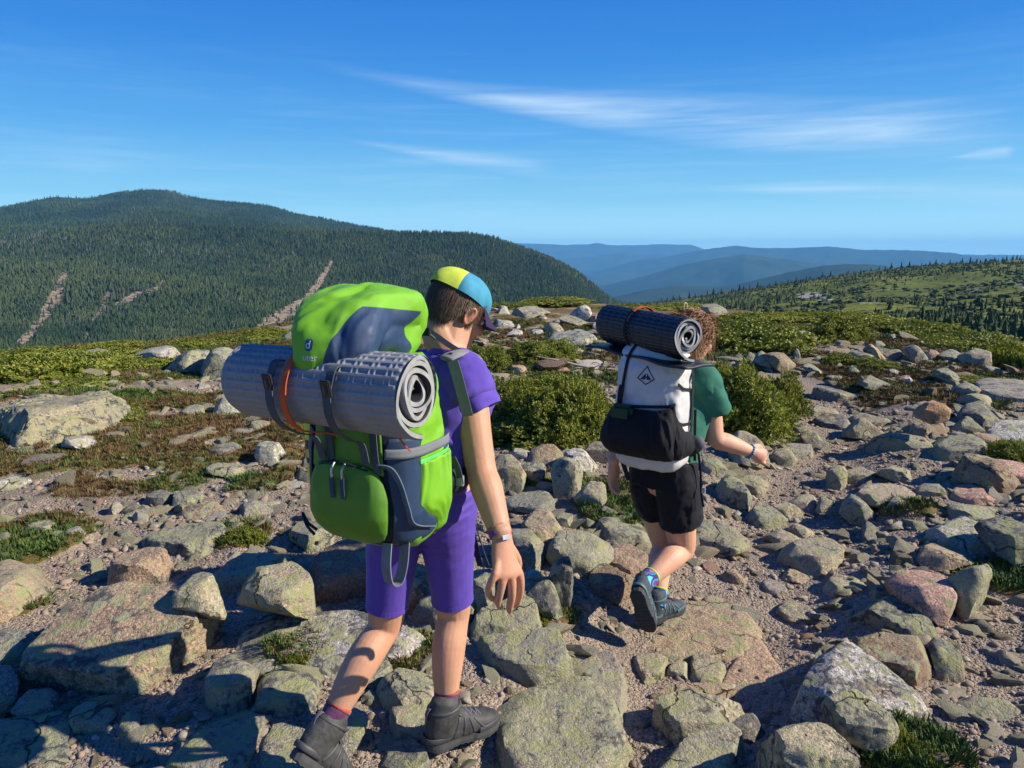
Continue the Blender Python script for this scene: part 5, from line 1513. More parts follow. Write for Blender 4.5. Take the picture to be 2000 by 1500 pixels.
def dead_branch():
    t = tag(empty('dead_branch', tuple(ground(1168, 722))), 'bleached twisted dead branch on the ground left of the white pack', 'branch')
    m_, T_, b_ = mat_new('bleached_wood')
    b_.inputs['Base Color'].default_value = (0.24, 0.21, 0.18, 1)
    b_.inputs['Roughness'].default_value = 0.9
    rg = random.Random(77)
    o0 = ground(1168, 722)
    main = None
    for k in range(9):
        V, F = [], []
        a = rg.uniform(-.9, .9) + (math.pi if k % 3 == 0 else 0)
        p = Vector((rg.uniform(-.25, .25), rg.uniform(-.2, .2), .03))
        d = Vector((math.cos(a), math.sin(a) * .6, rg.uniform(.02, .25)))
        L = rg.uniform(.25, .7) if k else .9
        pts = [p + d * L * q / 6 + Vector((0, rg.uniform(-.03, .03), rg.uniform(-.02, .03))) for q in range(7)]
        for q, c in enumerate(pts):
            rr = (.022 if k == 0 else .013) * (1 - q / 8)
            for s in range(5):
                an = s * 2 * math.pi / 5
                V.append((c.x + rr * math.sin(an) * .4, c.y + rr * math.cos(an), c.z + rr * math.sin(an)))
        F = [(q * 5 + s, q * 5 + (s + 1) % 5, q * 5 + 5 + (s + 1) % 5, q * 5 + 5 + s) for q in range(6) for s in range(5)]
        link('branch', mesh_np('branch', V, F), m_, t)


dead_branch()
m_h1 = foliage_material('heath_brown', [(0.075, 0.045, 0.022), (0.135, 0.075, 0.035), (0.16, 0.115, 0.040)], 0.85, island=False)
m_h2 = foliage_material('heath_olive', [(0.070, 0.070, 0.018), (0.120, 0.115, 0.026), (0.19, 0.17, 0.05)], 0.85, island=False)
m_h3 = foliage_material('heath_green', [(0.030, 0.060, 0.014), (0.060, 0.105, 0.022), (0.10, 0.15, 0.030)], 0.8, island=False)
src = [(tuft(k, 16, 1.0, .7, .07, .9), (m_h1, m_h2, m_h3)[k % 3]) for k in range(6)]
N = 150000
r = 2.0 + 15 * rng.random(N) ** 1.2
a = (rng.random(N) - .5) * 2 * R(40)
x, y = r * np.sin(a), r * np.cos(a)
mm = gm(x, y)
k = mm > 0.25 + .3 * rng.random(N)
x, y, r = x[k], y[k], r[k]
M = len(x)
nn = fbm2(x, y, 1.6, 3, 201) + .25 * rng.normal(size=M) - .55 * sstep(r, 5.2, 4.0)
kind = np.where(nn > -.02, 0, np.where(nn > -.26, 1, 2))
s = (0.012 + 0.016 * rng.random(M)) * (.7 + .085 * r) * np.where(kind == 2, 1.15, 1)
scatter('heath', np.stack([x, y, gz(x, y)], 1), np.stack([rng.normal(0, .25, M), rng.normal(0, .25, M), rng.random(M) * 6.28], 1), np.stack([s * 1.3, s * 1.3, s], 1), kind + 3 * rng.integers(0, 2, M), src)
# ------------------------------------------------------------------ figures: shaping tools
def catmull(P, n):
    P = [np.asarray(p, float) for p in P]
    out = []
    for i in range(len(P) - 1):
        p0, p1, p2, p3 = P[max(i - 1, 0)], P[i], P[i + 1], P[min(i + 2, len(P) - 1)]
        for k in range(n):
            t = k / n
            out.append(0.5 * (2 * p1 + (p2 - p0) * t + (2 * p0 - 5 * p1 + 4 * p2 - p3) * t * t + (3 * p1 - p0 - 3 * p2 + p3) * t ** 3))
    out.append(P[-1])
    return np.array(out)


class Geo:
    """collects lofted pieces that a remesh then joins into one skin"""
    def __init__(s):
        s.V, s.F = [], []

    def add(s, V, F):
        o = len(s.V)
        s.V.extend([tuple(map(float, v)) for v in V])
        s.F.extend([tuple(int(i) + o for i in f) for f in F])

    def tube(s, pts, rad, ref=None, seg=16, sub=4, cap='round', power=2.0):
        """loft; rad: numbers or (across ref, along the third axis) pairs"""
        rr = np.array([(r, r) if np.isscalar(r) else tuple(r) for r in rad], float)
        C = catmull([tuple(p) for p in pts], sub)
        RD = np.maximum(catmull(rr, sub), 1e-4)
        T = np.gradient(C, axis=0)
        T /= np.linalg.norm(T, axis=1, keepdims=True) + 1e-12
        if ref is None:
            ref = Vector(T[0]).orthogonal()
        a = np.asarray(tuple(ref), float)
        rows = []
        th = np.linspace(0, 2 * math.pi, seg, endpoint=False)
        ct, st = np.cos(th), np.sin(th)
        if power != 2.0:
            ct, st = np.sign(ct) * np.abs(ct) ** (2 / power), np.sign(st) * np.abs(st) ** (2 / power)
        frames = []
        for k in range(len(C)):
            x = a - T[k] * (a @ T[k]); x /= np.linalg.norm(x) + 1e-12
            y = np.cross(T[k], x)
            a = x
            frames.append((x, y))
            rows.append(C[k] + np.outer(ct, x) * RD[k, 0] + np.outer(st, y) * RD[k, 1])
        if cap == 'round':
            for end, sgn in ((0, -1), (len(C) - 1, 1)):
                x, y = frames[end]
                m = min(RD[end])
                ex = []
                for f in (0.5, 0.85):
                    sh = math.sqrt(1 - f * f)
                    ex.append(C[end] + sgn * T[end] * m * f + np.outer(ct, x) * RD[end, 0] * sh + np.outer(st, y) * RD[end, 1] * sh)
                rows = ex[::-1] + rows if sgn < 0 else rows + ex
        n = len(rows)
        V = np.concatenate(rows)
        F = [(i * seg + j, i * seg + (j + 1) % seg, (i + 1) * seg + (j + 1) % seg, (i + 1) * seg + j) for i in range(n - 1) for j in range(seg)]
        if cap:
            V = np.concatenate([V, [rows[0].mean(0), rows[-1].mean(0)]])
            F += [(n * seg, (j + 1) % seg, j) for j in range(seg)] + [(n * seg + 1, (n - 1) * seg + j, (n - 1) * seg + (j + 1) % seg) for j in range(seg)]
        s.add(V, F)

    def ell(s, c, r, M=None, nu=12, nv=18):
        V, F = [], []
        for i in range(nu + 1):
            p = math.pi * i / nu
            for j in range(nv):
                q = 2 * math.pi * j / nv
                v = Vector((r[0] * math.sin(p) * math.cos(q), r[1] * math.sin(p) * math.sin(q), r[2] * math.cos(p)))
                if M is not None: v = M @ v
                V.append(Vector(c) + v)
        F = [(i * nv + j, (i + 1) * nv + j, (i + 1) * nv + (j + 1) % nv, i * nv + (j + 1) % nv) for i in range(nu) for j in range(nv)]
        s.add(V, F)

    def xform(s, M, start=0):
        for i in range(start, len(s.V)):
            s.V[i] = tuple(M @ Vector(s.V[i]))

    def mesh(s, name='piece'):
        me = bpy.data.meshes.new(name)
        me.from_pydata(s.V, [], s.F)
        me.update()
        return me

    def skin(s, name, voxel, smooth=4, factor=0.5, dec=None):
        """one continuous surface over all pieces"""
        me = s.mesh(name)
        o = bpy.data.objects.new(name, me)
        COL.objects.link(o)
        m = o.modifiers.new('r', 'REMESH'); m.mode = 'VOXEL'; m.voxel_size = voxel; m.adaptivity = 0
        if smooth:
            k = o.modifiers.new('s', 'SMOOTH'); k.iterations = smooth; k.factor = factor
        dg = bpy.context.evaluated_depsgraph_get()
        out = bpy.data.meshes.new_from_object(o.evaluated_get(dg))
        bpy.data.objects.remove(o)
        out.name = name
        return out


def displace(me, fn):
    """push vertices along their normals by fn(points)"""
    n = len(me.vertices)
    co = np.empty(n * 3, np.float32); me.vertices.foreach_get('co', co); co = co.reshape(-1, 3).astype(float)
    no = np.empty(n * 3, np.float32); me.vertex_normals.foreach_get('vector', no); no = no.reshape(-1, 3)
    co = co + no * fn(co, no)[:, None]
    me.vertices.foreach_set('co', co.astype(np.float32).ravel())
    me.update()


def drape(sc=9.0, amp=0.006, seed=0, stretch=(1, 1, .45)):
    """soft creases of cloth"""
    st = np.array(stretch)

    def f(co, no):
        w = fbm(co * st * sc + fbm(co * st * sc * .6, 2, seed + 3)[:, None] * 1.2, 3, seed)
        return amp * (1 - 2.0 * np.abs(w)) * .7 + amp * 0.5 * fbm(co * sc * 2.5, 2, seed + 8)
    return f


def ribbon(name, pts, width, mat, parent, side=None, thick=0.002, sub=5, normal=None):
    """flat webbing along a path; width lies across `side` (a vector) or across each path step and `normal`"""
    C = catmull([tuple(p) for p in pts], sub)
    T = np.gradient(C, axis=0); T /= np.linalg.norm(T, axis=1, keepdims=True) + 1e-12
    V, F = [], []
    for k in range(len(C)):
        if side is not None:
            s_ = np.asarray(tuple(side), float); s_ = s_ - T[k] * (s_ @ T[k])
        else:
            s_ = np.cross(T[k], np.asarray(tuple(normal), float))
        s_ /= np.linalg.norm(s_) + 1e-12
        n_ = np.cross(T[k], s_)
        for a, b in ((-1, -1), (1, -1), (1, 1), (-1, 1)):
            V.append(C[k] + s_ * a * width / 2 + n_ * b * thick / 2)
    n = len(C)
    for k in range(n - 1):
        for j in range(4):
            F.append((k * 4 + j, k * 4 + (j + 1) % 4, k * 4 + 4 + (j + 1) % 4, k * 4 + 4 + j))
    F += [(3, 2, 1, 0), tuple((n - 1) * 4 + j for j in range(4))]
    o = link(name, mesh_np(name, V, F), mat, parent, smooth=False)
    return o


def cord(name, pts, r, mat, parent, seg=6, sub=5):
    g = Geo(); g.tube(pts, [r] * len(pts), seg=seg, sub=sub, cap='flat')
    return link(name, g.mesh(name), mat, parent)


def box(name, c, size, mat, parent, M=None, bev=0.15):
    """a small moulded piece with bevelled edges"""
    bm = bmesh.new()
    bmesh.ops.create_cube(bm, size=1)
    for v in bm.verts:
        v.co = Vector((v.co.x * size[0], v.co.y * size[1], v.co.z * size[2]))
    bmesh.ops.bevel(bm, geom=list(bm.edges), offset=min(size) * bev, segments=2, affect='EDGES')
    for v in bm.verts:
        v.co = (M @ v.co if M is not None else v.co) + Vector(c)
    me = bpy.data.meshes.new(name); bm.to_mesh(me); bm.free()
    return link(name, me, mat, parent, smooth=False)


def ringband(name, c, axis, r, w, t, mat, parent, squash=1.0, ref=(1, 0, 0)):
    ax = Vector(axis).normalized()
    x = Vector(ref); x = (x - ax * x.dot(ax)).normalized(); y = ax.cross(x)
    V, F, n = [], [], 36
    for k in range(n):
        a = 2 * math.pi * k / n
        d = x * math.cos(a) + y * math.sin(a) * squash
        for rr, h in ((r, -w / 2), (r + t, -w / 2), (r + t, w / 2), (r, w / 2)):
            V.append(Vector(c) + d * rr + ax * h)
    for k in range(n):
        q = (k + 1) % n
        for j in range(4):
            F.append((k * 4 + j, k * 4 + (j + 1) % 4, q * 4 + (j + 1) % 4, q * 4 + j))
    return link(name, mesh_np(name, [tuple(v) for v in V], F), mat, parent, smooth=False)


def cloth(name, col, rough=0.75, weave=0.25, spec=0.3, sheen=0.0, var=0.12, scale=900.0):
    m, T, b = mat_new(name)
    tc = T.n('ShaderNodeTexCoord').outputs['Object']
    n = T.noise(tc, 22, 4)
    c = T.mix(T.step(n, .3, .7), tuple(x * (1 - var) for x in col), tuple(min(1, x * (1 + var)) for x in col))
    T.l(c, b.inputs['Base Color'])
    b.inputs['Roughness'].default_value = rough
    b.inputs['Specular IOR Level'].default_value = spec
    b.inputs['Sheen Weight'].default_value = sheen
    w = T.n('ShaderNodeTexChecker', i_Scale=scale); T.l(tc, w.inputs['Vector'])
    h = T.math('ADD', T.math('MULTIPLY', w.outputs['Fac'], 0.3), T.noise(tc, 260, 3))
    bump(T, b, h, weave, 0.002)
    return m


def plain(name, col, rough=0.5, metal=0.0, spec=0.4):
    m, T, b = mat_new(name)
    tc = T.n('ShaderNodeTexCoord').outputs['Object']
    n = T.noise(tc, 40, 3)
    T.l(T.mix(T.step(n, .3, .7), tuple(x * .88 for x in col), tuple(min(1, x * 1.1) for x in col)), b.inputs['Base Color'])
    b.inputs['Roughness'].default_value = rough
    b.inputs['Metallic'].default_value = metal
    b.inputs['Specular IOR Level'].default_value = spec
    return m


def skin_material(name, col, red):
    m, T, b = mat_new(name)
    tc = T.n('ShaderNodeTexCoord').outputs['Object']
    a = T.n('ShaderNodeAttribute', attribute_name='flush').outputs['Fac']
    n = T.noise(tc, 14, 4)
    c = T.mix(T.step(n, .3, .7), tuple(x * .93 for x in col), tuple(x * 1.06 for x in col))
    c = T.mix(T.math('MULTIPLY', T.step(T.noise(tc, 55, 3), .5, .7), 0.25), c, tuple(a_ * b_ for a_, b_ in zip(col, (1.02, .86, .8))))
    c = T.mix(T.math('MULTIPLY', T.step(T.noise(tc, 5, 4), .45, .7), 0.3), c, tuple(a_ * b_ for a_, b_ in zip(col, (1.0, .82, .74))))
    fk = T.noise(tc, 230, 2)
    c = T.mix(T.math('MULTIPLY', T.step(fk, .62, .72), 0.22), c, tuple(x * .6 for x in col))
    c = T.mix(a, c, red)
    T.l(c, b.inputs['Base Color'])
    b.inputs['Roughness'].default_value = 0.55
    b.inputs['Specular IOR Level'].default_value = 0.35
    b.inputs['Subsurface Weight'].default_value = 0.12
    b.inputs['Subsurface Radius'].default_value = (0.9, 0.35, 0.2)
    b.inputs['Subsurface Scale'].default_value = 0.01
    bump(T, b, T.math('ADD', T.noise(tc, 420, 3), T.math('MULTIPLY', T.noise(tc, 60, 4), 2.0)), 0.22, 0.002)
    return m


def flush(me, spots):
    """redder skin at joints: spots (point, radius, amount)"""
    n = len(me.vertices)
    co = np.empty(n * 3, np.float32); me.vertices.foreach_get('co', co); co = co.reshape(-1, 3)
    v = np.zeros(n)
    for p, r, k in spots:
        v = np.maximum(v, k * np.exp(-np.sum((co - np.array(tuple(p))) ** 2, 1) / (r * r)))
    fattr(me, 'flush', v)


def hair_material(name, dark, light):
    m, T, b = mat_new(name)
    geo = T.n('ShaderNodeNewGeometry').outputs['Random Per Island']
    tc = T.n('ShaderNodeTexCoord').outputs['Object']
    f = T.math('ADD', T.math('MULTIPLY', geo, .65), T.math('MULTIPLY', T.noise(tc, 30, 3), .35))
    T.l(T.mix(f, dark, light), b.inputs['Base Color'])
    b.inputs['Roughness'].default_value = 0.6
    b.inputs['Specular IOR Level'].default_value = 0.25
    return m


def strands(name, curves, w, mat, parent):
    """many thin flat locks"""
    V, F = [], []
    for pts, nrm in curves:
        C = catmull(pts, 3)
        T = np.gradient(C, axis=0); T /= np.linalg.norm(T, axis=1, keepdims=True) + 1e-12
        s_ = np.cross(T, np.asarray(nrm)[None]); s_ /= np.linalg.norm(s_, axis=1, keepdims=True) + 1e-12
        n = len(C)
        taper = np.concatenate([np.linspace(.7, 1, n // 2), np.linspace(1, .25, n - n // 2)])
        o = len(V)
        for k in range(n):
            V.append(C[k] - s_[k] * w * taper[k]); V.append(C[k] + s_[k] * w * taper[k])
        F.extend([(o + 2 * k, o + 2 * k + 1, o + 2 * k + 3, o + 2 * k + 2) for k in range(n - 1)])
    return link(name, mesh_np(name, V, F), mat, parent)


def add_head(g, M, ears=True):
    """skull, face and ears in the head's own frame (x right, y to the front, z up), then moved by M"""
    st = len(g.V)
    E = g.ell
    E((0, -.010, .135), (.071, .089, .080), nu=20, nv=28)
    E((0, .026, .078), (.057, .060, .076), nu=16, nv=24)
    E((0, .030, .036), (.046, .052, .034), nu=14, nv=20)
    E((0, .070, .016), (.020, .016, .015))
    for s in (-1, 1):
        E((s * .036, .056, .066), (.021, .020, .022))
        E((s * .03, .074, .112), (.020, .012, .007))
        if ears:
            Me = Matrix.Rotation(s * R(-20), 3, 'Z') @ Matrix.Rotation(R(-14), 3, 'X')
            E((s * .073, -.006, .090), (.0075, .0165, .027), Me)
            rim = [Vector((s * .009 * k_, y * .85, z * .88)) for k_, y, z in ((.2, .012, -.006), (.5, .014, .014), (.9, .004, .028), (1.1, -.012, .022), (1.1, -.019, .004), (.8, -.014, -.018), (.3, -.002, -.029), (.1, .006, -.026))]
            g.tube([Vector((s * .074, -.006, .090)) + Me @ p for p in rim], [.0040] * 6 + [.0052, .0046], seg=8, sub=3)
    g.tube([(0, .080, .104), (0, .093, .088), (0, .101, .073)], [.0075, .0095, .0125], seg=10)
    for s in (-1, 1): E((s * .009, .090, .069), (.008, .009, .007))
    E((0, .083, .049), (.021, .009, .0055)); E((0, .082, .040), (.018, .009, .006))
    g.xform(M, st)


def add_eyes(M, parent, iris):
    for s in (-1, 1):
        g = Geo(); g.ell((s * .030, .0705, .0955), (.0115, .0115, .0095)); g.xform(M)
        e = link('eye', g.mesh('eye'), plain('eye_white', (.75, .73, .70), .3), parent)
        g = Geo(); g.ell((s * .030, .0795, .0955), (.0048, .0032, .0048)); g.xform(M)
        link('iris', g.mesh('iris'), iris, e)


BLACK = plain('black_plastic', (0.018, 0.018, 0.02), 0.45)


def boot(M, L, parent, m_upper, m_sole, m_lace, m_trim, name='boot', wid=1.0):
    """hiking boot: frame x right, y to the toe, z up, origin under the heel"""
    k = L / 0.27
    w = wid
    sc = Matrix.Diagonal((k, k, k, 1))
    MM = M @ sc
    g = Geo()
    g.tube([(0, .028, .052), (0, .075, .058), (0, .125, .057), (0, .175, .048), (0, .225, .041), (0, .252, .036)], [(.033 * w, .038), (.037 * w, .048), (.041 * w, .044), (.046 * w, .033), (.041 * w, .026), (.026 * w, .017)], ref=(1, 0, 0), seg=22, power=2.4)
    g.tube([(0, .050, .055), (0, .050, .095), (0, .056, .128), (0, .058, .140)], [(.040 * w, .056), (.043 * w, .056), (.047 * w, .055), (.044 * w, .051)], ref=(1, 0, 0), seg=22)
    g.tube([(0, .085, .125), (0, .115, .098), (0, .150, .084)], [(.026, .016), (.027, .014), (.024, .012)], ref=(1, 0, 0), seg=14)
    g.xform(MM)
    me = g.skin('upper', 0.004 * k, 3)
    displace(me, drape(28, .0018, 3, (1, 1, 1)))
    up = link(name, me, m_upper, parent)
    # sole with lugs
    ys = np.linspace(-.004, .272, 30)
    wl = np.interp(ys, [-.004, .008, .03, .1, .165, .205, .245, .265, .272], [.012, .028, .036, .034, .044, .0455, .035, .018, .006]) * w
    zt = np.interp(ys, [0, .06, .12, .2, .272], [.032, .030, .027, .028, .036])
    zb = np.interp(ys, [0, .02, .06, .1, .13, .2, .24, .272], [.006, 0, 0, .004, .002, 0, .004, .016])
    V, F = [], []
    for i, y in enumerate(ys):
        lug = .0035 if (i // 1) % 2 else 0
        for x, z in ((-1, 1), (-1.05, .5), (-1.02, 0), (-.4, 0), (.4, 0), (1.02, 0), (1.05, .5), (1, 1)):
            V.append((x * wl[i] + (.003 if y > .15 else 0), y, zb[i] + lug * (z == 0) + (zt[i] - zb[i]) * z))
    n = 8
    for i in range(len(ys) - 1):
        for j in range(n):
            F.append((i * n + j, i * n + (j + 1) % n, (i + 1) * n + (j + 1) % n, (i + 1) * n + j))
    F += [tuple(range(n - 1, -1, -1)), tuple((len(ys) - 1) * n + j for j in range(n))]
    V = [tuple(MM @ Vector(v)) for v in V]
    link('sole', mesh_np('sole', V, F), m_sole, up, smooth=False)
    # toe rand and heel band
    g = Geo()
    for pts in ([(s_, y, .038) for s_, y in ((-.047, .17), (-.044, .21), (-.03, .247), (0, .264), (.03, .247), (.044, .21), (.047, .17))], [(s_, y, .045) for s_, y in ((-.036, .06), (-.034, .02), (-.02, -.006), (0, -.012), (.02, -.006), (.034, .02), (.036, .06))]):
        g.tube([(p[0] * w, p[1], p[2]) for p in pts], [(.010, .0032)] * 7, ref=(0, 0, 1), seg=10)
    g.xform(MM)
    link('toe_rand', g.mesh('toe_rand'), m_trim, up)
    # stitched overlays down the sides, from the lacing to the sole
    bv = BVHTree.FromPolygons([v.co[:] for v in me.vertices], [q_.vertices[:] for q_ in me.polygons])
    g = Geo()
    for s_ in (-1, 1):
        for yt, yb in ((.100, .075), (.118, .112), (.136, .150), (.154, .190)):
            P_ = []
            for q in range(6):
                t = q / 5
                a = MM @ Vector((s_ * .09, yt + (yb - yt) * t, .100 - (yt - .10) * .35 - (.058 - (yt - .10) * .3) * t))
                d_ = (MM.to_3x3() @ Vector((-s_, 0, 0))).normalized()
                h_ = bv.ray_cast(a, d_)
                if h_[0] is not None: P_.append(h_[0] - d_ * .0006)
            if len(P_) > 2: g.tube(P_, [(.0042 * k, .0016)] * len(P_), ref=MM.to_3x3() @ Vector((0, 1, .2)), seg=8, sub=2)
    link('overlay', g.mesh('overlay'), m_trim, up)
    # padded collar
    g = Geo()
    g.tube([(.043 * w * math.cos(a), .058 + .052 * math.sin(a), .139 + .004 * math.sin(a)) for a in np.linspace(0, 2 * math.pi, 17)], [.0065] * 17, seg=8, sub=2)
    g.xform(MM)
    link('collar', g.mesh('collar'), m_trim, up)
    # laces
    g = Geo()
    for q in range(5):
        y, z = .098 + .020 * q, .113 - .0085 * q
        for s_ in (-1, 1):
            g.tube([(-.022 * s_, y - .006, z - .004), (0, y, z + .006), (.022 * s_, y + .010, z - .006)], [.0030] * 3, seg=6, sub=3)
    g.tube([(.0, .092, .124), (.026, .088, .122), (.03, .105, .105)], [.002] * 3, seg=6)
    g.tube([(.0, .092, .124), (-.026, .09, .121), (-.033, .10, .10)], [.002] * 3, seg=6)
    g.xform(MM)
    link('lace', g.mesh('lace'), m_lace, up)
    g = Geo()
    g.tube([(0, -.002, .10), (0, -.008, .13), (0, .004, .150), (0, .012, .138)], [(.008, .0015)] * 4, ref=(1, 0, 0), seg=8)
    g.xform(MM)
    link('pull_tab', g.mesh('pull_tab'), m_lace, up)
    return up


def frame(origin, fwd, up=(0, 0, 1)):
    f = Vector(fwd).normalized(); u = Vector(up); u = (u - f * u.dot(f)).normalized()
    x = f.cross(u)
    M = Matrix((x, f, u)).transposed().to_4x4()
    M.translation = Vector(origin)
    return M


def mat_roll(name, r0, turns, th, L, m_out, m_in, m_rim, M, flap=0.02, a_end=-1.9, per=(0.046, 0.0205), seed=0, cone=0.0, depth=0.0030):
    """a rolled foam pad: a spiral sheet, its outside dented in rows; axis along local x, rolled end facing +x"""
    t = empty(name)
    t.matrix_world = M
    pitch = th + 0.0022
    A0 = a_end - turns * 2 * math.pi

    def rad(a):
        f = (a - A0) / (2 * math.pi)
        d = np.maximum(0, a - (a_end - 0.9))
        return r0 + pitch * f + flap * (d / 0.9) ** 1.5 + 0.0016 * np.sin(a * 2.3 + seed)
    me_parts = []
    # outer turn, fine
    a1 = np.linspace(a_end - 2 * math.pi - .15, a_end, 300)
    xs = np.linspace(-L / 2, L / 2, 230)
    Aa, Xx = np.meshgrid(a1, xs, indexing='ij')
    ro = rad(Aa)
    arc = Aa * ro.mean()
    row = np.floor(arc / per[1])
    fr = arc / per[1] - row
    fx = (Xx / per[0] + 0.0 * row) % 1.0
    half = ((Xx / per[0] + 0.5) // 1) % 2
    dent = sstep(np.abs(fr - .5), .31, .20) * np.where((fx < 0.64), sstep(np.abs(fx - .32), .32, .26), sstep(np.abs(fx - .82), .13, .07) * .8)
    edge = sstep(np.abs(Xx), L / 2, L / 2 - .004)
    ro2 = ro - depth * dent * edge - .003 * (1 - edge) + cone * Xx
    wob = 0.004 * fbm2(Xx, Aa * .1, 5, 2, seed)
    ro2 = ro2 + wob
    V = np.stack([Xx, ro2 * np.cos(Aa), ro2 * np.sin(Aa)], -1).reshape(-1, 3)
    o = link('pad_face', mesh_np('pad_face', V, grid_faces(*Aa.shape)), m_out, t)
    # whole spiral with its two edges, coarse along the axis
    a2 = np.linspace(A0, a_end, int(turns * 56))
    r2 = rad(a2)
    xe = np.array([-L / 2, -L / 2 + .004, L / 2 - .004, L / 2])
    V, F = [], []
    inset = 0.006 * np.sin(a2 * 1.7 + seed) + 0.004 * np.sin(a2 * .37 + 2)
    for a_, r_, iz in zip(a2, r2, inset):
        last_ = .10 if a_ > a_end - 2 * math.pi - .1 else .62
        for q, (x_, rr) in enumerate(((-L / 2 + iz, -.3), (-L / 2 + iz, .5), (-L / 2 + .004 + iz, last_), (L / 2 - .004 + iz, last_), (L / 2 + iz, .5), (L / 2 + iz, -.3), (L / 2 - .004 + iz, -.38), (-L / 2 + .004 + iz, -.38))):
            rad_ = r_ - th * .62 + rr * th * .98 - .0012 + cone * x_
            V.append((x_, rad_ * math.cos(a_), rad_ * math.sin(a_)))
    n = 8
    Fo, Fi, Fr = [], [], []
    for i in range(len(a2) - 1):
        for j in range(n):
            f = (i * n + j, (i + 1) * n + j, (i + 1) * n + (j + 1) % n, i * n + (j + 1) % n)
            (Fi if j in (5, 6, 7) else Fr if j in (0, 3, 4) else Fo).append(f)
    last = (len(a2) - 1) * n
    Fo += [tuple(last + j for j in range(n)), tuple(range(n - 1, -1, -1))]
    me = mesh_np('pad_sheet', V, Fo + Fi + Fr)
    me.materials.append(m_out); me.materials.append(m_in); me.materials.append(m_rim)
    me.polygons.foreach_set('material_index', np.array([0] * len(Fo) + [1] * len(Fi) + [2] * len(Fr), np.int32))
    sh = bpy.data.objects.new('pad_sheet', me); COL.objects.link(sh); sh.parent = t
    return t
# ------------------------------------------------------------------ the taller hiker, in purple
SKIN = skin_material('skin', (0.49, 0.258, 0.155), (0.50, 0.17, 0.108))
PURPLE = cloth('purple_jersey', (0.094, 0.052, 0.34), 0.8, 0.2, 0.2, 0.15, 0.08)
PURPLE_SHORT = cloth('purple_lycra', (0.080, 0.042, 0.31), 0.62, 0.12, 0.3, 0.1, 0.06)
SOCK = cloth('plum_sock', (0.10, 0.035, 0.085), 0.95, 0.5, 0.1, 0.2, 0.3, 400)
SOCK_CUFF = cloth('orange_cuff', (0.42, 0.085, 0.045), 0.95, 0.5, 0.1, 0.2, 0.2, 400)
BOOT_GREY = cloth('charcoal_leather', (0.050, 0.049, 0.046), 0.6, 0.3, 0.35, 0, 0.25)
BOOT_SOLE = plain('boot_rubber', (0.055, 0.054, 0.052), 0.7)
BOOT_TRIM = plain('boot_trim', (0.05, 0.05, 0.052), 0.55)
LACE = cloth('grey_lace', (0.13, 0.12, 0.14), 0.8)
HAIR_B = hair_material('brown_hair', (0.035, 0.021, 0.014), (0.165, 0.105, 0.066))

boy = tag(empty('person', tuple(at(850, 1440, 2.12))), 'hiker in purple shirt, purple shorts, yellow and teal cap, under a green pack', 'person')
Mi = boy.matrix_world.inverted()
bpy.context.view_layer.update()


def adopt(o, t):
    """made in world coordinates: keep it there under its thing"""
    o.parent = t
    o.matrix_parent_inverse = Matrix.Translation(-Vector(t.location))
    return o


BF, BA = Vector((0.43, 0.903, 0)), Vector((0.903, -0.43, 0))
Rh, Lh = at(868, 985, 2.14), at(778, 978, 2.13)
Rk, Lk = at(886, 1196, 2.20), at(752, 1222, 2.16)
Ra, La = at(868, 1398, 2.12), at(632, 1432, 1.97)
hipc = (Rh + Lh) / 2
neck = at(876, 688, 2.20)
Rs, Re, Rw = at(912, 742, 2.15), at(940, 918, 2.05), at(980, 1050, 1.935)
Ls = neck - BA * .15 + Vector((0, 0, -.075))
Le, Lw = Ls + Vector((-.02, -.03, -.26)), Ls + Vector((.05, .14, -.42))

g = Geo()
g.tube([hipc + Vector((0, 0, -.02)), hipc + Vector((0, 0, .10)), hipc * .5 + neck * .5 + Vector((0, -.0, 0)), neck + Vector((-.0, -.0, -.10)), neck + Vector((0, 0, -.03))], [(.135, .088), (.125, .080), (.135, .085), (.135, .080), (.06, .055)], ref=BA, seg=24)
g.tube([neck + Vector((-.01, -.02, -.06)), neck + Vector((0, 0, .0)), at(888, 640, 2.235)], [.056, .049, .052], seg=18)
g.tube([neck + BA * .05 + Vector((0, 0, -.05)), Rs + Vector((-.01, 0, .01)), Rs + (Re - Rs) * .22, Rs + (Re - Rs) * .6, Re, Re + (Rw - Re) * .28, Re + (Rw - Re) * .7, Rw], [.05, .054, .053, .047, .0435, .0455, .0365, (.030, .024)], ref=(.6, .8, 0), seg=20)
g.tube([neck - BA * .05 + Vector((0, 0, -.05)), Ls, Ls + (Le - Ls) * .5, Le, Le + (Lw - Le) * .4, Lw], [.05, .052, .044, .037, .040, .026], seg=16)
# thighs, calves
cb = -BF
for h, k, a, bend in ((Rh, Rk, Ra, .012), (Lh, Lk, La, .016)):
    ax = (a - k).normalized()
    back = (cb - ax * cb.dot(ax)).normalized()
    fr = -back
    g.tube([h + Vector((0, 0, .03)), h + (k - h) * .35, h + (k - h) * .75, k + (k - h) * -.02, k + (a - k) * .10 + back * .002, k + (a - k) * .30 + back * bend, k + (a - k) * .55 + back * bend * .8, k + (a - k) * .82, a, a + (a - k) * .10],
           [(.088, .090), (.078, .080), (.064, .066), (.053, .055), (.050, .051), (.053, .055), (.047, .048), (.036, .037), (.032, .035), (.034, .038)], ref=BA, seg=22)
    g.ell(k + fr * .030, (.026, .026, .03))
    for s in (-1, 1):                                      # hamstring tendons behind the knee
        g.tube([k + (h - k) * .16 + back * .045 + BA * s * .026, k + back * .040 + BA * s * .030, k + (a - k) * .08 + back * .032 + BA * s * .026], [.010, .009, .007], seg=8)
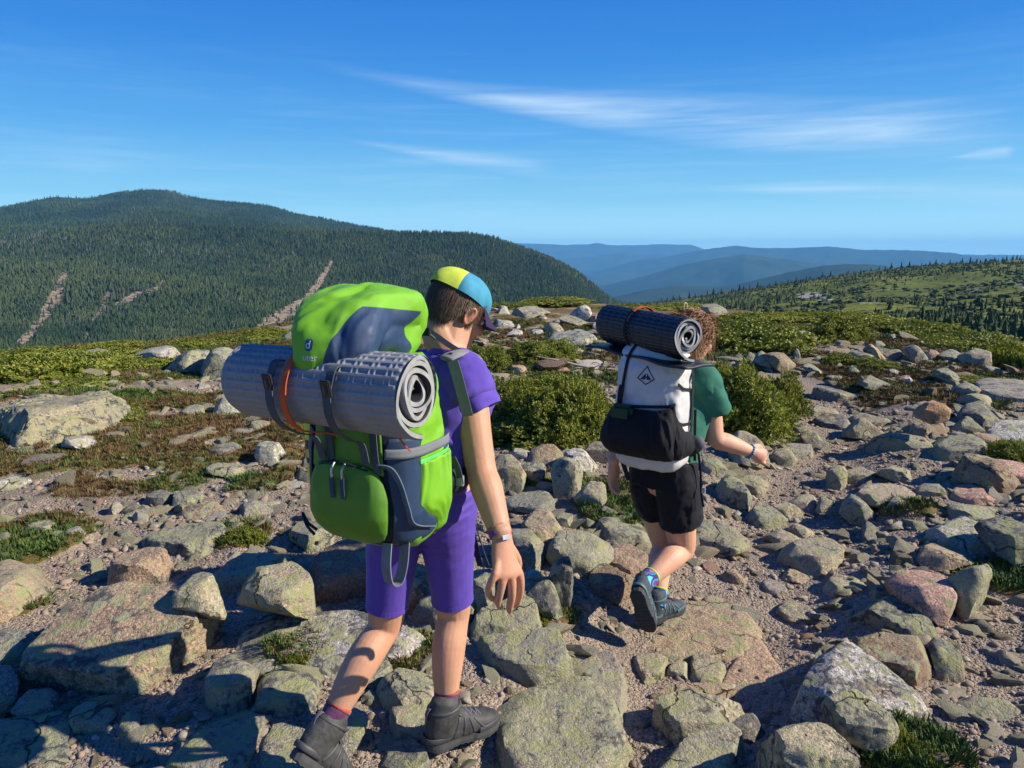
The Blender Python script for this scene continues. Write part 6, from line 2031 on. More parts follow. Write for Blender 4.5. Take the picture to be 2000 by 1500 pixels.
# right hand, hanging, seen from the little-finger side of its back
kn = [at(967, 1120, 1.875), at(982, 1130, 1.885), at(999, 1130, 1.90), at(1014, 1120, 1.92)]      # little finger .. index
tip = [(at(957, 1142, 1.875), at(954, 1158, 1.895), at(961, 1170, 1.91)), (at(977, 1156, 1.885), at(973, 1176, 1.905), at(977, 1186, 1.925)),
       (at(1000, 1160, 1.905), at(996, 1183, 1.93), at(995, 1193, 1.945)), (at(1017, 1150, 1.935), at(1012, 1172, 1.955), at(1006, 1182, 1.97))]
lat = (kn[3] - kn[0]).normalized()
g.tube([Rw + Vector((0, 0, .02)), Rw, Rw * .45 + (kn[1] + kn[2]) * .275, (kn[0] + kn[1] + kn[2] + kn[3]) / 4 + Vector((0, 0, .004))], [(.029, .023), (.030, .022), (.039, .019), (.041, .016)], ref=lat, seg=20)
for q in range(4):
    r = (.0106, .0118, .0122, .0115)[q]
    base = Rw * .45 + kn[q] * .55
    g.tube([base, kn[q], tip[q][0], tip[q][1], tip[q][2]], [r * .95, r * 1.06, r * .97, r * .90, r * .74], seg=12, sub=4)
    g.ell(kn[q], (r * 1.12,) * 3, nu=8, nv=10)
g.tube([Rw + lat * .012 + Vector((0, .008, -.015)), at(1010, 1092, 1.975), at(1010, 1118, 1.99), at(1002, 1138, 1.99)], [.016, .013, .0105, .009], seg=12)
# left hand (hidden by the pack), relaxed
for q in range(4):
    o_ = BF * (.018 * (q - 1.5))
    g.tube([Lw, Lw + o_ + Vector((0, 0, -.08)), Lw + o_ + Vector((.012, .01, -.115)), Lw + o_ + Vector((.024, .01, -.14))], [.018, .0095, .009, .0075], seg=10)
g.tube([Lw, Lw + BF * .035 + Vector((0, 0, -.05)), Lw + BF * .045 + Vector((0.01, 0, -.085))], [.018, .012, .009], seg=10)
# head
yaw, pit = R(50), R(24)
face = Vector((math.sin(yaw) * math.cos(pit), math.cos(yaw) * math.cos(pit), -math.sin(pit)))
HM = frame((0, 0, 0), face, (.10, .02, 1))
skull = at(898, 584, 2.26)
HM.translation = skull - HM.to_3x3() @ Vector((0, -.01, .135))
add_head(g, HM)
g.tube([HM @ Vector((0, -.035, .06)), HM @ Vector((0, -.045, .02)), neck + Vector((.005, 0, -.01))], [.054, .051, .055], seg=18)
me = g.skin('body', 0.0036, 3, 0.5)
flush(me, [(kn[0], .02, .5), (kn[1], .02, .5), (kn[2], .02, .5), (kn[3], .02, .5), (tip[1][2], .018, .6), (tip[2][2], .018, .6), (tip[3][2], .018, .6), (tip[0][2], .018, .6), (Rw * .5 + kn[2] * .5, .05, .35), (Re - BF * .03, .035, .3), (Lk, .05, .22), (Rk, .04, .2),
           (HM @ Vector((.08, -.006, .09)), .03, .75), (HM @ Vector((.03, .07, .06)), .03, .3)])
adopt(link('body', me, SKIN), boy)
for e in (add_eyes(HM, None, plain('iris', (.06, .04, .03), .3)),): pass
for o in [o for o in COL.objects if o.name.startswith('eye') and o.parent is None]: adopt(o, boy)

# shorts
g = Geo()
g.tube([hipc + Vector((0, 0, -.03)), hipc + Vector((0, 0, .06)), hipc + Vector((0.01, .01, .16))], [(.142, .105), (.138, .098), (.13, .088)], ref=BA, seg=28, cap='flat')
for h, k, e in ((Rh, Rk, .88), (Lh, Lk, .84)):
    g.tube([h + Vector((0, 0, .05)), h + (k - h) * .10, h + (k - h) * .35, h + (k - h) * .65, h + (k - h) * e], [(.090, .098), (.092, .098), (.081, .084), (.071, .073), (.0645, .0665)], ref=BA, seg=26, cap='flat')
g.ell(Rh - BF * .045 + Vector((-.01, 0, .01)), (.072, .06, .085)); g.ell(Lh - BF * .045 + Vector((.01, 0, .01)), (.072, .06, .085))
me = g.skin('shorts', 0.0045, 4)
displace(me, lambda co, no: 0.0042 * (1 - 2.2 * np.abs(fbm(np.stack([co[:, 0] * 8, co[:, 1] * 8, co[:, 2] * 34 - co[:, 0] * 12], 1), 2, 5))) * sstep(co[:, 2], .55, .80) + .0008 * fbm(co * 40, 2, 6))
sh1 = adopt(link('shorts', me, PURPLE_SHORT), boy)


def hem(h, k, e, r, parent, mat, ax=None):
    d = (k - h).normalized()
    o = ringband('hem', h + (k - h) * e - d * .009, d, r, .016, .0022, mat, None, 1.03, BA)
    o.parent = parent
    o.matrix_parent_inverse = parent.matrix_parent_inverse.copy() if False else Matrix()
    return o


hem(Rh, Rk, .88, .064, sh1, PURPLE_SHORT); hem(Lh, Lk, .84, .064, sh1, PURPLE_SHORT)

# shirt with open sleeves
g = Geo()
g.tube([hipc + Vector((0, 0, .07)), hipc * .5 + neck * .5, neck + Vector((0, 0, -.11)), neck + Vector((0, 0, -.035)), neck + Vector((0, 0, -.012))], [(.140, .100), (.136, .098), (.138, .093), (.085, .070), (.062, .060)], ref=BA, seg=28, cap='flat')
g.tube([neck + BA * .03 + Vector((0, 0, -.045)), Rs + Vector((-.012, 0, .012)), Rs + (Re - Rs) * .18], [.056, .066, .066], ref=(.6, .8, 0), seg=22, cap='flat')
g.tube([neck - BA * .03 + Vector((0, 0, -.05)), Ls, Ls + (Le - Ls) * .5], [.06, .066, .066], seg=20, cap='flat')
me = g.skin('shirt', 0.005, 5)
displace(me, drape(7, .020, 4, (1, 1, .6)))
shirt = adopt(link('shirt', me, PURPLE), boy)


def sleeve(pts, ro, ref, mat, parent, wave=.006, seg=40, thick=.003, seed=0):
    C = catmull([tuple(p) for p in pts], 6)
    RD = catmull(np.array([(r, r) if np.isscalar(r) else r for r in ro], float), 6)
    T = np.gradient(C, axis=0); T /= np.linalg.norm(T, axis=1, keepdims=True)
    a = np.asarray(tuple(ref), float)
    th = np.linspace(0, 2 * math.pi, seg, endpoint=False)
    rows = []
    n = len(C)
    for layer in (0, 1):
        rr = []
        for k in range(n):
            x = a - T[k] * (a @ T[k]); x /= np.linalg.norm(x); y = np.cross(T[k], x)
            f = (k / (n - 1)) ** 1.5
            wv = 1 + f * wave / RD[k, 0] * (np.sin(th * 3 + seed) + .6 * np.sin(th * 5 + 1 + seed)) + .016 * np.sin(th * 7 + k * .6) + .03 * np.sin(th * 2 + k * .9 + seed) * math.sin(k * .7 + seed)
            rr.append(C[k] + np.outer(np.cos(th) * wv, x) * (RD[k, 0] - layer * thick) + np.outer(np.sin(th) * wv, y) * (RD[k, 1] - layer * thick) + T[k] * f * .006 * np.sin(th * 2 + seed)[:, None])
        rows += rr if layer == 0 else rr[::-1]
    V = np.concatenate(rows); m = len(rows)
    F = [(i * seg + j, i * seg + (j + 1) % seg, (i + 1) * seg + (j + 1) % seg, (i + 1) * seg + j) for i in range(m - 1) for j in range(seg)]
    return link('sleeve', mesh_np('sleeve', V, F), mat, parent)


sl = sleeve([Rs + Vector((-.012, -.005, .03)), Rs + Vector((.004, .0, -.01)), Rs + (Re - Rs) * .18 + Vector((.008, .012, 0)), Rs + (Re - Rs) * .34 + Vector((.014, .026, .0))], [(.060, .058), (.068, .064), (.071, .070), (.076, .078)], (.6, .8, 0), PURPLE, None, .005, seed=1)
sl.parent = shirt
ringband_o = ringband('collar', neck + Vector((.0, 0, .0)), (0.1, .12, 1), .056, .016, .004, PURPLE, None)
ringband_o.parent = shirt

# socks and boots
def sock(a, k, r0, r1, t0, t1, parent, m1, m2, cuff=.16, low=.02):
    d = (k - a).normalized(); L = (k - a).length
    g = Geo(); g.tube([a - d * low, a + d * L * t0, a + d * L * t1], [(r0, r0 * 1.12), (r0, r0 * 1.08), (r1, r1 * 1.04)], ref=BA, seg=22, cap='flat')
    s = adopt(link('sock', g.mesh('sock'), m1, None), parent)
    g = Geo(); g.tube([a + d * L * (t1 - .004), a + d * L * (t1 + .035 * cuff / .16)], [(r1 + .001, r1 * 1.04 + .001), (r1 + .0005, r1 * 1.04)], ref=BA, seg=22, cap='flat', sub=2)
    c = link('sock_cuff', g.mesh('sock_cuff'), m2, s); c.matrix_parent_inverse = Matrix()
    return s


sock(Ra, Rk, .036, .0395, .10, .235, boy, SOCK, SOCK_CUFF)
sock(La, Lk, .036, .040, .10, .22, boy, SOCK, SOCK_CUFF)
ft = Vector((.80, .56, -.02))
heel = Ra + Vector((0, 0, -.098)) - ft.normalized() * .062
b1 = boot(frame(heel, ft, (0.06, 0, 1)), .262, None, BOOT_GREY, BOOT_SOLE, LACE, BOOT_TRIM)
adopt(b1, boy)
ax = (La - Lk).normalized()
ft2 = Vector((.50, .42, -.74)).normalized()
upv = -ax
fm = frame((0, 0, 0), ft2, upv)
org = La - fm.to_3x3() @ Vector((0, .050, .100))
fm.translation = org
b2 = boot(fm, .262, None, BOOT_GREY, BOOT_SOLE, LACE, BOOT_TRIM)
adopt(b2, boy)

# hair under the cap
hr = random.Random(3)


def hairline(q):
    """lowest hair (head frame z) at azimuth q: 0 front, 180 nape"""
    q = abs(q)
    return float(np.interp(q, [0, 45, 62, 70, 80, 92, 104, 116, 135, 160, 180], [.165, .150, .120, .070, .055, .100, .100, .060, .034, .014, .010]))


def skull_pt(q, z, off):
    c = Vector((0, -.012, .125))
    s = max(-1, min(1, (z - c.z) / (.086 + off)))
    rr = math.sqrt(max(0, 1 - s * s)) if z > c.z else 1 - .22 * s * s
    a = R(q)
    return Vector((c.x + math.sin(a) * (.0745 + off) * rr, c.y + math.cos(a) * (.0945 + off) * rr, z))


V, F = [], []
qs = np.linspace(-180, 180, 97)
for q in qs:
    zl = hairline(q)
    for z in np.linspace(.212, zl, 16):
        V.append(tuple(HM @ skull_pt(q, z, .002)))
F = [(i * 16 + j, i * 16 + j + 1, (i + 1) * 16 + j + 1, (i + 1) * 16 + j) for i in range(96) for j in range(15)]
hair = adopt(link('hair', mesh_np('hair', V, F), HAIR_B), boy)
cur = []
for _ in range(3400):
    q = hr.uniform(-180, 180)
    zl = hairline(q) + hr.uniform(-.010, .012)
    z0 = hr.uniform(.10, .20) if zl < .1 else hr.uniform(zl + .02, .21)
    dq = hr.uniform(-7, 7)
    off = hr.uniform(.002, .009)
    pts = []
    for k in range(5):
        t = k / 4
        pts.append(tuple(HM @ skull_pt(q + dq * t, z0 + (max(zl, z0 - .085) - z0) * t, off * (0.6 + .6 * t) + (.003 * (t > .9)))))
    cur.append((pts, tuple(HM.to_3x3() @ Vector((math.sin(R(q)), math.cos(R(q)), .2)))))
st_ = strands('hair_locks', cur, .0011, HAIR_B, None)
st_.parent = hair

# cap: panels meeting at a crown button, brim in front
CAPC = {'yellow': cloth('cap_yellow', (0.52, 0.60, 0.06), 0.75, .3, .3), 'teal': cloth('cap_teal', (0.045, 0.24, 0.36), 0.75, .3, .3), 'under': cloth('cap_dark', (0.022, 0.012, 0.05), 0.8)}
capM = HM @ Matrix.Translation((0, -.012, .148)) @ Matrix.Rotation(R(-9), 4, 'X')
cap = adopt(link('cap', Geo().mesh('cap'), None), boy)
bpy.data.objects.remove(cap)
cap_root = None
bounds = [(-180 + 38, -62, 'teal'), (-62, 62, 'teal'), (62, 128, 'teal'), (128, 218, 'yellow')]
pan = []
for q0, q1, c in bounds:
    V, n1, n2 = [], 26, 16
    for i in range(n1):
        q = R(q0 + (q1 - q0) * i / (n1 - 1))
        for j in range(n2):
            p = (j / (n2 - 1)) * R(96)
            flat_ = 1 + .03 * math.sin(q * 2)
            seam = .0022 * (1 - math.exp(-min(i, n1 - 1 - i) / 1.5))
            wr = .0022 * math.sin(q * 5 + p * 3) * math.sin(p)
            rx, ry, rz = .0855 + seam + wr, .1035 + seam + wr, .074
            s2 = abs(math.sin(p)) ** .82
            V.append(tuple(capM @ Vector((math.sin(q) * rx * s2, math.cos(q) * ry * s2, rz * math.cos(p) * flat_ - .004))))
    pan.append((V, grid_faces(n1, n2), c))
cap = adopt(link('cap', mesh_np('cap', pan[3][0], pan[3][1]), CAPC['yellow']), boy)
for V, Fq, c in pan[:3]:
    o = link('cap_panel', mesh_np('cap_panel', V, Fq), CAPC[c], cap)
V, n1, n2 = [], 25, 7
for lay in (0, 1):
    for i in range(n1):
        q = R(-64 + 128 * i / (n1 - 1))
        for j in range(n2):
            t = j / (n2 - 1)
            ext = .062 * t * math.cos(q * 1.15) ** .6
            V.append(tuple(capM @ Vector((math.sin(q) * (.085 + ext * .5), math.cos(q) * .103 + ext, -.010 - .022 * t - .028 * (math.sin(q) ** 2) * t - .0025 * lay))))
N1 = n1 * n2
Fb = [(i * n2 + j, i * n2 + j + 1, (i + 1) * n2 + j + 1, (i + 1) * n2 + j) for i in range(n1 - 1) for j in range(n2 - 1)]
me = mesh_np('brim', V, Fb + [tuple(N1 + k for k in f[::-1]) for f in Fb] + [(i * n2 + n2 - 1, N1 + i * n2 + n2 - 1, N1 + (i + 1) * n2 + n2 - 1, (i + 1) * n2 + n2 - 1) for i in range(n1 - 1)])
brim = link('brim', me, CAPC['under'], cap)
g = Geo(); g.ell((0, 0, .0705), (.007, .007, .004)); g.xform(capM)
link('cap_button', g.mesh('cap_button'), CAPC['teal'], cap)

# wristband and string bracelet
wd = (Rw - Re).normalized()
wb = adopt(ringband('wristband', Rw - wd * .012, wd, .0325, .017, .0022, plain('purple_vinyl', (.14, .03, .22), .35), None, .80, (.75, .66, 0)), boy)
tagp = Rw - wd * .012
tn = Vector((.35, -.93, .05)).normalized()
tg = box('clasp', tagp + tn * .0335 + Vector((.004, 0, 0)), (.021, .004, .013), plain('white_tag', (.62, .62, .62), .35), None, frame((0, 0, 0), -tn, -wd).to_3x3())
tg.parent = wb
cordb = ringband('string_bracelet', Rw - wd * .030, wd + Vector((.12, 0, 0)), .0345, .0045, .003, cloth('string', (.30, .14, .10), .9), None, .82, (.75, .66, 0))
adopt(cordb, boy)
# ------------------------------------------------------------------ the green pack
GREEN = cloth('lime_nylon', (0.155, 0.39, 0.012), 0.5, .35, .4, .0, .06, 1400)
GREEN_SHADE = cloth('lime_nylon_shade', (0.080, 0.215, 0.012), 0.5, .35, .4, .0, .06, 1400)  # same lime cloth, darkened: shade on the pack's outer face painted in
NAVY = cloth('navy_nylon', (0.016, 0.038, 0.085), 0.5, .35, .4, .0, .1, 1400)
NAVY_D = cloth('dark_navy_nylon', (0.010, 0.014, 0.032), 0.6, .35, .3, .0, .1, 1400)
WEB = cloth('slate_webbing', (0.065, 0.080, 0.092), 0.75, .5, .2, 0, .1, 700)
WEB_G = cloth('grey_webbing', (0.17, 0.18, 0.19), 0.75, .5, .2, 0, .1, 700)
ORANGE = cloth('orange_webbing', (0.50, 0.085, 0.02), 0.7, .4, .25, 0, .1, 700)
PADMESH = cloth('grey_spacer_mesh', (0.23, 0.23, 0.235), 0.9, .8, .1, 0, .15, 500)

up = (BF * 0.085 + Vector((.02, 0, 1))).normalized()
PM = frame((-.352, 1.895, .815), BF, up)
pack = empty('backpack')
pack.matrix_world = PM
tag(pack, 'lime green and navy backpack with a grey foam pad strapped on, on the taller hiker', 'backpack')


def psec(z):
    zz = z / .60
    hw = float(np.interp(z, [0, .03, .10, .25, .42, .50, .53], [.118, .140, .154, .156, .142, .110, .08]))
    hd = float(np.interp(z, [0, .03, .10, .25, .42, .50, .53], [.085, .112, .130, .128, .112, .085, .06]))
    return hw, hd


def psurf(th, z, off=0.0, n=3.3):
    hw, hd = psec(z)
    c, s = math.cos(th), math.sin(th)
    x = math.copysign(abs(c) ** (2 / n), c) * (hw + off)
    y = math.copysign(abs(s) ** (2 / n), s) * (hd + off)
    if z < .06: y += (0.06 - z) * .35
    return Vector((x, y, z))


def th_x(x, z, n=3.3):
    """angle on the outer face where the section has this x"""
    hw, hd = psec(z)
    c = max(-1, min(1, x / hw))
    return -math.acos(math.copysign(abs(c) ** (n / 2), c))


def wr(p, amp, seed):
    q = np.array([[p.x * 11, p.y * 11, p.z * 6]])
    return amp * (float(1 - 2.2 * abs(fbm(q, 3, seed)[0])) * .6)


def panel(name, rows, mat, off, amp=.003, seed=0, bulge=None, nth=28, parent=None, nz=None):
    """a piece of cloth on the pack: rows of (z, angle from, angle to)"""
    zz = np.array([r[0] for r in rows]); a0 = np.array([r[1] for r in rows]); a1 = np.array([r[2] for r in rows])
    nz = nz or max(14, int((zz[-1] - zz[0]) / .008))
    Z = np.linspace(zz[0], zz[-1], nz)
    A0, A1 = np.interp(Z, zz, a0), np.interp(Z, zz, a1)
    pts = []
    for z, b0, b1 in zip(Z, A0, A1):
        for k in range(nth):
            t = k / (nth - 1)
            u = (z - Z[0]) / (Z[-1] - Z[0])
            o = off + (bulge(t, u) if bulge else 0)
            pts.append(psurf(b0 + (b1 - b0) * t, z, o))
    P = np.array([tuple(p) for p in pts])
    w = 1 - 2.2 * np.abs(fbm(P * np.array([12, 12, 6]) + seed * 3.1, 3, seed))
    dirv = P * np.array([1, 1, 0]); dirv /= np.linalg.norm(dirv, axis=1, keepdims=True) + 1e-9
    P = P + dirv * (amp * .6 * w)[:, None]
    # turn the rim in, so that the piece has thickness
    me = mesh_np(name, P, grid_faces(nz, nth)[:, ::-1])
    o = link(name, me, mat, parent or pack)
    md = o.modifiers.new('thickness', 'SOLIDIFY'); md.thickness = .004; md.offset = -1
    return o


PI = math.pi
# main body, lime at the sides
g = Geo()
rows = [psurf(t, z) for z in np.linspace(0, .475, 60) for t in np.linspace(-PI, PI, 96, endpoint=False)]
F = [(i * 96 + j, i * 96 + (j + 1) % 96, (i + 1) * 96 + (j + 1) % 96, (i + 1) * 96 + j) for i in range(59) for j in range(96)]
F += [tuple(range(95, -1, -1)), tuple(59 * 96 + j for j in range(96))]
me = mesh_np('pack_body', [tuple(p) for p in rows], F)
displace(me, lambda co, no: drape(11, .012, 12, (1, 1, .6))(co, no) * sstep(co[:, 1], -.09, -.04))
link('pack_body', me, GREEN, pack)
fx = lambda x0, x1: (lambda z: (z, th_x(x0, z), th_x(x1, z)))
panel('back_panel', [fx(-.150, .150)(z) for z in (.0, .03, .08, .2, .4, .46)], NAVY_D, .003, .003, 2, nth=50)
panel('front_panel', [fx(-a, a)(z) for z, a in ((.21, .098), (.30, .090), (.40, .078), (.47, .070))], GREEN_SHADE, .013, .007, 3)
blg = lambda t, u: .025 * (math.sin(PI * min(max(t, 0), 1)) ** .55) * (math.sin(PI * min(u * .93 + .05, 1)) ** .55)
panel('front_pocket', [fx(-a, a)(z) for z, a in ((.022, .055), (.035, .082), (.06, .098), (.10, .106), (.15, .106), (.19, .098), (.215, .085), (.23, .06))], GREEN_SHADE, .014, .008, 4, blg, nth=60)
panel('lower_edge', [fx(-a, a)(z) for z, a in ((.002, .11), (.020, .125))], NAVY_D, .008, .0, 5)
panel('navy_panel', [(z, th_x(x0, z), th_x(.151, z) + e) for z, x0, e in ((.015, .085, .05), (.05, .108, .10), (.12, .118, .12), (.20, .108, .10), (.27, .100, .02), (.30, .105, .0))], NAVY, .010, .004, 6)
panel('navy_panel', [(z, th_x(-.150, z), th_x(-x0, z)) for z, x0 in ((.015, .085), (.05, .110), (.12, .120), (.20, .112), (.30, .105))], NAVY, .010, .004, 7)
# stretch pocket on the right side with a gathered hem
gath = lambda t, u: .012 * math.sin(PI * t) ** .5 + .0035 * math.sin(t * 40 + 3 * math.sin(u * 5)) * (u ** 1.5) + .008 * math.sin(PI * u) * math.sin(PI * t)
panel('side_pocket', [(z, th_x(.148, z) + .14, .62) for z in (.012, .05, .12, .20, .232)], GREEN, .006, .004, 8, gath, nth=70)
panel('pocket_hem', [(z, th_x(.148, z) + .16, .62) for z in (.228, .240)], cloth('mint_elastic', (.10, .50, .10), .6), .014, .001, 9, None, nth=40, nz=5)
panel('side_pocket', [(z, -PI - .62, th_x(-.150, z) - .14) for z in (.012, .05, .12, .20, .232)], GREEN, .006, .004, 10, gath, nth=60)
panel('compression_strap', [(.252 + d, th_x(.10, .25), .5) for d in (0, .024)], WEB_G, .017, .0005, 11, None, nth=40, nz=4)
# curved grey trim down the navy panel
tr = [psurf(th_x(x, z), z, .016) for x, z in ((.085, .235), (.112, .228), (.128, .19), (.138, .13), (.142, .08), (.143, .045))]
ribbon('trim_strap', tr, .022, cloth('blue_grey_trim', (.085, .12, .16), .7), pack, normal=None, side=(1, -.35, .4), thick=.003)
# zip and pulls on the pocket
zp = [psurf(th_x(x, z), z, .010 + .020 * (1 - (x / .1) ** 2)) for x, z in ((-.09, .196), (-.06, .222), (0, .236), (.06, .222), (.09, .196))]
cord('zip', zp, .003, NAVY_D, pack)
for x in (-.012, .012):
    p = psurf(th_x(x, .222), .222, .046)
    cord('zip_pull', [p + Vector((0, .012, .014)), p + Vector((0, 0, .0)), p + Vector((0, .0, -.022))], .0032, plain('zip_metal', (.5, .5, .5), .35, .8), pack)
    ribbon('pull_tab', [p + Vector((0, -.001, -.018)), p + Vector((.001, -.002, -.045)), p + Vector((.002, 0, -.072))], .012, NAVY, pack, side=(1, 0, 0), thick=.003)
# lid: a padded hood over the top and the pad
g = Geo()
prof = [(.0, .085, .545), (.0, .06, .590), (.0, .0, .604), (-.006, -.09, .600), (.014, -.165, .580), (.038, -.218, .525), (.046, -.236, .466)]
g.tube(prof, [(.080, .03), (.094, .045), (.108, .05), (.110, .048), (.102, .046), (.086, .040), (.082, .020)], ref=(1, 0, 0), seg=30, power=3.6)
g.tube([(.0, .05, .53), (.0, -.06, .55), (.0, -.13, .545)], [(.085, .055), (.098, .06), (.10, .04)], ref=(1, 0, 0), seg=24, power=3.0)
me = g.skin('lid', .0055, 6)
displace(me, lambda co, no: drape(6.5, .016, 31, (1.7, .55, .8))(co, no) + .0025 * fbm(co * np.array([40, 16, 24]), 2, 33))


def lid_material():
    m, T, b = mat_new('lid_nylon')
    tc = T.n('ShaderNodeTexCoord').outputs['Object']
    sp = T.n('ShaderNodeSeparateXYZ'); T.l(tc, sp.inputs[0])
    # sewn-in navy side piece, its seam curving down towards the front
    e = T.math('ADD', sp.outputs[0], T.math('MULTIPLY', sp.outputs[1], -0.16))
    e = T.math('ADD', e, T.math('MULTIPLY', T.math('SUBTRACT', .52, sp.outputs[2]), .25))
    f1 = T.step(e, 0.0930, 0.0938)
    cap = T.step(T.math('ADD', sp.outputs[2], T.math('MULTIPLY', sp.outputs[1], .12)), .598, .600, 1.0, 0.0)
    T.l(T.mix(T.math('MULTIPLY', f1, cap), (0.155, 0.39, 0.012), (0.020, 0.046, 0.105)), b.inputs['Base Color'])
    b.inputs['Roughness'].default_value = .48
    b.inputs['Specular IOR Level'].default_value = .4
    w = T.n('ShaderNodeTexChecker', i_Scale=1400.0); T.l(tc, w.inputs['Vector'])
    bump(T, b, T.math('ADD', T.math('MULTIPLY', w.outputs['Fac'], .3), T.noise(tc, 60, 4)), .35, .003)
    return m


lid = link('lid', me, lid_material(), pack)
bvh_l = BVHTree.FromPolygons([v.co[:] for v in me.vertices], [p.vertices[:] for p in me.polygons])


def on(bvh, p, d, off):
    h = bvh.ray_cast(Vector(p), Vector(d))
    return (h[0] - Vector(d) * off) if h[0] is not None else Vector(p)


def text_mesh(s, size, name='lettering'):
    cu = bpy.data.curves.new(name, 'FONT')
    cu.body = s; cu.size = size; cu.align_x = 'CENTER'; cu.extrude = 0; cu.resolution_u = 4
    o = bpy.data.objects.new(name, cu); COL.objects.link(o)
    dg = bpy.context.evaluated_depsgraph_get()
    me = bpy.data.meshes.new_from_object(o.evaluated_get(dg))
    bpy.data.objects.remove(o)
    bm = bmesh.new(); bm.from_mesh(me)
    bmesh.ops.triangulate(bm, faces=bm.faces[:])
    for _ in range(2):
        long_ = [e for e in bm.edges if e.calc_length() > size * .12]
        if long_: bmesh.ops.subdivide_edges(bm, edges=long_, cuts=1)
        bmesh.ops.triangulate(bm, faces=bm.faces[:])
    bm.to_mesh(me); bm.free()
    return me


def print_on(name, me2, bvh, place, d, mat, parent, off=.0012):
    """flat print laid on cloth: place(x, y) gives the start of a ray along d"""
    for v in me2.vertices:
        v.co = on(bvh, place(v.co.x, v.co.y), d, off)
    me2.update()
    return link(name, me2, mat, parent)


WHITE_P = plain('white_print', (.62, .66, .62), .5)
pl = lambda cx, cz: (lambda x, y: Vector((cx + x, -.6, cz + y)))
print_on('lettering', text_mesh('uter', .021), bvh_l, pl(.018, .503), (0, 1, 0), WHITE_P, lid)


def disc_mesh(pts):
    bm = bmesh.new()
    f = bm.faces.new([bm.verts.new((x, y, 0)) for x, y in pts])
    bmesh.ops.triangulate(bm, faces=[f])
    for _ in range(2):
        bmesh.ops.subdivide_edges(bm, edges=[e for e in bm.edges if e.calc_length() > .004], cuts=1)
        bmesh.ops.triangulate(bm, faces=bm.faces[:])
    me = bpy.data.meshes.new('emblem'); bm.to_mesh(me); bm.free()
    return me


rr_ = [(.0095 * math.copysign(abs(math.cos(a)) ** .6, math.cos(a)), .013 * math.copysign(abs(math.sin(a)) ** .6, math.sin(a))) for a in np.linspace(0, 2 * PI, 28, endpoint=False)]
print_on('emblem', disc_mesh(rr_), bvh_l, pl(.013, .537), (0, 1, 0), plain('blue_patch', (.015, .06, .16), .5), lid, .0012)
print_on('emblem_letter', text_mesh('d', .026), bvh_l, pl(.012, .5295), (0, 1, 0), WHITE_P, lid, .0022)

# grey foam pad
m_pad, T, b = mat_new('grey_foam')
tc = T.n('ShaderNodeTexCoord').outputs['Object']
n_ = T.noise(tc, 18, 4)
T.l(T.mix(T.math('MULTIPLY', T.step(T.noise(tc, 7, 5, .65), .55, .75), .5), T.mix(n_, (.185, .19, .20), (.25, .255, .262)), (.17, .155, .13)), b.inputs['Base Color'])
b.inputs['Roughness'].default_value = .62
bump(T, b, T.noise(tc, 300, 3), .2, .002)
m_padin = plain('foam_dark_side', (.035, .035, .038), .7)
MR = PM @ Matrix.Translation((.004, -.205, .438)) @ Matrix.Rotation(R(-0.8), 4, 'Y')
pad = mat_roll('foam_pad', .026, 4.4, .0125, .495, m_pad, m_padin, plain('foam_rim', (.27, .27, .265), .6), MR, .020, -1.75 + PI * 0 + .35, seed=2, cone=.012)
tag(pad, 'grey dimpled foam sleeping pad rolled up across the green backpack', 'sleeping pad')
PR = .099
pc = Vector((-.04, -.205, .425))


def over_pad(x, a0, a1, n=9, extra=.004, k=1.0):
    return [Vector((x + k * 0, pc.y + math.cos(a) * (PR + extra), pc.z + math.sin(a) * (PR + extra))) for a in np.linspace(R(a0), R(a1), n)]


def buckle(p, M):
    b0 = box('buckle', p, (.026, .009, .040), BLACK, pack, M, .25)
    box('buckle_prong', Vector(p) + M @ Vector((0, -.003, -.002)), (.010, .010, .022), plain('buckle_grey', (.06, .06, .065), .4), b0, M, .25)
    return b0


for x, e in ((-.075, 1), (.088, 1)):
    low = psurf(th_x(x * .75, .30), .30, .012)
    path = [Vector((x, -.235, .49))] + over_pad(x, 138, 248, 7, .006) + [Vector((x * .95, -.22, pc.z - PR - .012)), Vector((x * .85, -.175, .295)), Vector((x * .8, -.150, .235))]
    ribbon('pad_strap', path, .021, WEB, pack, side=(1, 0, 0), thick=.0025)
    p = over_pad(x, 166, 167, 2, .011)[0]
    buckle(p, Matrix.Rotation(R(14), 3, 'X'))
    ribbon('strap_tail', [low + Vector((.012, -.008, .02)), low + Vector((.02, -.014, -.03)), low + Vector((.022, -.006, -.085))], .020, WEB, pack, side=(1, 0, 0), thick=.0025)
ribbon('pad_strap', over_pad(-.035, 60, 262, 14, .005) + [Vector((-.010, -.20, .318)), Vector((.018, -.185, .312))], .016, ORANGE, pack, side=(1, 0, 0), thick=.003)
ribbon('pad_strap', [Vector((.196, -.20, .335)), Vector((.205, -.19, .315)), Vector((.210, -.175, .298))], .013, ORANGE, pack, side=(.8, -.6, 0), thick=.003)
# bottom loop
ribbon('bottom_loop', [Vector((.092, -.100, .025)), Vector((.096, -.112, -.030)), Vector((.102, -.108, -.075)), Vector((.112, -.085, -.080)), Vector((.118, -.070, -.040)), Vector((.118, -.06, .02))], .032, WEB_G, pack, side=(1, -.2, 0), thick=.003)
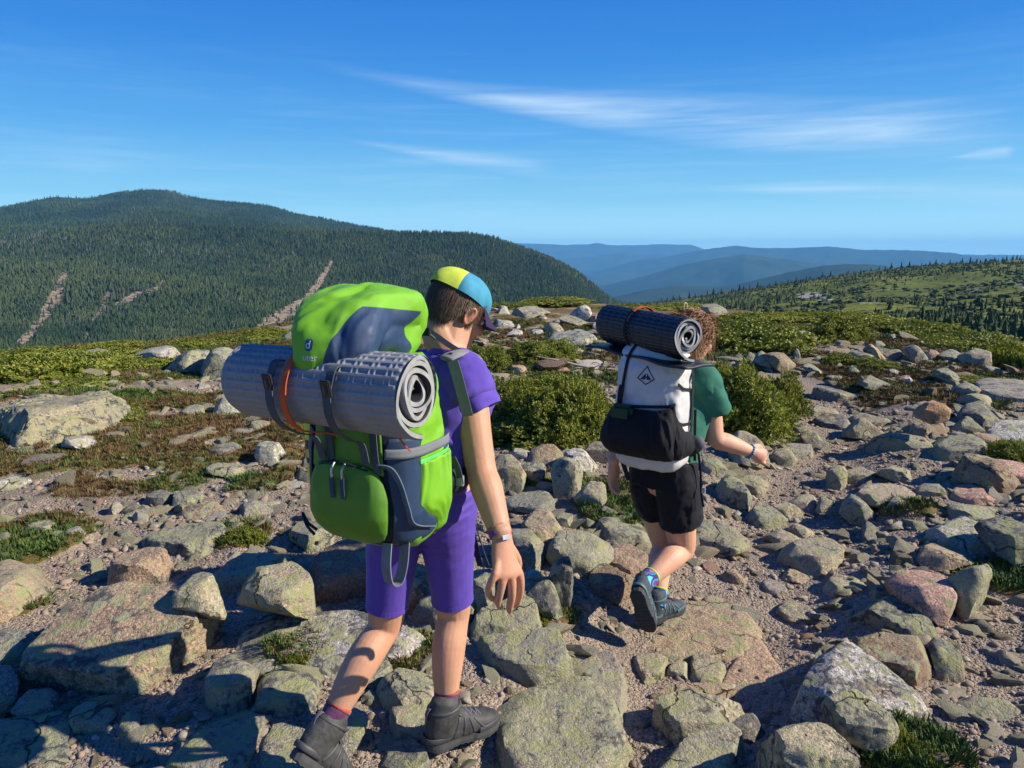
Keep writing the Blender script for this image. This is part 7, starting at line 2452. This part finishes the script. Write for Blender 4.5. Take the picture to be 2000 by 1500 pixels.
# harness: shoulder strap, load lifter, hip belt, loose ends
Q = PM.inverted()
L_ = lambda v: Q @ v
g = Geo()
g.tube([L_(at(872, 700, 2.10)), L_(at(893, 690, 2.14)), L_(at(915, 693, 2.19)), L_(at(930, 712, 2.25)), L_(at(930, 760, 2.29)), L_(at(915, 830, 2.27))], [(.026, .008), (.030, .011), (.032, .012), (.031, .012), (.028, .011), (.022, .008)], ref=(BA.x * 0 + 1, 0, 0), seg=18)
ss = link('shoulder_strap', g.mesh('shoulder_strap'), PADMESH, pack)
ribbon('strap_edge', [L_(at(878, 692, 2.105)), L_(at(898, 684, 2.155)), L_(at(918, 689, 2.205)), L_(at(934, 708, 2.26))], .012, NAVY_D, ss, side=(1, 0, 0), thick=.004)
ribbon('load_lifter', [L_(at(816, 640, 2.0)), L_(at(845, 652, 2.05)), L_(at(880, 676, 2.12)), L_(at(905, 690, 2.17))], .016, NAVY_D, pack, side=(.3, 0, 1), thick=.003)
cord('lifter_cord', [L_(at(812, 615, 1.98)), L_(at(826, 640, 2.0)), L_(at(850, 662, 2.05))], .0035, WEB, pack)
box('ladder_lock', L_(at(832, 648, 2.0)), (.026, .008, .022), BLACK, pack)
ribbon('side_webbing', [L_(at(884, 705, 1.985)), L_(at(896, 745, 1.99)), L_(at(909, 795, 2.01)), L_(at(913, 812, 2.03))], .030, WEB_G, pack, side=(1, .3, .25), thick=.0025)
g = Geo()
g.tube([L_(at(880, 935, 1.98)), L_(at(893, 940, 2.02)), L_(at(906, 935, 2.07)), L_(at(912, 930, 2.13))], [(.030, .012), (.034, .014), (.034, .014), (.03, .012)], ref=(0, 0, 1), seg=16)
link('hip_belt', g.mesh('hip_belt'), NAVY_D, pack)
box('belt_buckle', L_(at(896, 938, 1.985)), (.03, .012, .03), plain('buckle_pale', (.22, .23, .23), .4), pack)
ribbon('loose_strap', [L_(at(884, 893, 1.97)), L_(at(894, 915, 1.975)), L_(at(900, 945, 1.98))], .018, WEB, pack, side=(1, 0, .3), thick=.0025)
for pts, w in (([(912, 925, 2.16), (918, 985, 2.20), (925, 1050, 2.22), (938, 1105, 2.23)], .020), ([(905, 900, 2.12), (912, 960, 2.15), (916, 1010, 2.16)], .004), ([(916, 960, 2.14), (928, 1020, 2.17), (944, 1075, 2.18), (955, 1105, 2.19)], .004)):
    ribbon('loose_strap', [L_(at(*p)) for p in pts], w, NAVY_D if w > .01 else WEB, pack, side=(1, .2, 0), thick=.002)
# bottle in the left side pocket
bt = empty('water_bottle')
bt.matrix_world = PM @ Matrix.Translation((-.172, -.02, .12)) @ Matrix.Rotation(R(-4), 4, 'Y')
tag(bt, 'yellow bottle with dark bands in the left side pocket of the green backpack', 'bottle')
YEL = plain('yellow_plastic', (.55, .60, .03), .35)
def lathe(name, prof, mat, parent, seg=28):
    V = [(r * math.cos(a), r * math.sin(a), z) for r, z in prof for a in np.linspace(0, 2 * PI, seg, endpoint=False)]
    F = [(i * seg + j, i * seg + (j + 1) % seg, (i + 1) * seg + (j + 1) % seg, (i + 1) * seg + j) for i in range(len(prof) - 1) for j in range(seg)]
    return link(name, mesh_np(name, V, F), mat, parent)
lathe('bottle_body', [(.001, 0), (.034, .002), (.037, .01), (.037, .09), (.034, .10), (.034, .115), (.037, .125), (.037, .17), (.030, .19), (.017, .20), (.001, .2)], YEL, bt)
lathe('bottle_band', [(.0375, .10), (.0378, .103), (.0378, .122), (.0375, .125)], BLACK, bt)
lathe('bottle_band', [(.0375, .062), (.0380, .065), (.0380, .074), (.0375, .077)], BLACK, bt)
lathe('bottle_cap', [(.020, .196), (.020, .222), (.012, .228), (.001, .228)], BLACK, bt)
ribbon('cap_loop', [Vector((-.02, 0, .205)), Vector((-.034, 0, .225)), Vector((-.044, 0, .250)), Vector((-.05, .0, .235))], .012, ORANGE, bt, side=(0, 1, 0), thick=.003)
# trekking pole tips poking out low on the left
cord('pole_loop', [Vector((-.13, -.10, .02)), Vector((-.16, -.10, .035)), Vector((-.185, -.09, .055)), Vector((-.16, -.105, .03)), Vector((-.13, -.11, .01))], .004, NAVY_D, pack)
# ------------------------------------------------------------------ the shorter hiker, in green
SKIN2 = skin_material('skin_fair', (0.59, 0.315, 0.20), (0.58, 0.22, 0.145))
TEE = cloth('bottle_green_tee', (0.022, 0.125, 0.085), 0.8, .2, .2, .1, .08)
SHORTS2 = cloth('black_shorts', (0.007, 0.007, 0.011), 0.75, .2, .2, .05, .15)
GREYTEAL = cloth('slate_boot', (0.050, 0.062, 0.078), 0.75, .35, .25, 0, .2)
TEAL_R = plain('teal_rubber', (0.065, 0.115, 0.125), 0.6)
SOLE2 = plain('dark_sole', (0.030, 0.032, 0.034), 0.75)
HAIR_G = hair_material('auburn_hair', (0.075, 0.032, 0.014), (0.36, 0.19, 0.085))


def girl_sock_material():
    m, T, b = mat_new('patterned_sock')
    tc = T.n('ShaderNodeTexCoord').outputs['Object']
    v = T.n('ShaderNodeTexVoronoi', i_Scale=19.0, i_Randomness=.7); T.l(tc, v.inputs['Vector'])
    r = T.n('ShaderNodeValToRGB'); T.l(v.outputs['Distance'], r.inputs[0])
    r.color_ramp.interpolation = 'CONSTANT'
    e = r.color_ramp.elements
    e[0].position, e[0].color = 0, (.60, .05, .16, 1)
    e[1].position, e[1].color = .20, (.05, .35, .65, 1)
    for p, c in ((.27, (.22, .04, .24, 1)), (.40, (.04, .36, .55, 1)), (.46, (.045, .03, .16, 1)), (.62, (.10, .50, .60, 1))):
        q = e.new(p); q.color = c
    T.l(r.outputs[0], b.inputs['Base Color'])
    b.inputs['Roughness'].default_value = .9
    bump(T, b, T.noise(tc, 300, 3), .3, .002)
    return m


SOCK2 = girl_sock_material()
LIME = cloth('lime_cuff', (.25, .48, .06), .9)
girl = tag(empty('person', tuple(at(1285, 1228, 3.06))), 'hiker in green T-shirt and black shorts stepping up the path with one sole raised', 'person')
GF, GA = Vector((.62, .785, 0)), Vector((.785, -.62, 0))
Rh2, Lh2 = at(1318, 925, 3.07), at(1272, 925, 3.16)
Rk2, Lk2 = at(1333, 1072, 3.14), at(1296, 1062, 3.26)
Ra2, La2 = at(1255, 1142, 2.93), at(1284, 1178, 3.08)
hip2 = (Rh2 + Lh2) / 2
neck2 = at(1352, 702, 3.22)
Rs2, Re2, Rw2 = at(1378, 742, 3.12), at(1398, 856, 3.12), at(1466, 882, 3.16)
Ls2 = neck2 - GA * .15 + Vector((0, 0, -.06))
Le2, Lw2 = at(1216, 830, 3.22), at(1198, 900, 3.12)
g = Geo()
g.tube([hip2 + Vector((0, 0, -.02)), hip2 + Vector((0, 0, .08)), hip2 * .5 + neck2 * .5, neck2 + Vector((0, 0, -.10)), neck2 + Vector((0, 0, -.02))], [(.132, .090), (.112, .076), (.122, .080), (.130, .075), (.055, .05)], ref=GA, seg=24)
g.tube([neck2 + Vector((0, 0, -.05)), neck2, neck2 + Vector((.01, .01, .08))], [.05, .045, .048], seg=16)
g.tube([neck2 + GA * .04 + Vector((0, 0, -.05)), Rs2, Rs2 + (Re2 - Rs2) * .3, Rs2 + (Re2 - Rs2) * .65, Re2, Re2 + (Rw2 - Re2) * .3, Re2 + (Rw2 - Re2) * .7, Rw2], [.05, .052, .048, .043, .039, .040, .033, (.027, .023)], seg=20)
g.tube([neck2 - GA * .04 + Vector((0, 0, -.05)), Ls2, Ls2 + (Le2 - Ls2) * .5, Le2, Le2 + (Lw2 - Le2) * .4, Lw2], [.05, .05, .043, .037, .037, .026], seg=18)
for h, k, a, bend in ((Rh2, Rk2, Ra2, .016), (Lh2, Lk2, La2, .012)):
    ax = (a - k).normalized(); back = (-GF - ax * (-GF).dot(ax)).normalized()
    g.tube([h + Vector((0, 0, .03)), h + (k - h) * .35, h + (k - h) * .75, k, k + (a - k) * .10, k + (a - k) * .32 + back * bend, k + (a - k) * .58 + back * bend * .7, k + (a - k) * .84, a, a + (a - k) * .03],
           [(.09, .092), (.082, .084), (.068, .068), (.054, .056), (.051, .052), (.054, .056), (.046, .047), (.036, .037), (.032, .035), (.034, .036)], ref=GA, seg=22)
    g.ell(k - back * .030, (.025, .025, .028))
# right fist, thumb side up
wd2 = (Rw2 - Re2).normalized()
hc = Rw2 + wd2 * .045 + Vector((0, 0, -.006))
g.tube([Rw2 - wd2 * .01, Rw2 + wd2 * .02, Rw2 + wd2 * .055 + Vector((0, 0, -.006))], [(.025, .022), (.030, .024), (.034, .022)], ref=(0, 0, 1), seg=16)
for q in range(4):
    v0 = Vector((0, 0, .026 - .0175 * q))
    fwd_ = wd2 * .066 + v0
    toc = Vector((-.15, -1, 0)).normalized()
    g.tube([Rw2 + wd2 * .03 + v0 * .8, Rw2 + fwd_ - toc * .0, Rw2 + wd2 * .082 + v0 + toc * -.022 + Vector((0, 0, -.006)), Rw2 + wd2 * .062 + v0 - toc * .034 + Vector((0, 0, -.008)), Rw2 + wd2 * .044 + v0 - toc * .024], [.010, .0098, .0092, .0086, .0075], seg=10)
g.tube([Rw2 + wd2 * .015 + Vector((0, .01, .022)), Rw2 + wd2 * .05 + Vector((0, .025, .034)), Rw2 + wd2 * .074 + Vector((0, .035, .024))], [.014, .0115, .009], seg=10)
# left hand hanging
ld = Vector((-.02, -.03, -1)).normalized()
g.tube([Lw2, Lw2 + ld * .035, Lw2 + ld * .075], [(.024, .019), (.032, .018), (.034, .014)], ref=GF, seg=16)
for q in range(4):
    o_ = GF * (.0165 * (q - 1.5))
    l_ = (.052, .064, .068, .062)[q]
    b_ = Lw2 + ld * .075 + o_
    g.tube([Lw2 + ld * .04 + o_ * .7, b_, b_ + ld * l_ * .5 - GA * -.004, b_ + ld * l_ * .85 + GA * .014, b_ + ld * l_ + GA * .026], [.009, .0092, .0086, .008, .0068], seg=10)
g.tube([Lw2 + ld * .015 + GF * .014, Lw2 + ld * .05 + GF * .038, Lw2 + ld * .085 + GF * .044], [.015, .0115, .009], seg=10)
yaw, pit = R(48), R(16)
face = Vector((math.sin(yaw) * math.cos(pit), math.cos(yaw) * math.cos(pit), -math.sin(pit)))
HG = frame((0, 0, 0), face)
HG.translation = at(1358, 640, 3.28) - HG.to_3x3() @ Vector((0, -.01, .135))
add_head(g, HG)
g.tube([HG @ Vector((0, -.03, .06)), HG @ Vector((0, -.04, .02)), neck2], [.05, .047, .048], seg=16)
me = g.skin('body', 0.0038, 3)
flush(me, [(hc, .05, .4), (Re2, .035, .25), (Rk2, .05, .25), (Lk2, .04, .2), (Lw2 + ld * .1, .05, .4), (HG @ Vector((.078, 0, .09)), .03, .5)])
adopt(link('body', me, SKIN2), girl)
add_eyes(HG, None, bpy.data.materials['iris'])
for o in [o for o in COL.objects if o.name.startswith('eye') and o.parent is None]: adopt(o, girl)

# shorts, loose
g = Geo()
g.tube([hip2 + Vector((0, 0, -.04)), hip2 + Vector((0, 0, .05)), hip2 + Vector((0, 0, .12))], [(.145, .116), (.142, .106), (.124, .092)], ref=GA, seg=30, cap='flat')
for h, k, e, dx in ((Rh2, Rk2, .62, Vector((.004, -.008, 0))), (Lh2, Lk2, .50, Vector((-.002, 0, 0)))):
    g.tube([h + Vector((0, 0, .06)), h + (k - h) * .1 + dx * .4, h + (k - h) * .45 + dx, h + (k - h) * e + dx * 1.2], [(.090, .098), (.094, .102), (.090, .097), (.091, .097)], ref=GA, seg=30, cap='flat')
me = g.skin('shorts', 0.005, 3)
displace(me, lambda co, no: drape(10, .010, 41, (1, 1, .3))(co, no) * sstep(co[:, 2], .78, .55) + .001 * fbm(co * 40, 2, 6))
adopt(link('shorts', me, SHORTS2), girl)

g = Geo()
g.tube([hip2 + Vector((0, 0, .06)), hip2 * .5 + neck2 * .5, neck2 + Vector((0, 0, -.11)), neck2 + Vector((0, 0, -.035)), neck2 + Vector((0, 0, -.014))], [(.146, .108), (.144, .104), (.146, .094), (.085, .068), (.060, .056)], ref=GA, seg=28, cap='flat')
g.tube([neck2 + GA * .03 + Vector((0, 0, -.045)), Rs2 + Vector((-.01, 0, .008)), Rs2 + (Re2 - Rs2) * .15], [.058, .066, .066], seg=22, cap='flat')
g.tube([neck2 - GA * .03 + Vector((0, 0, -.045)), Ls2, Ls2 + (Le2 - Ls2) * .4], [.058, .064, .066], seg=22, cap='flat')
me = g.skin('shirt', .005, 5)
displace(me, drape(8, .010, 44, (1, 1, .5)))
sh2 = adopt(link('shirt', me, TEE), girl)
sl2 = sleeve([Rs2 + Vector((-.014, 0, .02)), Rs2 + Vector((0, 0, -.015)), Rs2 + (Re2 - Rs2) * .32 + Vector((.006, 0, 0)), Rs2 + (Re2 - Rs2) * .52 + Vector((.010, .006, 0))], [(.060, .060), (.068, .066), (.071, .070), (.078, .078)], (.6, .8, 0), TEE, None, .006, seed=3)
sl2.parent = sh2
sl3 = sleeve([Ls2 + Vector((.01, 0, .02)), Ls2, Ls2 + (Le2 - Ls2) * .35, Ls2 + (Le2 - Ls2) * .55], [.058, .066, .07, .075], (.6, .8, 0), TEE, None, .006, seed=5)
sl3.parent = sh2

sock(Ra2, Rk2, .037, .042, .08, .20, girl, SOCK2, LIME, .10)
sock(La2, Lk2, .037, .041, .10, .20, girl, SOCK2, LIME, .10)
ft = Vector((.80, .60, .04)).normalized()
hl = La2 + Vector((0, 0, -.085)) - ft * .046
adopt(boot(frame(hl, ft), .222, None, GREYTEAL, SOLE2, cloth('dark_lace', (.03, .032, .04), .8), TEAL_R), girl)
ax = (Ra2 - Rk2).normalized()
ft2 = Vector((.30, .22, -.93)).normalized()
fm = frame((0, 0, 0), ft2, Vector((.36, .85, .25)))
fm.translation = Ra2 - fm.to_3x3() @ Vector((0, .040, .088))
adopt(boot(fm, .235, None, GREYTEAL, SOLE2, bpy.data.materials['dark_lace'], TEAL_R), girl)

# bracelet of turquoise beads
g = Geo()
x_ = Vector((0, 0, 1)); x_ = (x_ - wd2 * x_.dot(wd2)).normalized(); y_ = wd2.cross(x_)
for k in range(18):
    a = 2 * PI * k / 18
    g.ell(Rw2 - wd2 * (.004 + .002 * math.sin(k * 2.2)) + x_ * math.cos(a) * .029 + y_ * math.sin(a) * .026, (.0062,) * 3, nu=7, nv=9)
adopt(link('bracelet', g.mesh('bracelet'), plain('turquoise_beads', (.015, .22, .32), .35)), girl)

# tousled hair
hr = random.Random(8)
V = []
for q in np.linspace(-180, 180, 73):
    zl = float(np.interp(abs(q), [0, 50, 80, 100, 180], [.16, .14, .09, .07, .05]))
    for z in np.linspace(.212, zl, 14):
        V.append(tuple(HG @ skull_pt(q, z, .006)))
hg = adopt(link('hair', mesh_np('hair', V, [(i * 14 + j, i * 14 + j + 1, (i + 1) * 14 + j + 1, (i + 1) * 14 + j) for i in range(72) for j in range(13)]), HAIR_G), girl)
cur = []
for k in range(3000):
    q = hr.uniform(-180, 180); z0 = hr.uniform(.06, .21)
    if abs(q) < 60 and z0 < .17: continue
    p0 = skull_pt(q, z0, .004)
    out = Vector((math.sin(R(q)), math.cos(R(q)), 0))
    sw = Vector((hr.uniform(-1, 1), hr.uniform(-1, 1), hr.uniform(-1, 1)))
    fly = hr.random() ** 5
    L1 = hr.uniform(.015, .045)
    pts = [p0, p0 + out * (.010 + .03 * fly) + Vector((0, -.010, -.2 * L1)) + sw * .008, p0 + out * (.016 + .05 * fly) + Vector((0, -.02, -.55 * L1)) + sw * .018, p0 + out * (.014 + .06 * fly) + Vector((0, -.03, -L1)) + sw * (.028 + .02 * fly)]
    cur.append(([tuple(HG @ p) for p in pts], tuple(HG.to_3x3() @ (out + Vector((0, 0, .3))))))
# loose tail falling over the right shoulder
tp = Vector((.045, -.075, .10))
for k in range(140):
    s0 = Vector((hr.gauss(0, .022), hr.gauss(0, .018), hr.gauss(0, .022)))
    e0 = Vector((hr.gauss(0, .030), hr.gauss(0, .026), hr.uniform(-.03, .03)))
    pts = [tp + s0 * .6, tp + s0 + Vector((.020, -.015, -.03)), tp + e0 + Vector((.034, -.02, -.085)), tp + e0 * 1.3 + Vector((.036, -.012, -.14))]
    cur.append(([tuple(HG @ p) for p in pts], tuple(HG.to_3x3() @ Vector((.6, -.6, .4)))))
s2 = strands('hair_locks', cur, .0012, HAIR_G, None); s2.parent = hg
ht = ringband('hair_tie', HG @ Vector((-.045, -.05, .218)), GA, .016, .004, .003, cloth('pale_tie', (.5, .46, .22), .8), None); adopt(ht, girl)

# ------------------------------------------------------------------ white pack
WHITE = cloth('white_laminate', (0.52, 0.515, 0.50), 0.5, .2, .4, 0, .05, 300)
MESHB = cloth('black_stretch_mesh', (0.006, 0.006, 0.009), 0.7, .9, .3, 0, .2, 420)
BLACKW = cloth('black_webbing', (0.012, 0.012, 0.015), 0.7, .5, .25, 0, .1, 700)
gup = (GF * .10 + Vector((0.01, 0, 1))).normalized()
GM_ = frame(tuple(at(1272, 905, 2.99)), GF, gup)
wp = empty('backpack'); wp.matrix_world = GM_
tag(wp, 'white roll-top backpack with a black mesh pocket and diamond emblem, on the shorter hiker', 'backpack')


def gsec(z):
    hw = float(np.interp(z, [0, .02, .08, .25, .40, .47, .50], [.115, .132, .138, .140, .136, .125, .10]))
    hd = float(np.interp(z, [0, .02, .08, .25, .40, .47, .50], [.078, .094, .100, .098, .090, .07, .045]))
    return hw, hd


def gsurf(th, z, off=0.0, n=4.0):
    hw, hd = gsec(z)
    c, s = math.cos(th), math.sin(th)
    return Vector((math.copysign(abs(c) ** (2 / n), c) * (hw + off), math.copysign(abs(s) ** (2 / n), s) * (hd + off), z))


n = 96
rows = [gsurf(t, z) for z in np.linspace(0, .50, 60) for t in np.linspace(-PI, PI, n, endpoint=False)]
F = [(i * n + j, i * n + (j + 1) % n, (i + 1) * n + (j + 1) % n, (i + 1) * n + j) for i in range(59) for j in range(n)] + [tuple(range(n - 1, -1, -1)), tuple(59 * n + j for j in range(n))]
me = mesh_np('pack_body', [tuple(p) for p in rows], F)
displace(me, lambda co, no: drape(9, .010, 51, (1, 1, .8))(co, no) + .0025 * fbm(co * 45, 2, 52))
wb_ = link('pack_body', me, WHITE, wp)
bvh_w = BVHTree.FromPolygons([v.co[:] for v in me.vertices], [p.vertices[:] for p in me.polygons])
# mesh pocket: bulging bag round the outer face and sides, drawn up to a point
def pocket(a0, a1, top, bulge, z0=.045, seed=0, name='mesh_pocket'):
    na, nz = 70, 40
    P = []
    for k in range(na):
        t = k / (na - 1); th = a0 + (a1 - a0) * t
        zt = top(t)
        for j in range(nz):
            u = j / (nz - 1)
            z = z0 + (zt - z0) * u
            b_ = bulge * math.sin(PI * min(max(t * .96 + .02, 0), 1)) ** .5 * (math.sin(PI * (u * .88 + .06)) ** .6) * (1.15 - .5 * u)
            P.append(tuple(gsurf(th, z, .006 + b_)))
    P = np.array(P)
    # stretched folds running from the hem
    f = 1 - 2.5 * np.abs(fbm(P * np.array([26, 26, 5]) + P[:, [2, 2, 2]] * np.array([8, 0, 0]), 3, seed))
    d = P * np.array([1, 1, 0]); d /= np.linalg.norm(d, axis=1, keepdims=True)
    P = P + d * (f * .006)[:, None]
    o = link(name, mesh_np(name, P, grid_faces(na, nz)), MESHB, wp)
    md = o.modifiers.new('thickness', 'SOLIDIFY'); md.thickness = .004
    return o


pocket(-PI + .35, -.62, lambda t: .235 + .045 * t ** 2, .070, .055, 61)
pocket(-.85, .40, lambda t: .275 - .17 * t, .026, .055, 62)
ribbon('pocket_hem', [gsurf(th, z, .012) for th, z in ((-2.7, .237), (-2.2, .242), (-1.6, .255), (-1.1, .27), (-.62, .28))], .012, BLACKW, wp, side=(0, 0, 1), thick=.003)
# vertical strap with a thick tail, roll-top straps
ribbon('top_strap', [gsurf(th_, z, o_) for th_, z, o_ in ((-1.85, .495, .01), (-1.86, .45, .012), (-1.90, .36, .012), (-1.93, .29, .013))], .012, BLACKW, wp, side=(1, 0, 0), thick=.003)
ribbon('strap_tail', [gsurf(-1.93, .335, .015), gsurf(-1.94, .30, .018), gsurf(-1.95, .258, .017)], .022, BLACKW, wp, side=(1, 0, 0), thick=.005)
for z0, z1 in ((.36, .30), (.21, .17)):
    ribbon('side_strap', [gsurf(th_, z0 + (z1 - z0) * k / 5, .010) for k, th_ in enumerate(np.linspace(-.5, .5, 6))], .010, BLACKW, wp, side=(0, 0, 1), thick=.002)
ribbon('side_strap', [gsurf(.12, z, .012) for z in (.46, .38, .30, .22, .14, .06)], .016, BLACKW, wp, side=(0, 1, 0), thick=.003)
# harness
Q2 = GM_.inverted(); L2 = lambda *a: Q2 @ at(*a)
g = Geo()
g.tube([L2(1332, 712, 3.05), L2(1352, 706, 3.10), L2(1368, 712, 3.17), L2(1378, 735, 3.24), L2(1372, 790, 3.26)], [(.026, .008), (.028, .010), (.028, .010), (.026, .010), (.02, .008)], ref=(1, 0, 0), seg=16)
link('shoulder_strap', g.mesh('shoulder_strap'), BLACKW, wp)
ribbon('load_lifter', [L2(1326, 700, 2.98), L2(1340, 702, 3.04), L2(1358, 708, 3.11)], .014, BLACKW, wp, side=(.3, 0, 1), thick=.003)
ribbon('side_webbing', [L2(1358, 800, 3.02), L2(1357, 850, 3.0), L2(1357, 900, 3.0)], .012, BLACKW, wp, side=(1, 0, 0), thick=.002)
g = Geo()
g.tube([L2(1335, 868, 2.96), L2(1350, 872, 2.98), L2(1363, 870, 3.03), L2(1368, 862, 3.10)], [(.034, .014), (.040, .022), (.036, .020), (.03, .012)], ref=(0, 0, 1), seg=16)
hb = link('hip_belt', g.mesh('hip_belt'), BLACKW, wp)
g = Geo(); g.ell(L2(1361, 866, 2.985), (.034, .026, .034)); link('belt_pouch', g.mesh('belt_pouch'), cloth('grey_pouch', (.07, .075, .085), .7), hb)
ribbon('loose_strap', [L2(1364, 885, 2.98), L2(1368, 920, 3.0), L2(1370, 965, 3.0), L2(1374, 990, 3.0)], .010, BLACKW, wp, side=(1, 0, 0), thick=.002)
box('strap_end', L2(1374, 958, 2.99), (.016, .006, .024), plain('silver_clip', (.35, .36, .37), .4), wp)
ribbon('loose_strap', [L2(1216, 900, 2.99), L2(1222, 920, 2.97), L2(1228, 938, 2.96)], .020, BLACKW, wp, side=(1, 0, 0), thick=.004)
# emblem: a kite outline with an H of two peaks
INK = plain('navy_ink', (.012, .014, .035), .5)
kite = [(0, .045), (.038, -.008), (0, -.033), (-.038, -.008)]


def poly_print(name, polys, cx, cz, mat, off=.0015):
    bm = bmesh.new()
    for pts in polys:
        bm.faces.new([bm.verts.new((x, y, 0)) for x, y in pts])
    bmesh.ops.triangulate(bm, faces=bm.faces[:])
    for _ in range(3):
        e_ = [e for e in bm.edges if e.calc_length() > .006]
        if e_: bmesh.ops.subdivide_edges(bm, edges=e_, cuts=1); bmesh.ops.triangulate(bm, faces=bm.faces[:])
    me = bpy.data.meshes.new(name); bm.to_mesh(me); bm.free()
    return print_on(name, me, bvh_w, lambda x, y: Vector((cx + x, -.5, cz + y)), (0, 1, 0), mat, wb_, off)


ring_ = [[kite[i], kite[(i + 1) % 4], tuple(v * .84 for v in kite[(i + 1) % 4]), tuple(v * .84 for v in kite[i])] for i in range(4)]
hh_ = [[(-.019, -.009), (-.002, -.009), (-.002, -.001), (-.002, .012)], [(.019, -.009), (.002, .012), (.002, -.001), (.002, -.009)][::-1], [(-.003, -.003), (.003, -.003), (.003, .0008), (-.003, .0008)]]
hh = [[(x * 1.25, y * 1.25) for x, y in q] for q in hh_]
poly_print('emblem', ring_ + hh, .012, .378, INK)
# green-lidded box in the mesh pocket
gb = box('storage_tub', (0, 0, 0), (.10, .05, .07), cloth('dark_green_tub', (.010, .045, .022), .5), None, None, .3)
gb.matrix_world = GM_ @ Matrix.Translation((-.070, -.130, .228))
tag(gb, 'dark green box peeping out of the mesh pocket of the white backpack', 'box')
# black pad on top
m_p2, T, b = mat_new('black_foam')
tc = T.n('ShaderNodeTexCoord').outputs['Object']
T.l(T.mix(T.noise(tc, 18, 4), (.008, .010, .018), (.018, .021, .032)), b.inputs['Base Color'])
b.inputs['Roughness'].default_value = .38
m_p2i = plain('silver_foam_side', (.30, .30, .31), .35, .3)
axg = Vector((.60, -.80, -.04)).normalized()
Mx = Matrix((axg, Vector((0, 0, 1)).cross(axg).normalized(), axg.cross(Vector((0, 0, 1)).cross(axg).normalized()))).transposed().to_4x4()
cR, cL = at(1345, 659, 2.80), at(1190, 629, 3.20)
axg = (cR - cL); Lg = axg.length; axg.normalize()
yv = Vector((0, 0, 1)).cross(axg).normalized()
Mx = Matrix((axg, yv, axg.cross(yv))).transposed().to_4x4(); Mx.translation = (cR + cL) / 2
pad2 = mat_roll('foam_pad', .022, 4.3, .0115, Lg, m_p2, plain('foam_dark_inside', (.02, .02, .024), .5), m_p2i, Mx, .022, -1.2, (0.040, 0.016), seed=5, depth=.004)
tag(pad2, 'black dimpled foam sleeping pad rolled on top of the white backpack', 'sleeping pad')
def ring_over(x, a0, a1, r=.088, n=16):
    return [Vector((x, math.cos(a) * r, math.sin(a) * r)) for a in np.linspace(R(a0), R(a1), n)]
ribbon('pad_strap', ring_over(-.035, -60, 300, .0865, 30), .013, BLACKW, pad2, side=(1, 0, 0), thick=.003)
ribbon('pad_strap', ring_over(-.028, 40, 125, .0885, 10), .014, ORANGE, pad2, side=(1, 0, 0), thick=.003)
# folded ground sheet between pad and pack
zb_ = -.088
V = []
for i in range(30):
    x = -.30 + .60 * i / 29
    for j in range(8):
        y = -.075 + .16 * j / 7
        V.append((x, y, zb_ - .012 - .010 * math.sin(j) * .3 - .03 * max(0, (x + .02)) * 0 + .004 * math.sin(x * 25)))
me = mesh_np('ground_sheet', V, grid_faces(30, 8))
gs = link('ground_sheet', me, cloth('dark_sheet', (.022, .026, .034), .5), pad2)
md = gs.modifiers.new('thickness', 'SOLIDIFY'); md.thickness = .010
